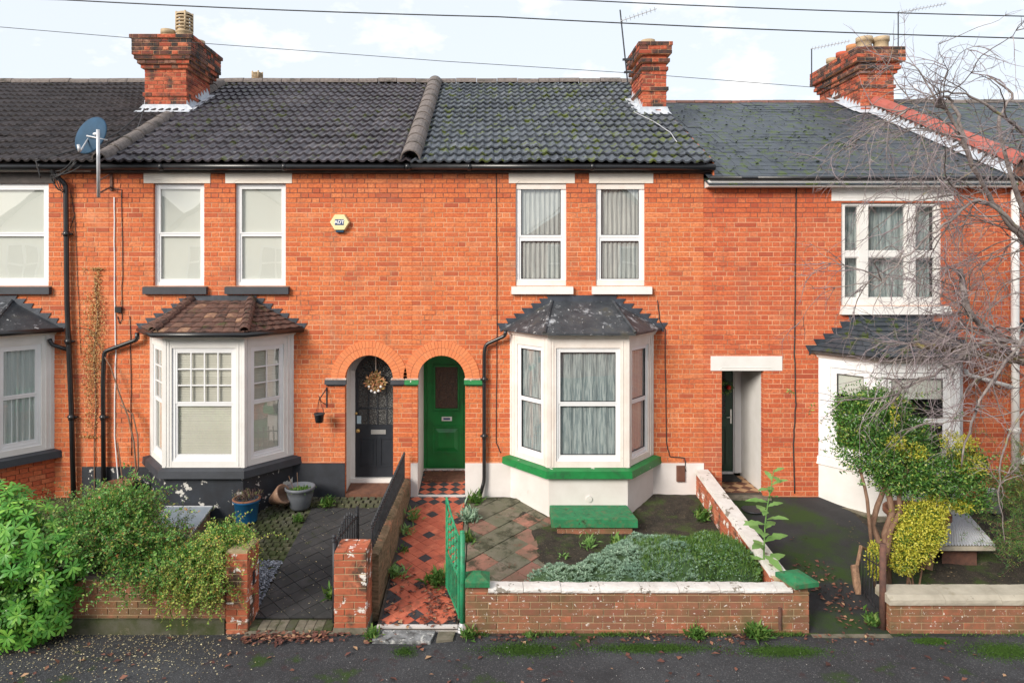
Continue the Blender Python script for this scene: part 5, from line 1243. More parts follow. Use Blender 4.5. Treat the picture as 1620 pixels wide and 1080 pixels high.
mb = MB(); mb.hprism([(-.56, -3.33), (-.38, -3.30), (-.36, -3.14), (-.55, -3.14)], -.5, -.435); mb.build('step_slab', M['kerb'], None, kind='structure')
mb = MB(); mb.hprism([(-.345, -2.95), (-.30, -2.95), (-.29, -.9), (-.345, -.9)], lambda x, y: g(y)-.1, lambda x, y: g(y)+.03); mb.build('path_kerb', M['kerb'], None, kind='structure')
# garden slabs of house 3
slr = empty('garden_paving', (.3, -1.6, g(-1.6)), kind='structure')
rr7 = random.Random(12)
def chs(c, r): return M['slab_red'] if rr7.random() < .22 else M['slab_grey']
diamond_floor(slr, -.28, .92, -2.9, -.12, .30, lambda x, y: g(y)+.002, chs, th=.02, gap=.010, name='slab', seed=8, jit=.003)
# block paving of house 2
pvr = empty('block_paved_path', (-2.1, -1.5, g(-1.5)), kind='structure')
diamond_floor(pvr, -2.66, -1.43, -2.93, -.40, .19, lambda x, y: g(y)-.004, lambda c, r: M['paver'], th=.012, gap=.007, name='paver', seed=9, jit=.002)
pv2 = empty('sett_paving', (-3.2, -.9, 0), kind='structure'); mb = MB(); rr = random.Random(8)
j = 0; y = -1.75
while y < -.1:
    x = -4.2+(j % 2)*.05
    while x < -1.45:
        if not (x > -2.7 and y < -.42):
            lx = rr.uniform(.085, .105); mb.hprism([(x, y), (x+lx, y), (x+lx, y+.09), (x, y+.09)], lambda a, b: g(b)-.05, lambda a, b: g(b)+.004+rr.uniform(-.004, .004), [(x+.006, y+.006), (x+lx-.006, y+.006), (x+lx-.006, y+.084), (x+.006, y+.084)])
        x += .112
    y += .102; j += 1
mb.build('sett', M['sett'], pv2, kind='stuff')
mb = MB(); rr = random.Random(31)
for i in range(2600):
    x = rr.uniform(-3.35, -2.68); y = rr.uniform(-2.92, -1.78); a = rr.random()*3.14; l = rr.uniform(.018, .038); wd = l*rr.uniform(.4, .7); z = g(y)-.015+rr.uniform(0, .02)
    ca, sa = math.cos(a), math.sin(a); tz = rr.uniform(-.008, .008)
    mb.add([(x-ca*l/2+sa*wd/2, y-sa*l/2-ca*wd/2, z), (x+ca*l/2+sa*wd/2, y+sa*l/2-ca*wd/2, z+tz), (x+ca*l/2-sa*wd/2, y+sa*l/2+ca*wd/2, z+tz+.004), (x-ca*l/2-sa*wd/2, y-sa*l/2+ca*wd/2, z+.004), (x, y, z+.012)], [(0, 1, 4), (1, 2, 4), (2, 3, 4), (3, 0, 4)])
mb.build('slate_chippings', M['chips'], None, kind='stuff')
kb = empty('path_kerb', (-2.2, -3.05, -.42), kind='structure')
for i in range(9):
    x = -2.66+i*.104; mb = MB(); mb.cbox(frame(x, -3.13, x+.1, -3.13), 0, .099, -.19, 0, -.52, -.412, .006); mb.box(x+.003, x+.096, -3.125, -2.945, -.42, -.410); mb.build('kerb_block', M['kerb'] if i % 4 else M['sett'], kb)
mb = MB(); mb.box(-2.68, -1.70, -3.19, -3.10, -.5, -.435); mb.build('kerb_foundation', M['kerb'], kb)

# moss patches on the pavement
def patch(name, cx_, cy_, rx, ry, z, mat, n=40, th=.006, seed=0, **kw):
    rr = random.Random(seed); pts = []
    for i in range(n):
        a = 2*math.pi*i/n; k = 1+.25*math.sin(3*a+seed)+rr.uniform(-.18, .18); pts.append((cx_+rx*k*math.cos(a), cy_+ry*k*math.sin(a)))
    mb = MB(); mb.hprism(pts, z-.002, z+th, [(cx_+(p[0]-cx_)*.93, cy_+(p[1]-cy_)*.93) for p in pts]); return mb.build(name, mat, None, **kw)
def tufts(name, cx_, cy_, rx, ry, z, n, mat, L_=(.01, .03), W_=(.004, .008), spread=.6, **kw):
    a = RN.random(n)*6.283; r = np.abs(RN.normal(size=n))*.6; zz = (z(cy_) if callable(z) else z)
    p = np.stack([cx_+rx*r*np.cos(a), cy_+ry*r*np.sin(a), np.full(n, zz)], 1)
    t = RN.normal(size=(n, 3))*spread+np.array([0, 0, 1]); t[:, 2] = np.abs(t[:, 2]); v, f = leaf_np(p, t, RN.normal(size=(n, 3)), RN.uniform(*L_, n), RN.uniform(*W_, n), .1)
    return np_mesh(name, v, f, mat, None, **kw)
mossleaf = mk('moss_shoot', (.04, .10, .01), rough=.9, rnd=[(0, (.02, .055, .006)), (1, (.07, .15, .015))])
for i, (px, py, rx, ry) in enumerate(((830, 1027, .42, .13), (1030, 1025, .62, .09), (1240, 1030, .4, .1), (1590, 1030, .35, .16), (1475, 1014, .15, .05), (640, 1030, .12, .1))):
    D = (EYE-ZP)*F/(py-CY); tufts('moss', (px-CX)*D/F, D-D0, rx, ry, ZP, 11000 if i < 5 else 1500, mossleaf, (.006, .018), (.005, .011), 1.0, kind='stuff')

rr = random.Random(61)
for nm_, x0_, x1_, n_ in (('wall_foot_grass', -.2, 3.55, 2600), ('wall_foot_grass', 4.5, 7.5, 500)):
    x_ = RN.uniform(x0_, x1_, n_); kp = np.array([mnoise.noise(Vector((a*2.3, 0, 9)))+.5*mnoise.noise(Vector((a*9, 0, 2))) for a in x_]) > -.02; x_ = x_[kp]; n_ = len(x_)
    p = np.stack([x_, -3.165-np.abs(RN.normal(size=n_))*.025, np.full(n_, ZP)], 1); t = RN.normal(size=(n_, 3))*[.6, .5, .3]+[0, -.3, 1]; v, f = leaf_np(p, t, RN.normal(size=(n_, 3)), RN.uniform(.02, .07, n_), RN.uniform(.003, .009, n_), .1); np_mesh(nm_, v, f, M['leaf_grass'], None, kind='stuff')
mb = MB()
for i in range(60):
    x0_ = -.3+i*.066; d_ = .04+.035*mnoise.noise(Vector((i*.4, 0, 0))); mb.add([(x0_, -3.15, ZP+.012), (x0_+.066, -3.15, ZP+.012), (x0_+.066, -3.15-d_, ZP+.003), (x0_, -3.15-d_, ZP+.003)], [(3, 2, 1, 0)])
mb.build('wall_foot_dirt', M['soil'], None, kind='stuff')
# ------------------------------------------------------------------ garden walls
def wall_obj(label, x0, x1, y0, y1, z0, z1, mat, faces='flr', limit=300, seed=0, name='garden_wall', mortar='wallmortar', cat='wall', bond='stretcher'):
    r_ = empty(name, ((x0+x1)/2, (y0+y1)/2, z0), label, cat)
    core = MB(); core.box(x0+.005, x1-.005, y0+.005, y1-.005, z0, z1-.003); c = core.build('mortar_core', M[mortar], r_)
    n = 0
    fl = {'f': frame(x0, y0, x1, y0), 'r': frame(x1, y0, x1, y1), 'l': frame(x0, y1, x0, y0), 'b': frame(x1, y1, x0, y1)}
    for k in faces:
        f = fl[k]; brick_face(f, 0, f.len, z0, z1, c, M[mat], None, bond=bond, limit=limit if k == 'f' else 0, seed=seed+ord(k), dep=.06)
    return r_
ZB_save = ZB
# front wall of house 3
ZB = ZP-.03
fw = wall_obj('weathered brick front wall with flaking white coping and green pier caps', -.245, 3.55, -3.15, -2.98, ZP-.03, .005, 'wallbrick', 'flrb', 290, 1)
cp = [(-.02, 3.32)]
def rough_stone(root, x0, x1, prof, mat, seed, amp=.006, name='coping_stone', nseg=14):
    """a coping stone: cross-section prof (y, z) drawn out along x, worn and uneven"""
    mb = MB(); m = len(prof); vs = []
    for i in range(nseg+1):
        x = x0+(x1-x0)*i/nseg; e = 1 if 0 < i < nseg else .5
        for k, (y, z) in enumerate(prof):
            n1 = mnoise.noise(Vector((x*9+seed, k*3.7, seed))); n2 = mnoise.noise(Vector((x*28, k*2.1, seed+5)))
            vs.append((x, y+amp*(n1+.6*n2)*(1 if 0 < k < m-1 else 0), z+amp*(n1*.8-.5*abs(n2))*(1 if 0 < k < m-1 else 0)))
    fs = [(i*m+k, (i+1)*m+k, (i+1)*m+k+1, i*m+k+1) for i in range(nseg) for k in range(m-1)]
    fs += [tuple(range(m-1, -1, -1)), tuple(nseg*m+k for k in range(m))]
    mb.add(vs, fs); return mb.build(name, mat, root)
PROF = [(-3.172, .003), (-3.178, .015), (-3.176, .034), (-3.165, .047), (-3.13, .055), (-3.08, .058), (-3.03, .056), (-2.99, .046), (-2.975, .03), (-2.972, .003)]
rr = random.Random(5); xs = [.0]
while xs[-1] < 3.36: xs.append(xs[-1]+rr.uniform(.26, .47))
xs[-1] = 3.36
for i in range(len(xs)-1):
    o_ = rr.uniform(-.004, .004); rough_stone(fw, xs[i]+.0025, xs[i+1]-.0025, [(y+o_, z+(o_ if z > .01 else 0)) for y, z in PROF], M['coping'], i*3.3, .008)
def cap(root, x0, x1, y0, y1, z, h1, h2, mat, name='pier_cap', rot=0):
    cx_, cy_ = (x0+x1)/2, (y0+y1)/2; q = [(x0, y0), (x1, y0), (x1, y1), (x0, y1)]
    def rt(p, k=1): dx_, dy_ = (p[0]-cx_)*k, (p[1]-cy_)*k; return (cx_+dx_*math.cos(rot)-dy_*math.sin(rot), cy_+dx_*math.sin(rot)+dy_*math.cos(rot))
    mb = MB(); mb.hprism([rt(p) for p in q], z, z+h1); mb.hprism([rt(p, .98) for p in q], z+h1, z+h1+h2, [rt(p, .25) for p in q]); mb.build(name, mat, root)
mb = MB(); mb.box(-.235, .0, -3.142, -2.938, .002, .07); mb.build('pier_top', M['wallbrick'], fw)
cap(fw, -.255, .02, -3.19, -2.90, .07, .05, .06, M['greencap'])
mb = MB(); mb.box(3.32, 3.54, -3.142, -2.938, .002, .075); mb.build('pier_top', M['wallbrick'], fw)
cap(fw, 3.31, 3.61, -3.22, -2.88, .075, .05, .035, M['greencap'], rot=rad(14))
mb = MB(); mb.tube([(3.22, -3.17, -.40), (3.22, -3.17, -.16)], .018, 8); mb.build('pipe_stub', M['rust'], fw)
# right side wall of house 3's garden
ZB = -.5
sw = empty('garden_wall', (3.34, -1.5, g(-1.5)), 'sloping red brick side wall with peeling white coping between garden and driveway', 'wall')
ztop = lambda y: .37+(y+.05)*(.37-.04)/2.85
mb = MB(); mb.hprism([(3.26, -2.92), (3.43, -2.92), (3.43, -.02), (3.26, -.02)], lambda x, y: g(y)-.15, lambda x, y: ztop(y)-.002); mc = mb.build('mortar_core', M['wallmortar'], sw)
brs = [c for c in []]
fl_ = frame(3.255, -.03, 3.255, -2.92); st = MB()
for side, f in (('l', fl_), ('r', frame(3.435, -2.92, 3.435, -.03))):
    k = 0
    while ZB+k*CH < .36:
        za = ZB+k*CH
        es = edges(k, 0, f.len, 'stretcher', 6)
        for i in range(len(es)-1):
            ua, ub = es[i]+.005, es[i+1]-.005; ym = f((ua+ub)/2, 0, 0).y; yl = min(f(ua, 0, 0).y, f(ub, 0, 0).y)
            if za+CH < g(ym)-.1: continue
            top = min(za+CH-JT/2, ztop(yl)-.004)
            if top-za < .03: continue
            if side == 'l':
                o = link('brick', brick_mesh(ub-ua, M['pierbrick'], round(top-za-JT/2, 3), .06), f(ua, 0, za+JT/2), mc, (0, 0, f.rot))
            else: st.cbox(f, ua, ub, -.06, .004, za+JT/2, top, .003)
        k += 1
st.build('brick', M['pierbrick'], mc, kind='stuff')
mb = MB()
for i in range(7):
    ya_ = -2.85+i*.405; yb_ = ya_+.395; mb = MB(); rr = random.Random(i+40); dz = rr.gauss(0, .004)
    zf = lambda x, y: ztop(y)
    mb.hprism([(3.235, ya_), (3.455, ya_), (3.455, yb_), (3.235, yb_)], zf, lambda x, y: ztop(y)+.05+dz, [(3.25, ya_), (3.44, ya_), (3.44, yb_), (3.25, yb_)]); mb.build('coping_stone', M['coping'], sw)
ZB = ZP-.03
# pier and low wall between the paths of houses 2 and 3
pm = wall_obj('flaking orange brick gate pier between the black and the green gate', -1.70, -1.345, -3.15, -2.80, ZP-.03, .44, 'pierbrick', 'frlb', 60, 3, 'gate_pier', 'wallmortar', 'pier')
mb = MB(); mb.box(-1.71, -1.335, -3.165, -2.795, ZP-.04, ZP+.07); mb.build('base', M['kerb'], pm)
for (a, b, c, d) in ((-1.695, -1.575, -3.145, -2.98), (-1.565, -1.35, -3.145, -2.98), (-1.695, -1.50, -2.975, -2.805), (-1.49, -1.35, -2.975, -2.805)):
    mb = MB(); mb.box(a, b, c, d, .43, .452+R.uniform(-.004, .01)); mb.build('top_brick', M['pierbrick'], pm)
dw = empty('dividing_wall', (-1.3, -1.4, g(-1.4)), 'low mossy brown wall carrying black railings between the two front paths', 'wall')
wt = lambda y: .28+.02*(y+3)/3
mb = MB(); nseg = 30; L_ = []; 
for i in range(nseg+1):
    y = -2.80+2.74*i/nseg; L_.append((y, -1.215-.05*(1-i/nseg)+mnoise.noise(Vector((0, y*3, 1)))*.012))
for i in range(nseg):
    (ya_, xa_), (yb_, xb2) = L_[i], L_[i+1]
    mb.add([(xa_, ya_, g(ya_)-.1), (xb2, yb_, g(yb_)-.1), (xb2, yb_, wt(yb_)-.02), (xa_, ya_, wt(ya_)-.02), (xa_-.03, ya_, wt(ya_)), (xb2-.03, yb_, wt(yb_)), (xb2-.15, yb_, wt(yb_)), (xa_-.15, ya_, wt(ya_)), (xb2-.15, yb_, g(yb_)-.1), (xa_-.15, ya_, g(ya_)-.1)],
        [(0, 1, 2, 3), (3, 2, 5, 4), (4, 5, 6, 7), (7, 6, 8, 9)])
x_ = L_[0][1]; mb.add([(x_, -2.8, -.5), (x_, -2.8, wt(-2.8)-.02), (x_-.03, -2.8, wt(-2.8)), (x_-.15, -2.8, wt(-2.8)), (x_-.15, -2.8, -.5)], [(0, 1, 2, 3, 4)])
mb.build('wall_body', M['dirtywall'], dw)
# front wall and pier of house 2
pl_ = wall_obj('orange brick gate pier at the end of the overgrown hedge', -2.90, -2.66, -3.15, -2.78, ZP-.03, .455, 'pierbrick', 'frlb', 60, 5, 'gate_pier', 'wallmortar', 'pier')
mb = MB(); mb.box(-2.665, -2.652, -3.0, -2.93, .0, .16); mb.build('latch_plate', M['blackiron'], pl_)
lw = wall_obj('low mossy brick wall under the overgrown hedge', -9.0, -2.91, -3.13, -2.93, -.30, .14, 'wallbrick', 'f', 200, 7, bond='stretcher')
mb = MB(); mb.box(-9, -2.91, -3.17, -2.93, -.5, -.30); mb.build('footing', M['sett'], lw)
mb = MB(); mb.box(-9, -2.915, -3.145, -2.92, .14, .18); mb.build('coping', M['fascia'], lw)
# front wall of house 4
w4f = wall_obj('brown brick front wall with plain pale stone coping at lower right', 4.45, 9.5, -3.15, -2.95, ZP-.03, -.13, 'wallbrick', 'fl', 120, 9)
x = 4.42
for i in range(8):
    l = .62; rough_stone(w4f, x+.002, x+l-.002, [(-3.185, -.128), (-3.187, -.10), (-3.183, -.072), (-3.13, -.035), (-3.03, -.02), (-2.93, -.012), (-2.90, -.06), (-2.90, -.128)], M['stonecoping'], 50+i, .005); x += l
ZB = ZB_save

# ------------------------------------------------------------------ railings and gates
def spear(mb, x, y, z0, z1, r=.0115):
    mb.tube([(x, y, z0), (x, y, z1-.07)], r, 5); mb.lathe((x, y, z1-.075), [(r, 0), (.02, .012), (.008, .02), (.02, .04), (.012, .06), (0, .08)], 6)
rl = empty('railing', (-1.36, -1.4, .28), 'black spear-topped railing along the low wall between the paths', 'railing')
n = 30
for i in range(n):
    t = i/(n-1); y = -2.70+t*2.58; x = -1.36+.06*t; zt_ = wt(y)+.33+.10*t
    mb = MB(); spear(mb, x, y, wt(y)-.01, zt_); mb.build('railing_bar', M['blackiron'], rl)
mb = MB(); mb.tube([(-1.36, -2.72, wt(-2.7)+.05), (-1.30, -.1, wt(0)+.05)], .010, 5); mb.tube([(-1.36, -2.72, wt(-2.7)+.24), (-1.30, -.1, wt(0)+.33)], .012, 5); mb.build('railing_rail', M['blackiron'], rl)
bg_ = empty('gate', (-1.74, -3.0, ZP), 'black spear-topped iron gate standing open against its post', 'gate', 'iron garden gates')
g0 = Vector((-1.735, -2.92, 0)); g1 = Vector((-1.66, -2.02, 0))
mb = MB(); mb.tube([(-1.735, -3.0, ZP), (-1.735, -3.0, .50)], .022, 8); mb.lathe((-1.735, -3.0, .50), [(.03, 0), (.035, .02), (.02, .035), (.03, .05), (.025, .075), (0, .085)], 8); mb.build('gate_post', M['blackiron'], bg_, True)
for i in range(9):
    t = (i+.5)/9; p = g0.lerp(g1, t); top = .48+.16*math.sin(math.pi*min(t*1.15, 1)); mb = MB(); spear(mb, p.x, p.y, -.33, top, .011); mb.build('gate_bar', M['blackiron'], bg_)
mb = MB()
for z in (-.30, .05): mb.tube([g0+Vector((0, 0, z)), g1+Vector((0, 0, z+.02))], .012, 5)
mb.tube([g0+Vector((0, 0, .47)), g1+Vector((0, 0, .44))], .014, 5)
mb.tube([g1+Vector((0, 0, -.32)), g1+Vector((0, 0, .55))], .022, 8); mb.tube([g0+Vector((0, 0, -.32)), g0+Vector((0, 0, .47))], .012, 6); mb.build('gate_frame', M['blackiron'], bg_)
gg = empty('gate', (-.285, -3.07, ZP), 'green scrollwork gate standing open on its round green post', 'gate', 'iron garden gates')
mb = MB(); mb.tube([(-.285, -3.08, -.44), (-.285, -3.08, .635)], .030, 12); mb.lathe((-.285, -3.08, .635), [(.032, 0), (.03, .012), (.015, .02), (0, .022)], 12); mb.build('gate_post', M['greengate'], gg, True)
mb = MB(); mb.lathe((-.285, -3.08, -.46), [(.07, 0), (.05, .05), (.033, .09)], 8); mb.build('post_foot', M['pale_metal'], gg)
h0 = Vector((-.325, -3.06, 0)); h1 = Vector((-.50, -2.42, 0))
gzb, gzt = -.33, .60
mb = MB(); zt1_, zt0_ = .80, .58
mb.tube([h0+Vector((0, 0, gzb)), h0+Vector((0, 0, zt0_))], .013, 6); mb.tube([h1+Vector((0, 0, gzb+.04)), h1+Vector((0, 0, zt1_))], .015, 6)
tops = [h0.lerp(h1, t)+Vector((0, 0, zt0_+(zt1_-zt0_)*(t**1.6))) for t in [i/10 for i in range(11)]]; mb.tube(tops, .013, 6)
for z in (gzb+.03, .12): mb.tube([h0+Vector((0, 0, z)), h1+Vector((0, 0, z+.02))], .012, 6)
mb.build('gate_frame', M['greengate'], gg)
for i in range(1, 9):
    p = h0.lerp(h1, i/9); mb = MB(); mb.tube([p+Vector((0, 0, gzb+.03)), p+Vector((0, 0, .13))], .008, 5); mb.build('gate_bar', M['greengate'], gg)
mb = MB(); d = (h1-h0).normalized(); Lg = (h1-h0).length; rr = random.Random(2)
for i in range(5):
    for j in range(5):
        c = h0+d*(Lg*(i+.5)/5)+Vector((0, 0, .17+j*.092+.02*i)); r_ = .045
        if c.z > zt0_+(zt1_-zt0_)*(((i+.5)/5)**1.6)-.03: continue
        pts = [c+d*(r_*(1-k*.05)*math.cos(k*.62+i))+Vector((0, 0, r_*(1-k*.05)*math.sin(k*.62+i))) for k in range(15)]; mb.tube(pts, .009, 4)
        if (i+j) % 2: mb.lathe(c, [(0, -.016), (.018, 0), (0, .016)], 6)
mb.build('scrollwork', M['greengate'], gg)
# broken gate of house 4
bgx = empty('gate_remains', (4.36, -2.9, ZP), 'rusty post with thin leftover gate bars leaning beside the driveway', 'gate post')
mb = MB(); mb.tube([(4.415, -3.06, ZP), (4.42, -3.06, .50)], .035, 8); mb.build('gate_post', M['rust'], bgx, True)
for i in range(6):
    x = 4.49-i*.012; y = -2.45-i*.09; mb = MB(); mb.tube([(x, y, -.33), (x+.01, y, .20+.02*i)], .006, 5); mb.build('gate_bar', M['blackiron'], bgx)
mb = MB(); mb.tube([(4.5, -2.42, .12), (4.42, -3.0, .22)], .008, 5); mb.tube([(4.5, -2.42, -.26), (4.42, -3.0, -.3)], .008, 5); mb.build('gate_rail', M['blackiron'], bgx)
mb = MB(); p0 = P(1362, 864, -2.5); p1 = P(1356, 895, -2.6); p2_ = P(1358, 940, -2.8); mb.tube([P(1372, 870, -2.4), p0, p1], .022, 7); mb.tube([P(1352, 895, -2.6), P(1356, 925, -2.75), p2_], [.045, .045, .03], 7)
mb.build('wooden_post', M['wood'], None, label='short broken wooden stake propped by the driveway gate post', cat='stake')

# ------------------------------------------------------------------ garden objects
gb = empty('coal_hatch', (1.48, -.95, g(-.95)), 'low brick box with a thick green painted concrete lid under the bay', 'garden box')
ZB = g(-1.2)-.05
mb = MB(); mb.box(.97, 2.01, -1.18, -.70, g(-1.2)-.1, .02); bx = mb.build('box_wall', M['wallmortar'], gb); brick_face(frame(.965, -1.185, 2.015, -1.185), 0, 1.05, g(-1.2)-.05, .02, bx, M['wallbrick'], None, bond='stretcher', limit=40, seed=4, dep=.03)
ZB = ZB_save
mb = MB(); mb.hprism([(.88, -1.24), (2.08, -1.24), (2.04, -.68), (.90, -.68)], -.02, .095, [(.885, -1.235), (2.075, -1.235), (2.035, -.685), (.905, -.685)]); mb.hprism([(.885, -1.235), (2.075, -1.235), (2.035, -.685), (.905, -.685)], .095, .105, [(.90, -1.215), (2.06, -1.215), (2.02, -.70), (.92, -.70)]); mb.build('lid', M['greencap'], gb)
def potted(name, c, prof, mat, label, cat='plant pot', M3=None, n=28):
    r_ = empty(name, c, label, cat); mb = MB(); mb.lathe(c, prof, n, M3); mb.build('pot', mat, r_, True); return r_
c = Vector((-2.83, -.42, g(-.42)+.0)); gp = potted('plant_pot', c, [(0, .01), (.12, .01), (.15, .05), (.19, .22), (.205, .30), (.225, .31), (.225, .35), (.205, .35), (.195, .29), (0, .29)], M['greypot'], 'grey ribbed plant pot by the black wall with a few shoots')
v, f = leaf_np(np.array(c)+np.stack([RN.normal(size=500)*.07, RN.normal(size=500)*.07, np.full(500, .29)], 1), RN.normal(size=(500, 3))*.5+[0, 0, .8], RN.normal(size=(500, 3)), RN.uniform(.02, .05, 500), RN.uniform(.01, .018, 500)); np_mesh('seedlings', v, f, M['leaf_grass'], gp, kind='stuff')
mb = MB(); mb.tube([c+Vector((-.1, 0, .3)), c+Vector((-.17, 0, .5))], .004, 4); mb.tube([c+Vector((-.03, 0, .3)), c+Vector((-.05, .02, .55))], .004, 4); mb.build('stem', M['wood'], gp)
c = Vector((-3.50, -.80, g(-.8))); bp = potted('plant_pot', c, [(0, .01), (.14, .01), (.15, .03), (.175, .3), (.195, .31), (.195, .35), (.17, .35), (.165, .30), (0, .30)], M['bluepot'], 'blue glazed plant pot with dying purple stems')
mb = MB(); mb.lathe(c, [(.197, .335), (.2, .352), (.168, .356), (.165, .34)], 28); mb.build('rim', M['terra'], bp, True)
v, f = leaf_np(np.array(c)+np.stack([RN.normal(size=700)*.08, RN.normal(size=700)*.08, .3+.12*RN.random(700)], 1), RN.normal(size=(700, 3))*.4+[0, 0, 1], RN.normal(size=(700, 3)), RN.uniform(.03, .08, 700), RN.uniform(.004, .012, 700)); np_mesh('dead_stems', v, f, mk('purple_stem', (.1, .05, .05), rnd=[(0, (.05, .03, .03)), (.7, (.16, .09, .08)), (1, (.25, .30, .10))]), bp, kind='stuff')
# tipped ribbed pot
c = P(440, 788, -.50); Mt = Matrix.Rotation(rad(58), 3, 'Y') @ Matrix.Rotation(rad(20), 3, 'X')
prof = [(0, -.16)]
for i in range(15): z = -.15+i*.02; rr_ = .05+.10*(i/14)+(.007 if i % 2 else 0); prof.append((rr_, z))
prof += [(.13, .14), (.06, .02), (0, .0)]
potted('ribbed_pot', c+Vector((0, 0, .02)), prof, M['shellpot'], 'brown ribbed pot lying tipped on its side beside the grey pot', M3=Mt)
c = Vector((-5.63, -.28, -.02)); tp = potted('plant_pot', c, [(0, 0), (.14, 0), (.19, .24), (.22, .25), (.22, .32), (.19, .32), (.18, .26), (0, .26)], M['terra'], 'large brown terracotta pot at the downpipe holding a woody climber')
# climbing woody stems in the pot
for pts, r_ in (([(205, 775), (215, 740), (212, 700), (203, 660), (188, 620), (175, 580), (163, 560)], .018), ([(208, 778), (219, 735), (218, 690), (210, 655), (190, 640)], .015), ([(196, 776), (192, 745), (186, 700)], .012)):
    mb = MB(); pp_ = [P(a, b, -.25+.2*i/len(pts)) for i, (a, b) in enumerate(pts)]; mb.tube(pp_, [r_*(1-.08*i) for i in range(len(pp_))], 6); mb.build('stem', M['trunk'], tp, True)
# dried creeper on the wall
cr_ = empty('dried_creeper', P(157, 800, -.02), 'dried golden creeper climbing the brick between the two black downpipes', 'climbing plant')
mb = MB(); mb.tube([P(150, 800, -.02), P(149, 700, -.02), P(152, 640, -.02), P(148, 560, -.02), P(155, 500, -.02), P(150, 440, -.02)], .009, 5); mb.tube([P(149, 590, -.02), P(165, 560, -.02), P(140, 520, -.02), P(118, 517, -.02)], .006, 5); mb.tube([P(152, 560, -.02), P(130, 535, -.02), P(160, 520, -.02)], .004, 4); mb.build('stem', M['trunk'], cr_)
n = 2600; yy = RN.normal(size=n)*75+545; yy = np.clip(yy, 425, 690); xx = 150+(yy-545)*-.05+RN.normal(size=n)*np.where(yy < 470, 4, np.where(yy < 620, 8, 6)); far = RN.random(n) < .18; xx = np.where(far, 125+RN.random(n)*42, xx)
pt_ = np.stack([(xx-CX)/S0, -.012-.03*RN.random(n), EYE-(yy-CY)/S0], 1); v, f = leaf_np(pt_, RN.normal(size=(n, 3))*[1, .3, 1], np.tile([0, -1, 0], (n, 1))+RN.normal(size=(n, 3))*.5, RN.uniform(.014, .032, n), RN.uniform(.010, .022, n)); np_mesh('foliage', v, f, M['leaf_ivy'], cr_, kind='stuff')
# rusty creeper right of bay 4
n = 2500; yy = RN.uniform(540, 625, n); xx = 1530+RN.random(n)*75; keep = RN.random(n) < np.clip(1.3-(yy-540)/90, .15, 1); yy = yy[keep]; xx = xx[keep]; n = len(xx)
pt_ = np.stack([(xx-CX)/S0, -.02-.06*RN.random(n), EYE-(yy-CY)/S0], 1); v, f = leaf_np(pt_, RN.normal(size=(n, 3))*[1, .4, 1], np.tile([0, -1, 0], (n, 1))+RN.normal(size=(n, 3))*.5, RN.uniform(.02, .045, n), RN.uniform(.012, .03, n)); np_mesh('rusty_creeper', v, f, mk('rusty_leaf', (.4, .12, .05), rough=.8, rnd=[(0, (.18, .05, .03)), (.6, (.42, .13, .05)), (1, (.60, .28, .10))]), None, kind='stuff', label='rust-coloured dead creeper on the brick right of the white bay', cat='climbing plant')
# cold frame
cf = empty('cold_frame', (-4.4, -1.0, g(-1.)), 'low cold frame with a dusty blue-grey glass lid behind the hedge', 'cold frame')
mb = MB(); q4 = [P(262, 801, -.7), P(336, 801, -.75), P(300, 848, -1.5), P(240, 832, -1.35)]
mb.add([tuple(p) for p in q4]+[(p.x, p.y, p.z-.03) for p in q4], [(3, 2, 1, 0), (0, 1, 5, 4), (1, 2, 6, 5), (2, 3, 7, 6), (3, 0, 4, 7)]); mb.build('lid', M['coldglass'], cf)
mb = MB(); q5 = [(p.x, p.y) for p in q4]; cxx = sum(a for a, b in q5)/4; cyy = sum(b for a, b in q5)/4; q5 = [(cxx+(a-cxx)*.93, cyy+(b-cyy)*.93) for a, b in q5]; mb.hprism(q5, -.3, lambda x, y: q4[0].z-.04+(y-q4[0].y)*.06); mb.build('frame', M['wood'], cf)
mb = MB()
for i in range(4): mb.tube([q4[i]+Vector((0, 0, .004)), q4[(i+1) % 4]+Vector((0, 0, .004))], .009, 5)
mb.build('lid_edge', M['pale_metal'], cf)
# corrugated panel, planter
cpn = empty('corrugated_panel', P(1530, 862, -2.0), 'white corrugated plastic panel lying over a low box in the right garden', 'panel')
A_, B_, C2, D_ = P(1486, 862, -2.0), P(1577, 862, -2.0), P(1532, 812, -1.1), P(1500, 814, -1.1)
mb = MB(); vs = []; nn = 60
for i in range(nn+1):
    t = i/nn; z = .012*math.sin(i*math.pi*.66)
    vs += [A_.lerp(B_, t)+Vector((0, 0, z)), D_.lerp(C2, t)+Vector((0, 0, z))]
mb.add(vs, [(2*i, 2*i+2, 2*i+3, 2*i+1) for i in range(nn)]); mb.build('sheet', M['plastic'], cpn)
mb = MB(); mb.hprism([(A_.x+.01, A_.y+.01), (B_.x-.01, B_.y+.01), (C2.x-.01, C2.y-.01), (D_.x+.01, D_.y-.01)], lambda x, y: A_.z-.075+(y-A_.y)*(D_.z-A_.z)/(D_.y-A_.y), lambda x, y: A_.z-.02+(y-A_.y)*(D_.z-A_.z)/(D_.y-A_.y)); mb.build('board', M['stonecoping'], cpn)
mb = MB(); mb.hprism([(A_.x+.14, A_.y+.16), (B_.x-.14, B_.y+.16), (C2.x-.1, C2.y-.1), (D_.x+.1, D_.y-.1)], lambda x, y: g(y)-.1, lambda x, y: A_.z-.077+(y-A_.y)*(D_.z-A_.z)/(D_.y-A_.y)); mb.build('box', M['rust'], cpn)
mb = MB(); mb.tube([P(1474, 864, -1.95), P(1468, 900, -2.0)], .05, 8); mb.build('wooden_post', M['wood'], None, label='stubby brown post beside the yellow shrub', cat='post')
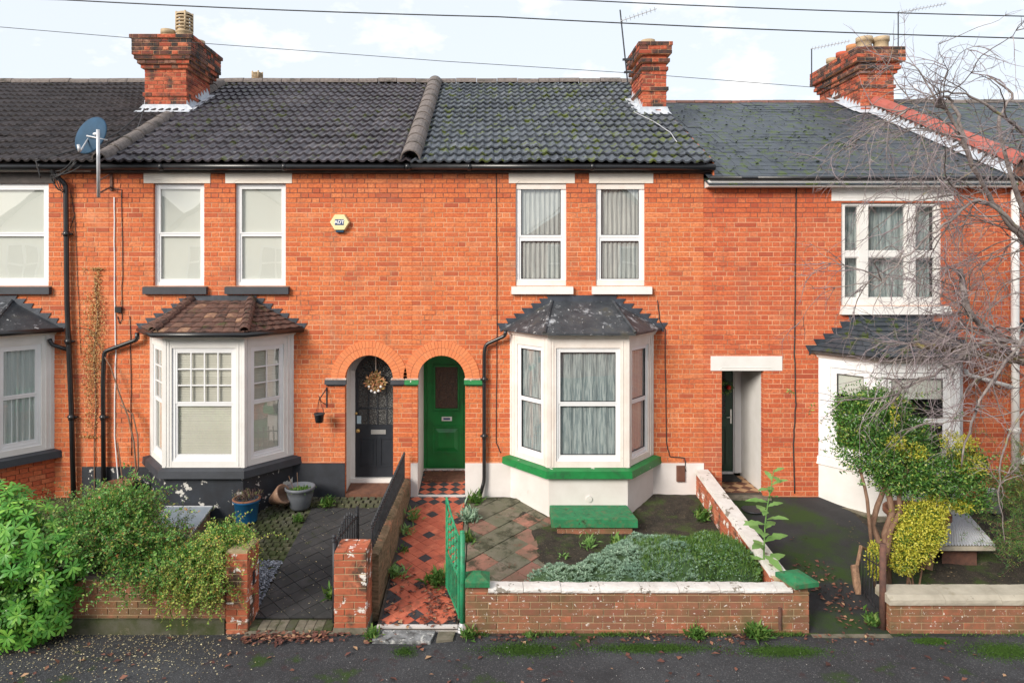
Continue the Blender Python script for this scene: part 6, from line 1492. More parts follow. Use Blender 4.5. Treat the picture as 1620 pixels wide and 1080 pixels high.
c = P(1450, 850, -1.5); c = Vector((c.x, -1.5, g(-1.5))); potted('planter', c, [(0, 0), (.26, 0), (.36, .45), (.40, .46), (.40, .52), (.36, .52), (.34, .42), (0, .42)], M['terra'], 'big dark terracotta planter under the dark green shrub', M3=None)
# rain barrel pipe / white bucket on right
c = P(1572, 800, -.5); mb = MB(); mb.lathe((c.x, -.5, g(-.5)), [(0, 0), (.09, 0), (.1, .32), (.11, .33), (.09, .33), (.08, .1)], 16); mb.build('white_bucket', M['plastic'], None, True, label='narrow white bucket by the far right brick wall', cat='bucket')
# drain cover
mb = MB(); c = P(1207, 812, -.55); mb.lathe((c.x-.1, -.42, g(-.42)-.005), [(0, .012), (.16, .012), (.17, .0)], 24); mb.build('drain_cover', M['blackiron'], None, label='round black drain cover beside the white side wall coping', cat='drain cover')
# doormats and porch tiling of house 4
mb = MB(); mb.hprism([(3.35, .55), (4.18, .55), (4.18, .90), (3.35, .90)], lambda x, y: .05, .072); mb.build('doormat', M['blackmat'], None, label='black rubber doormat at the dark green door', cat='doormat')
mb = MB(); mb.hprism([(3.3, .061), (4.32, .061), (4.32, .94), (3.3, .94)], -.1, .03); mb.build('porch_floor', M['bed'], None, kind='structure')
p4 = empty('porch_tiling', (3.9, .4, .03), kind='structure')
t_b, t_t = mk('tan_tile', (.50, .30, .16), (.42, .24, .13), 8, .6), mk('chocolate_tile', (.16, .06, .035), (.12, .05, .03), 8, .6)
diamond_floor(p4, 3.31, 4.31, .07, .92, .150, lambda x, y: .034, lambda c, r: t_b if (r % 2) else t_t, seed=6, slope=0)
mb = MB(); mb.hprism([(-1.06, .50), (-.40, .50), (-.40, .93), (-1.06, .93)], lambda x, y: .10*y+.004, lambda x, y: .10*y+.022); mb.build('doormat', M['mat'], None, label='worn brown doormat at the green front door', cat='doormat')

# ------------------------------------------------------------------ plants
# bright green bush at the left: whorls of broad leaves, the nearest leaves as objects
bush = empty('evergreen_bush', (-5.1, -3.25, ZP), 'bright green bush with finger-like leaf clusters at the left edge', 'bush')
def leaf_obj_mesh(mat, name='leaf', shape=((0, .02), (.18, .10), (.45, .26), (.72, .34), (.90, .22), (1, 0)), droop=.25, wmul=1.0):
    mb = MB(); vs = []
    for t, w_ in shape: z = -droop*t*t; vs += [(-w_*.5*wmul, t, z+.07*w_), (0, t, z), (w_*.5*wmul, t, z+.07*w_)]
    fs = []
    for i in range(len(shape)-1): fs += [(3*i, 3*i+1, 3*i+4, 3*i+3), (3*i+1, 3*i+2, 3*i+5, 3*i+4)]
    mb.add(vs, fs); return mb.mesh(name, mat, (0, 0, 0), True)
lm = leaf_obj_mesh(M['leaf_choisya']); lmv = np.array([v.co[:] for v in lm.vertices]); lmf = []
for pgn in lm.polygons: vv = list(pgn.vertices); lmf += [(vv[0], vv[1], vv[2]), (vv[0], vv[2], vv[3])]
lmf = np.array(lmf)
bl = [((-5.25, -3.15, .55), (.62, .38, .42)), ((-5.15, -3.35, .12), (.55, .32, .42)), ((-5.05, -3.40, -.18), (.50, .26, .26)), ((-4.75, -3.22, .25), (.33, .28, .42)), ((-5.6, -3.0, .8), (.5, .4, .35)), ((-4.95, -3.3, -.05), (.42, .28, .35))]
wh, wd_ = lumps(bl, 760, .80); keepw = wd_[:, 1] < .45; wh = wh[keepw]; wd_ = wd_[keepw]; wh[:, 2] = np.maximum(wh[:, 2], ZP+.07)
leaves = []
for c_, d_ in zip(wh, wd_):
    ax = Vector(d_)+Vector((0, -.35, .45)); ax.normalize(); a0 = ax.orthogonal().normalized(); b0 = ax.cross(a0); nl = R.randint(6, 8); ph = R.random()*6
    for k in range(nl):
        q_ = ph+2*math.pi*k/nl; out_ = a0*math.cos(q_)+b0*math.sin(q_); dirn = (out_*.9+ax*.42+Vector((0, 0, -.15))).normalized()
        nr = (ax-dirn*ax.dot(dirn)).normalized(); xr = dirn.cross(nr); s_ = R.uniform(.065, .105)
        leaves.append((Vector(c_), Matrix((xr, dirn, nr)).transposed(), s_))
leaves.sort(key=lambda l: l[0].y-(l[0].x+5.5)*.15)
for c_, m3, s_ in leaves[:290]:
    o = link('leaf', lm, c_, bush, m3.to_euler()); o.scale = (s_, s_, s_)
vv = []; ff = []
for i, (c_, m3, s_) in enumerate(leaves[290:]): vv.append((lmv*s_) @ np.array(m3).T+np.array(c_)); ff.append(lmf+i*len(lmv))
np_mesh('leaf', np.concatenate(vv), np.concatenate(ff), M['leaf_choisya'], bush, kind='stuff')
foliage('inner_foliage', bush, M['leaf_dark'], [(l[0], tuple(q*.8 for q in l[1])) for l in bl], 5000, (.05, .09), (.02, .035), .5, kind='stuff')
mb = MB()
for k in range(7): a = Vector((-5.2+R.uniform(-.2, .2), -3.0, ZP+.1)); mb.tube([a, a+Vector((R.uniform(-.2, .2), R.uniform(-.2, .1), .4)), a+Vector((R.uniform(-.4, .4), R.uniform(-.3, .1), .8))], [.02, .014, .006], 5)
mb.build('stem', M['trunk'], bush)
# cotoneaster hedge
def arching(name, parent, mat, roots, n, L_, leaf_l, leaf_w, seed=1, twigmat=None, dens=55, droop=1.0, up=(.5, 1.0)):
    """arching sprays: thin stems with leaves along them"""
    rr = random.Random(seed); tw = MB(); P_, T_ = [], []
    for i in range(n):
        c_, r_ = rr.choice(roots); p = Vector((c_[0]+rr.gauss(0, r_[0]*.5), c_[1]+rr.gauss(0, r_[1]*.5), c_[2]+rr.uniform(-1, 1)*r_[2]*.5))
        d = Vector((rr.gauss(0, .6), rr.gauss(-.35, .5), rr.uniform(*up))).normalized(); ln_ = rr.uniform(*L_); m = 9; pts = [p.copy()]
        for k in range(m): d = (d+Vector((rr.gauss(0, .06), rr.gauss(0, .06), -droop*.16))).normalized(); p = p+d*ln_/m; pts.append(p.copy())
        tw.tube(pts, [.0026*(1-.07*k) for k in range(m+1)], 3, False)
        for k in range(int(ln_*dens)):
            t = (k+rr.random())/(ln_*dens)*m; i0 = min(int(t), m-1); q_ = pts[i0].lerp(pts[i0+1], t-i0); dd = pts[i0+1]-pts[i0]; dd.normalize()
            sdv = Vector((rr.gauss(0, 1), rr.gauss(0, 1), rr.gauss(.2, 1))); sdv = (sdv-dd*sdv.dot(dd)).normalized()
            P_.append(q_+sdv*.003); T_.append(sdv+dd*.5)
    P_ = np.array(P_); T_ = np.array(T_); nn_ = len(P_)
    v, f = leaf_np(P_, T_, RN.normal(size=(nn_, 3))*.6+[0, -.4, .8], RN.uniform(*leaf_l, nn_), RN.uniform(*leaf_w, nn_)); np_mesh(name, v, f, mat, parent, kind='stuff')
    tw.build('twig', twigmat or M['trunk'], parent, kind='stuff')
    return nn_
hd = empty('hedge', (-3.9, -2.9, ZP), 'straggly mixed green hedge spilling over the low front wall', 'hedge')
rts = [((-4.5, -2.75, .5), (.45, .3, .5)), ((-4.2, -2.85, .38), (.4, .3, .45)), ((-3.75, -2.95, .15), (.4, .22, .32)), ((-4.4, -2.5, .65), (.4, .4, .4)), ((-3.9, -2.75, .12), (.4, .25, .3))]
arching('foliage', hd, M['leaf_hedge'], rts, 620, (.25, .6), (.024, .050), (.013, .026), 3, dens=75)
foliage('inner_foliage', hd, M['leaf_hedge'], [(a, (b[0], b[1], b[2]*.8)) for a, b in rts], 20000, (.022, .045), (.013, .025), .2, kind='stuff')
hy = empty('hedge', (-3.1, -3.0, ZP), 'yellowing cotoneaster hanging over the wall beside the brick pier', 'hedge')
rts2 = [((-3.2, -3.0, .20), (.35, .2, .28)), ((-3.0, -2.85, .42), (.30, .22, .22)), ((-3.45, -3.0, .12), (.3, .18, .28)), ((-3.15, -3.1, .05), (.26, .10, .25))]
arching('foliage', hy, M['leaf_hedgey'], rts2, 560, (.22, .5), (.018, .036), (.012, .022), 5, dens=80, droop=1.5)
foliage('inner_foliage', hy, M['leaf_hedge'], rts2, 15000, (.018, .034), (.012, .022), .3, kind='stuff')
hb = empty('shrub', (-4.9, -1.9, g(-1.9)), 'feathery pale green shrub in front of the climber pot', 'shrub')
rts3 = [((-4.75, -1.9, .1), (.4, .3, .35)), ((-5.4, -1.8, .15), (.35, .3, .35)), ((-4.2, -1.9, -.02), (.25, .25, .25))]
arching('foliage', hb, mk('pale_green_leaf', (.2, .3, .1), rough=.6, trans=.25, rnd=[(0, (.07, .15, .04)), (.6, (.18, .28, .08)), (1, (.34, .36, .14))]), rts3, 420, (.3, .65), (.018, .04), (.009, .018), 8, dens=75, droop=.6, up=(.7, 1.4))
# small leafy filler in garden 1
# house 3 ground cover
gcv = [((1.10, -2.55, -.20), (.66, .36, .22)), ((1.75, -2.45, -.15), (.66, .55, .29)), ((2.3, -2.35, -.12), (.66, .6, .33)), ((2.85, -2.30, -.12), (.44, .7, .34)), ((.80, -2.72, -.27), (.42, .24, .16)), ((2.0, -2.0, -.16), (.6, .4, .24))]
def mound(lst, x, y):
    z = -9
    for c_, r_ in lst:
        q_ = 1-((x-c_[0])/r_[0])**2-((y-c_[1])/r_[1])**2
        if q_ > 0: z = max(z, c_[2]+r_[2]*math.sqrt(q_))
    return z
gc = empty('ground_cover', (1.9, -2.4, g(-2.4)), kind='stuff')
P_, T_ = [], []; rr = random.Random(44); P2, T2_ = [], []
while len(P_) < 23000:
    x = rr.uniform(.45, 3.24); y = rr.uniform(-2.9, -1.6); z = mound(gcv, x, y)
    if z < g(y): continue
    z += mnoise.noise(Vector((x*2.5, y*2.5, 4)))*.08+mnoise.noise(Vector((x*6, y*6, 0)))*.06+mnoise.noise(Vector((x*17, y*17, 2)))*.03; green = mnoise.noise(Vector((x*1.3, y*1.3, 7)))+(x-2.3)*.5 > .12
    for k in range(9):
        a = rr.random()*6.28; el = rr.uniform(.15, 1.1); d = Vector((math.cos(a)*math.cos(el), math.sin(a)*math.cos(el), math.sin(el)))
        (P2 if green and rr.random() < .75 else P_).append((x+d.x*.006, y+d.y*.006, z-.01)); (T2_ if len(P2)+len(T2_)*0 > len(T2_) else T_).append(tuple(d))
n = len(P_); v, f = leaf_np(np.array(P_), np.array(T_), RN.normal(size=(n, 3))*.3+[0, 0, 1], RN.uniform(.020, .040, n), RN.uniform(.008, .015, n)); np_mesh('rosette', v, f, M['leaf_sedum'], gc, kind='stuff')
n = len(P2); 
if n: v, f = leaf_np(np.array(P2), np.array(T2_[:n]), RN.normal(size=(n, 3))*.3+[0, 0, 1], RN.uniform(.018, .045, n), RN.uniform(.006, .011, n)); np_mesh('greener_growth', v, f, M['leaf_grass'], gc, kind='stuff')
n = 5000; xx = RN.uniform(1.8, 3.24, n); yy = RN.uniform(-2.92, -1.7, n); zz = np.array([max(mound(gcv, a, b), g(b)) for a, b in zip(xx, yy)]); t = RN.normal(size=(n, 3))*.35+[0, 0, 1]
v, f = leaf_np(np.stack([xx, yy, zz-.02], 1), t, RN.normal(size=(n, 3)), RN.uniform(.04, .10, n), RN.uniform(.003, .006, n), .05); np_mesh('grass_blades', v, f, M['leaf_grass'], gc, kind='stuff')
# dark core under the mound
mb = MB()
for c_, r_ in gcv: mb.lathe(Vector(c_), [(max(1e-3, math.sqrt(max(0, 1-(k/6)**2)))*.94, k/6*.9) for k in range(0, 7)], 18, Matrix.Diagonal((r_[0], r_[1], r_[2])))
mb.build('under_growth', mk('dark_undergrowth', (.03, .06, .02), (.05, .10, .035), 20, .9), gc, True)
# tall weed with big leaves
def tall_weed(root, base, top, nleaf, lsize, mat, lean=.06, seed=0):
    rr = random.Random(seed); base = Vector(base); top = Vector(top); mb = MB(); pts = [base.lerp(top, k/7)+Vector((math.sin(k*1.1)*lean*.3, 0, 0)) for k in range(8)]; mb.tube(pts, [.014*(1-.09*k) for k in range(8)], 6); mb.build('stem', mat, root, True)
    lm_ = leaf_obj_mesh(mat, 'leaf', ((0, .05), (.15, .16), (.3, .30), (.42, .24), (.55, .42), (.68, .30), (.8, .26), (.92, .12), (1, 0)), .35)
    for k in range(nleaf):
        t = (k+.3)/nleaf; i0 = min(int(t*7), 6); p = pts[i0].lerp(pts[i0+1], t*7-i0); a = k*2.4+rr.uniform(-.4, .4); el = rr.uniform(-.1, .5)+t*.3
        d = Vector((math.cos(a)*math.cos(el), math.sin(a)*math.cos(el), math.sin(el))); up_ = Vector((0, -.25, 1)); nr = (up_-d*up_.dot(d)).normalized(); xr = d.cross(nr)
        s_ = lsize*(1.15-.65*t)*rr.uniform(.8, 1.15); o = link('leaf', lm_, p, root, Matrix((xr, d, nr)).transposed().to_euler()); o.scale = (s_, s_, s_)
wd1 = empty('tall_weed', (3.22, -2.60, g(-2.6)), 'tall leafy thistle-like weed standing at the corner of the front garden', 'weed')
tall_weed(wd1, (3.20, -2.62, g(-2.6)), P(1222, 742, -2.5), 30, .33, M['leaf_weed'], seed=2)
def tuft(label, x, y, n, s_, mat, z=None, group='weeds in the front gardens'):
    s_ *= 1.35
    z = g(y) if z is None else z; r_ = empty('weed', (x, y, z), label, 'weed', group)
    a = RN.random(n)*6.283; el = RN.uniform(.2, 1.3, n); d = np.stack([np.cos(a)*np.cos(el), np.sin(a)*np.cos(el), np.sin(el)], 1)
    p = np.stack([x+RN.normal(size=n)*s_*.25, y+RN.normal(size=n)*s_*.25, z+np.abs(RN.normal(size=n))*s_*.25], 1)
    v, f = leaf_np(p, d, RN.normal(size=(n, 3))*.3+[0, 0, 1], RN.uniform(.3, .8, n)*s_, RN.uniform(.08, .2, n)*s_); np_mesh('leaves', v, f, mat, r_, kind='stuff')
for (lb_, x, y, n, s_, m_) in (('bright green weed on the tiled path nearest the white pier', -1.08, -.75, 60, .14, 'leaf_weed'), ('small weed against the dividing wall below the bright green one', -1.14, -1.15, 50, .12, 'leaf_weed'),
        ('little weed on the left of the tiled path, half way down', -1.12, -1.6, 40, .09, 'leaf_grass'), ('broad weed tuft at the dividing wall foot near the front', -1.16, -2.15, 70, .15, 'leaf_weed'),
        ('leggy weed at the foot of the front downpipe', -.20, -.25, 90, .16, 'leaf_grass'), ('straggly grey-green weed on the path kerb', -.28, -.8, 200, .17, 'leaf_sedum'), ('dry weed clump beside the kerb above the green gate', -.28, -1.35, 120, .12, 'leaf_grass'),
        ('weed growing through the tiles behind the green gate', -.62, -2.3, 160, .16, 'leaf_grass'), ('pale weed in front of the green lidded box', 1.35, -1.5, 60, .15, 'leaf_weed'), ('reddish stemmed weed below the right end of the green lid', 1.75, -1.5, 80, .16, 'leaf_grass'),
        ('yellow-tipped weed right of the green lidded box', 2.25, -1.6, 60, .16, 'leaf_yellow'), ('weed at the side wall beside the bay', 3.12, -.75, 110, .15, 'leaf_grass'), ('low weed behind the left pier cap', .3, -2.75, 90, .13, 'leaf_grass'),
        ('thin weed behind the pale vent shoot', 1.0, -1.75, 30, .10, 'leaf_weed'),
        ('weed between setts and the black plinth', -2.45, -.35, 150, .13, 'leaf_grass'), ('weed in the setts left of the black plinth weed', -2.75, -.8, 120, .10, 'leaf_grass'), ('upright weed beside the flaking gate pier', -1.80, -2.6, 60, .2, 'leaf_grass'),
        ('low weed at the driveway under the rusty post', 4.30, -3.05, 90, .12, 'leaf_grass')): tuft(lb_, x, y, n, s_, M[m_])
for (lb_, px, n, s_) in (('small weed on the pavement at the foot of the green gate post', 742, 110, .10), ('weed on the pavement by the mottled step', 590, 120, .10), ('tiny weed on the pavement below the left of the front wall', 839, 40, .07), ('dry grass clump at the foot of the right pier', 1195, 260, .13), ('dry grass under the middle of the front wall', 1100, 160, .11)):
    p = P(px, 1004, -3.2); tuft(lb_, p.x, -3.24, n, s_, M['leaf_grass'], ZP)
# shrub of house 4
sb = empty('evergreen_shrub', (5.05, -2.1, g(-2.1)), 'rounded dark evergreen shrub on twisted brown stems before the white bay', 'shrub')
cS = lambda px, py, y: tuple(P(px, py, y))
sh = [(cS(1382, 672, -2.0), (.46, .40, .40)), (cS(1425, 690, -1.9), (.38, .36, .32)), (cS(1375, 712, -2.1), (.40, .36, .30)), (cS(1480, 750, -2.0), (.52, .38, .28)), (cS(1430, 738, -2.2), (.46, .34, .30)), (cS(1520, 780, -1.9), (.33, .33, .22)), (cS(1395, 640, -2.0), (.28, .28, .22)), (cS(1430, 762, -2.1), (.4, .3, .18)), (cS(1525, 735, -1.9), (.26, .26, .24)), (cS(1352, 655, -2.0), (.26, .26, .26))]
foliage('foliage', sb, M['leaf_dark'], sh, 24000, (.025, .058), (.014, .024), .45, kind='stuff')
sy = [(cS(1445, 715, -2.35), (.16, .12, .10)), (cS(1505, 700, -2.2), (.12, .12, .15)), (cS(1535, 735, -2.1), (.20, .15, .15)), (cS(1415, 655, -2.42), (.03, .05, .16)), (cS(1418, 700, -2.45), (.12, .08, .08)), (cS(1530, 700, -2.2), (.12, .1, .10))]
arching('spray', sb, M['leaf_dark'], [(a, tuple(q_*1.7 for q_ in b)) for a, b in sh], 230, (.12, .32), (.03, .06), (.014, .024), 31, dens=60, droop=.3, up=(.2, 1.2))
foliage('yellow_foliage', sb, M['leaf_yellow'], sy, 1900, (.02, .045), (.012, .02), .3, kind='stuff')
mb = MB()
for pts, r_ in (([(1400, 985), (1398, 900), (1392, 860), (1380, 830), (1388, 800), (1400, 770), (1395, 720)], .045), ([(1404, 985), (1403, 880), (1400, 845), (1412, 810), (1405, 775), (1412, 740)], .05), ([(1398, 870), (1408, 840), (1424, 810), (1422, 780), (1435, 740)], .035), ([(1385, 820), (1372, 790), (1368, 770), (1360, 740)], .022)):
    pp_ = [P(a, b, -2.35+.05*i) for i, (a, b) in enumerate(pts)]; pp_[0].z = g(-2.35)
    mb.tube(pp_, [r_*(1-.07*i) for i in range(len(pp_))], 9)
mb.build('trunk', M['trunk'], sb, True)
ye = empty('yellow_shrub', (5.3, -2.3, g(-2.3)), 'bright yellow variegated shrub behind the rusty gate post', 'shrub')
yl = [(cS(1455, 820, -2.3), (.30, .22, .22)), (cS(1445, 860, -2.4), (.26, .2, .26)), (cS(1480, 800, -2.2), (.16, .15, .14)), (cS(1430, 890, -2.5), (.16, .14, .14)), (cS(1385, 885, -2.6), (.10, .10, .22)), (cS(1520, 800, -2.1), (.12, .12, .08)), (cS(1468, 840, -2.4), (.2, .2, .2))]
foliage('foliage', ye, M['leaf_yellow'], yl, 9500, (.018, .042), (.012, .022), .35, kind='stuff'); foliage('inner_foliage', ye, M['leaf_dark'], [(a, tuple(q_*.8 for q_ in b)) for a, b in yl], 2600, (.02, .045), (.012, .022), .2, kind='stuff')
mb = MB()
for k in range(6): a = Vector((5.15+R.uniform(-.1, .15), -2.4, g(-2.4))); mb.tube([a, a+Vector((R.uniform(-.1, .1), 0, .25)), a+Vector((R.uniform(-.2, .25), 0, .5))], [.012, .009, .004], 5)
mb.build('stem', M['trunk'], ye)
db = empty('conifer_shrub', (7.1, -1.8, g(-1.8)), 'dark feathery conifer shrub at the right edge', 'shrub')
dl_ = [(cS(1640, 800, -1.8), (.55, .4, .45)), (cS(1610, 860, -2.0), (.4, .35, .3)), (cS(1600, 780, -1.5), (.3, .3, .3)), (cS(1650, 740, -1.6), (.4, .3, .4))]
arching('foliage', db, M['leaf_dark'], dl_, 420, (.25, .6), (.03, .06), (.004, .008), 12, dens=70, droop=.8)
tufts('low_ground_plants', 6.2, -2.6, .9, .2, lambda y: g(y)+.0, 900, M['leaf_dark'], (.02, .06), (.01, .025), .8, kind='stuff')
tufts('low_ground_plants', 5.3, -2.75, .5, .15, lambda y: g(y)+.02, 500, M['leaf_dark'], (.02, .06), (.01, .025), .8, kind='stuff')

# ------------------------------------------------------------------ fallen leaves
def litter(name, n, xr, yr, zf, mat, size, seed, dens=None, lift=.006):
    rr = random.Random(seed); P_, T_, Nn, S_ = [], [], [], []
    while len(P_) < n:
        x = rr.uniform(*xr); y = rr.uniform(*yr)
        if dens and rr.random() > dens(x, y): continue
        P_.append((x, y, zf(x, y)+lift+rr.random()*.012)); a = rr.random()*6.28; T_.append((math.cos(a), math.sin(a), rr.uniform(-.1, .35))); Nn.append((rr.gauss(0, .25), rr.gauss(0, .25), 1)); S_.append(rr.uniform(*size))
    S_ = np.array(S_); v, f = leaf_np(np.array(P_), np.array(T_), np.array(Nn), S_, S_*RN.uniform(.4, .75, n), .15); return np_mesh(name, v, f, mat, None, kind='stuff')
litter('fallen_small_leaves', 1700, (-6, -2.2), (-4.3, -3.18), lambda x, y: ZP, M['paleleaf'], (.012, .026), 1, lambda x, y: min(1, max(.05, 1.1+(y+3.2)*1.0))*min(1, max(.06, (-2.3-x)*.9)))
litter('fallen_leaves_on_kerb', 330, (-2.68, -1.0), (-3.36, -3.14), lambda x, y: ZP+.01, M['dead'], (.03, .08), 2, lambda x, y: 1 if x < -1.75 else .2)
litter('fallen_leaves_on_path', 300, (-1.2, -.36), (-3.1, -1.9), lambda x, y: g(y)+.004, M['dead'], (.03, .075), 3, lambda x, y: .9 if x > -.75 and y < -2.2 else .22 if y < -2.1 else .05)
litter('fallen_leaves_on_driveway', 160, (3.5, 4.4), (-3.1, -1.2), lambda x, y: g(y)*1.05, M['dead'], (.03, .07), 4, lambda x, y: 1 if x > 3.95 and y < -1.8 else .08)
litter('garden_debris', 1500, (-.2, 3.2), (-2.2, -.1), lambda x, y: g(y)+.02, mk('garden_debris_bits', (.1, .1, .05), rnd=[(0, (.05, .08, .015)), (.5, (.12, .10, .06)), (1, (.26, .20, .12))]), (.008, .026), 22)
litter('side_garden_debris', 900, (5.0, 8), (-2.9, -.8), lambda x, y: g(y)+.01, mk('side_debris_bits', (.1, .1, .05), rnd=[(0, (.03, .06, .012)), (.5, (.10, .08, .05)), (1, (.24, .17, .10))]), (.012, .035), 23)
litter('fallen_leaves_in_garden', 260, (-.2, 3.2), (-1.9, -.3), lambda x, y: g(y)+.0, M['dead'], (.02, .05), 5)
litter('pavement_grit', 900, (-6, 7.5), (-4.3, -3.2), lambda x, y: ZP, mk('grit', (.3, .3, .3), rnd=[(0, (.12, .12, .12)), (.7, (.3, .29, .28)), (1, (.6, .58, .54))]), (.008, .018), 21)
litter('fallen_leaves_on_pavement', 110, (-5, 6.5), (-4.1, -3.25), lambda x, y: ZP, M['dead'], (.04, .10), 6)
litter('fallen_leaves_at_wall', 220, (-.3, 4.3), (-3.32, -3.17), lambda x, y: ZP, M['dead'], (.02, .06), 9, lambda x, y: .3+.7*(mnoise.noise(Vector((x*2, 0, 0))) > .1))
litter('porch_leaves', 90, (-1.09, -.37), (.45, .97), lambda x, y: .1*y+.02, M['dead'], (.02, .05), 7)
litter('patio_specks', 260, (-3.4, -1.5), (-2.9, -.2), lambda x, y: g(y)+.006, M['paleleaf'], (.010, .022), 8)
litter('roof_debris', 420, (X23+.2, X34), (-.2, 4.2), lambda x, y: zr(y)+.04, mk('roof_moss_crumb', (.10, .13, .02), rnd=[(0, (.06, .09, .015)), (1, (.16, .17, .05))]), (.03, .07), 12)
litter('roof_debris', 500, (X34+.2, X45-.2), (-.1, 4.3), lambda x, y: rz_4(y)+.02, mk('slate_moss_crumb', (.06, .11, .01), rnd=[(0, (.03, .05, .012)), (1, (.08, .11, .03))]), (.03, .08), 13)

# ------------------------------------------------------------------ bare weeping tree
tree = empty('bare_tree', (8.0, -2.2, g(-2.2)), 'large bare weeping tree with tangled lilac-grey twigs at the right', 'tree')
limbs = [  # pixel x, y, depth, radius
    ([(1790, 1000, -2.0, .17), (1780, 800, -2.0, .15), (1765, 620, -2.05, .14), (1740, 540, -2.1, .13), (1700, 400, -2.1, .11), (1680, 250, -2.1, .08)], 'trunk', M['mossbark']),
    ([(1760, 620, -2.05, .10), (1690, 590, -2.2, .085), (1620, 572, -2.3, .07), (1540, 560, -2.4, .06), (1470, 548, -2.5, .05), (1440, 545, -2.5, .035)], 'limb', M['mossbark']),
    ([(1690, 590, -2.2, .05), (1620, 545, -2.5, .04), (1560, 540, -2.7, .034), (1500, 580, -2.9, .026), (1430, 615, -3.0, .018), (1400, 650, -3.0, .01)], 'limb', M['bark']),
    ([(1740, 500, -2.1, .07), (1660, 420, -2.3, .05), (1600, 360, -2.4, .04), (1560, 300, -2.5, .036), (1530, 240, -2.6, .034), (1515, 185, -2.6, .030), (1500, 152, -2.6, .02), (1480, 160, -2.6, .02)], 'limb', M['bark']),
    ([(1530, 240, -2.6, .028), (1500, 175, -2.65, .03), (1485, 168, -2.65, .03), (1478, 158, -2.65, .02)], 'limb', M['bark']),
    ([(1700, 420, -2.1, .06), (1620, 330, -2.2, .04), (1580, 200, -2.2, .028), (1600, 150, -2.2, .02), (1560, 120, -2.2, .012)], 'limb', M['bark']),
    ([(1610, 572, -2.3, .05), (1560, 520, -2.5, .04), (1530, 490, -2.6, .045), (1522, 440, -2.6, .045), (1520, 425, -2.6, .03)], 'limb', M['bark']),
    ([(1720, 480, -2.1, .06), (1650, 400, -2.5, .035), (1560, 320, -2.7, .026), (1500, 350, -2.8, .02), (1440, 400, -2.9, .014), (1380, 460, -2.9, .008)], 'limb', M['bark']),
    ([(1700, 300, -2.1, .05), (1640, 230, -2.4, .03), (1560, 165, -2.6, .02), (1500, 145, -2.7, .014), (1440, 170, -2.8, .008), (1425, 200, -2.8, .005)], 'limb', M['bark']),
    ([(1700, 620, -2.2, .04), (1650, 520, -2.9, .026), (1600, 560, -3.1, .022), (1545, 650, -3.2, .018), (1520, 740, -3.2, .010)], 'limb', M['bark']),
    ([(1690, 700, -2.3, .03), (1640, 640, -2.9, .02), (1600, 680, -3.1, .016), (1580, 760, -3.2, .010), (1590, 860, -3.2, .005)], 'limb', M['bark'])]
rt_ = random.Random(77); LP = []
def smooth(pts, k=5):
    out = []; n = len(pts)
    for i in range(n-1):
        p0, p1, p2, p3 = pts[max(i-1, 0)], pts[i], pts[i+1], pts[min(i+2, n-1)]
        for j in range(k):
            t = j/k; out.append(.5*((2*p1)+(-p0+p2)*t+(2*p0-5*p1+4*p2-p3)*t*t+(-p0+3*p1-3*p2+p3)*t**3))
    out.append(pts[-1]); return out
for pts, nm, mt in limbs:
    pp_ = [Vector((*P(a, b, c), r_)) if False else (P(a, b, c), r_) for a, b, c, r_ in pts]
    vs4 = smooth([np.array([p.x, p.y, p.z, r_]) for p, r_ in pp_], 6)
    P3_ = [Vector(q_[:3]) for q_ in vs4]; 
    if nm == 'trunk': P3_[0].z = g(-2)-.1
    mb = MB(); mb.tube([p+Vector((rt_.gauss(0, .01), rt_.gauss(0, .01), rt_.gauss(0, .01))) for p in P3_], [max(q_[3]*(1 if nm == 'trunk' else .72), .004)*rt_.uniform(.85, 1.15) for q_ in vs4], 9); mb.build(nm, mt, tree, True)
    if nm != 'trunk': LP += [(P3_[i], (P3_[i+1]-P3_[i]).normalized(), vs4[i][3]) for i in range(len(P3_)-1)]
tw1, tw2 = MB(), MB(); ntw = 0
def grow(mb, p, d, ln_, r0, droop, wob, lvl, rr):
    m = max(5, int(ln_/.07)); pts = [p.copy()]; ds = [d.copy()]
    for k in range(m):
        d = (d+Vector((rr.gauss(0, wob), rr.gauss(0, wob), rr.gauss(0, wob)-droop))).normalized(); p = p+d*ln_/m; pts.append(p.copy()); ds.append(d.copy())
    mb.tube(pts, [r0*(1-.75*k/m) for k in range(m+1)], 4 if lvl < 2 else 3, False)
    return pts, ds
for i in range(190):
    p, t, r_ = rt_.choice(LP)
    if p.x > 7.0 and rt_.random() < .5: continue
    if (p.z < 2.3 and rt_.random() < .84) or (p.z > 5.5 and rt_.random() < .7) or p.z < .9: continue
    d = Vector((rt_.gauss(-.8, .5), rt_.gauss(-.1, .4), rt_.gauss(.2, .5))).normalized(); ln_ = rt_.uniform(.6, 2.1)
    if p.x < 6.1 and p.z < 4.2: ln_ *= .55
    pts, ds = grow(tw1, p, d, ln_, rt_.uniform(.006, .0125), rt_.choice((.0, .03, .07, .12)), .14, 0, rt_)
    for j in range(rt_.randint(4, 7)):
        k = rt_.randint(1, len(pts)-2); d2 = (ds[k]+Vector((rt_.gauss(0, .7), rt_.gauss(0, .45), rt_.gauss(-.1, .6)))).normalized()
        p2s, d2s = grow(tw1 if rt_.random() < .4 else tw2, pts[k], d2, rt_.uniform(.25, .85), rt_.uniform(.0038, .0062), rt_.choice((-.03, .03, .09, .15)), .17, 1, rt_)
        for l in range(rt_.randint(3, 5)):
            kk = rt_.randint(1, len(p2s)-2); d3 = (d2s[kk]+Vector((rt_.gauss(0, .7), rt_.gauss(0, .5), rt_.gauss(-.1, .6)))).normalized()
            grow(tw2, p2s[kk], d3, rt_.uniform(.08, .34), .0030, rt_.uniform(-.03, .12), .16, 2, rt_)
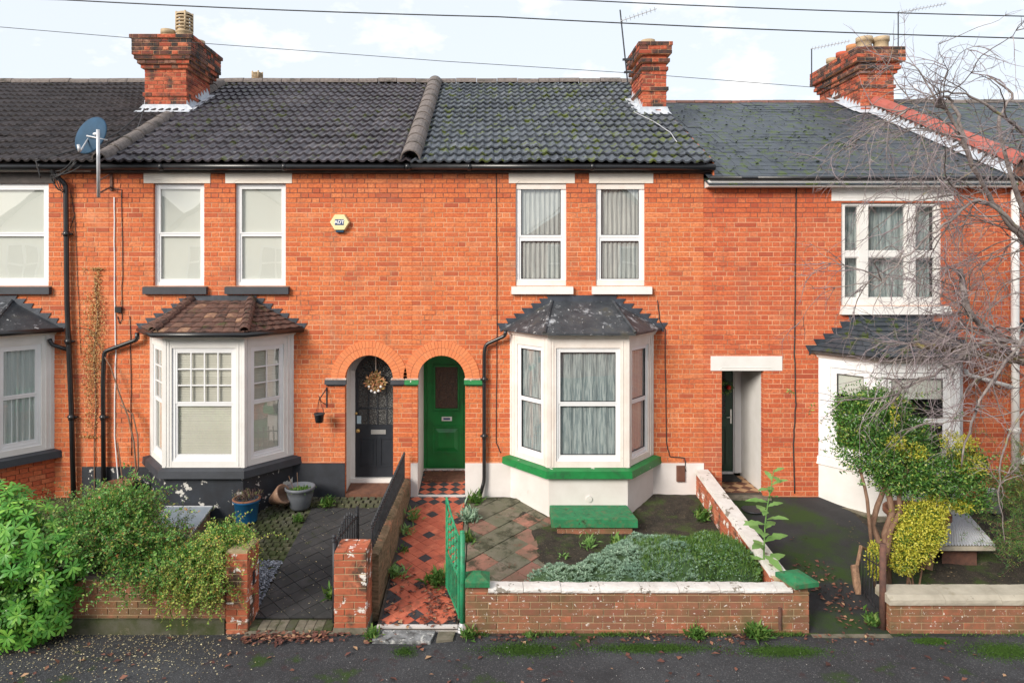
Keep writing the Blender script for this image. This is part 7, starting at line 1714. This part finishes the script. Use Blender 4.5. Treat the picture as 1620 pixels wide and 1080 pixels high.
tw1.build('branch', M['bark'], tree, True, kind='stuff'); tw2.build('twig', M['twig'], tree, True, kind='stuff')

# ------------------------------------------------------------------ the other side of the street (seen mirrored in the panes)
for i, (x, wv, m_) in enumerate(((-16.4, 6.2, 'cream_wall'), (-9.5, 6.2, 'cream_wall'), (-2.6, 6.4, 'cream_wall'), (4.4, 6.2, 'brick4'), (11.2, 6.2, 'cream_wall'), (18.2, 6.2, 'cream_wall'))):
    hs = empty('facing_house', (x, -16, ZP), ['cream gabled house opposite, mirrored in the window at the left edge', 'cream gabled house opposite, mirrored in the panes of the black-silled house', 'cream gabled house opposite, mirrored in the middle panes', 'brick gabled house opposite, mirrored in the right panes', 'cream gabled house opposite, beyond the brick one', 'cream gabled house opposite, at the far right end'][i], 'house', 'houses across the street')
    x0_, x1_ = x-wv/2, x+wv/2; yf = -15.5; ztop_ = 4.6
    mb = MB(); mb.add([(a, b, c) for b in (yf, yf-8) for (a, c) in ((x0_, ZP), (x1_, ZP), (x1_, ztop_), (x, 7.0), (x0_, ztop_))], [(1, 0, 4, 3, 2), (5, 6, 7, 8, 9), (0, 5, 9, 4), (6, 1, 2, 7)]); mb.build('wall', M[m_], hs)
    mb = MB(); mb.add([(x0_-.3, yf+.3, ztop_-.1), (x, yf+.3, 7.15), (x1_+.3, yf+.3, ztop_-.1), (x0_-.3, yf-8.2, ztop_-.1), (x, yf-8.2, 7.15), (x1_+.3, yf-8.2, ztop_-.1)], [(0, 1, 4, 3), (1, 2, 5, 4)]); mb.build('roof', M['slate'], hs)
    for (wx, wz) in ((-1.5, .7), (-1.5, 3.0), (1.3, 3.0), (1.3, .7)):
        mb = MB(); F2 = frame(x+wx+.6, yf, x+wx-.6, yf); mb.ring(F2, 0, 1.2, wz, wz+1.4, .08, -.02, .05); mb.fbox(F2, .08, 1.12, -.02, .045, wz+.66, wz+.74); mb.fbox(F2, .56, .64, -.02, .045, wz+.08, wz+1.32); wn = mb.build('window', M['white'], hs)
        mb = MB(); mb.fbox(F2, .08, 1.12, -.01, .01, wz+.08, wz+1.32); mb.build('pane', M['room'], wn)
print('objects', len(bpy.data.objects), 'tris', sum(len(m.loops)-2*len(m.polygons) for m in bpy.data.meshes))
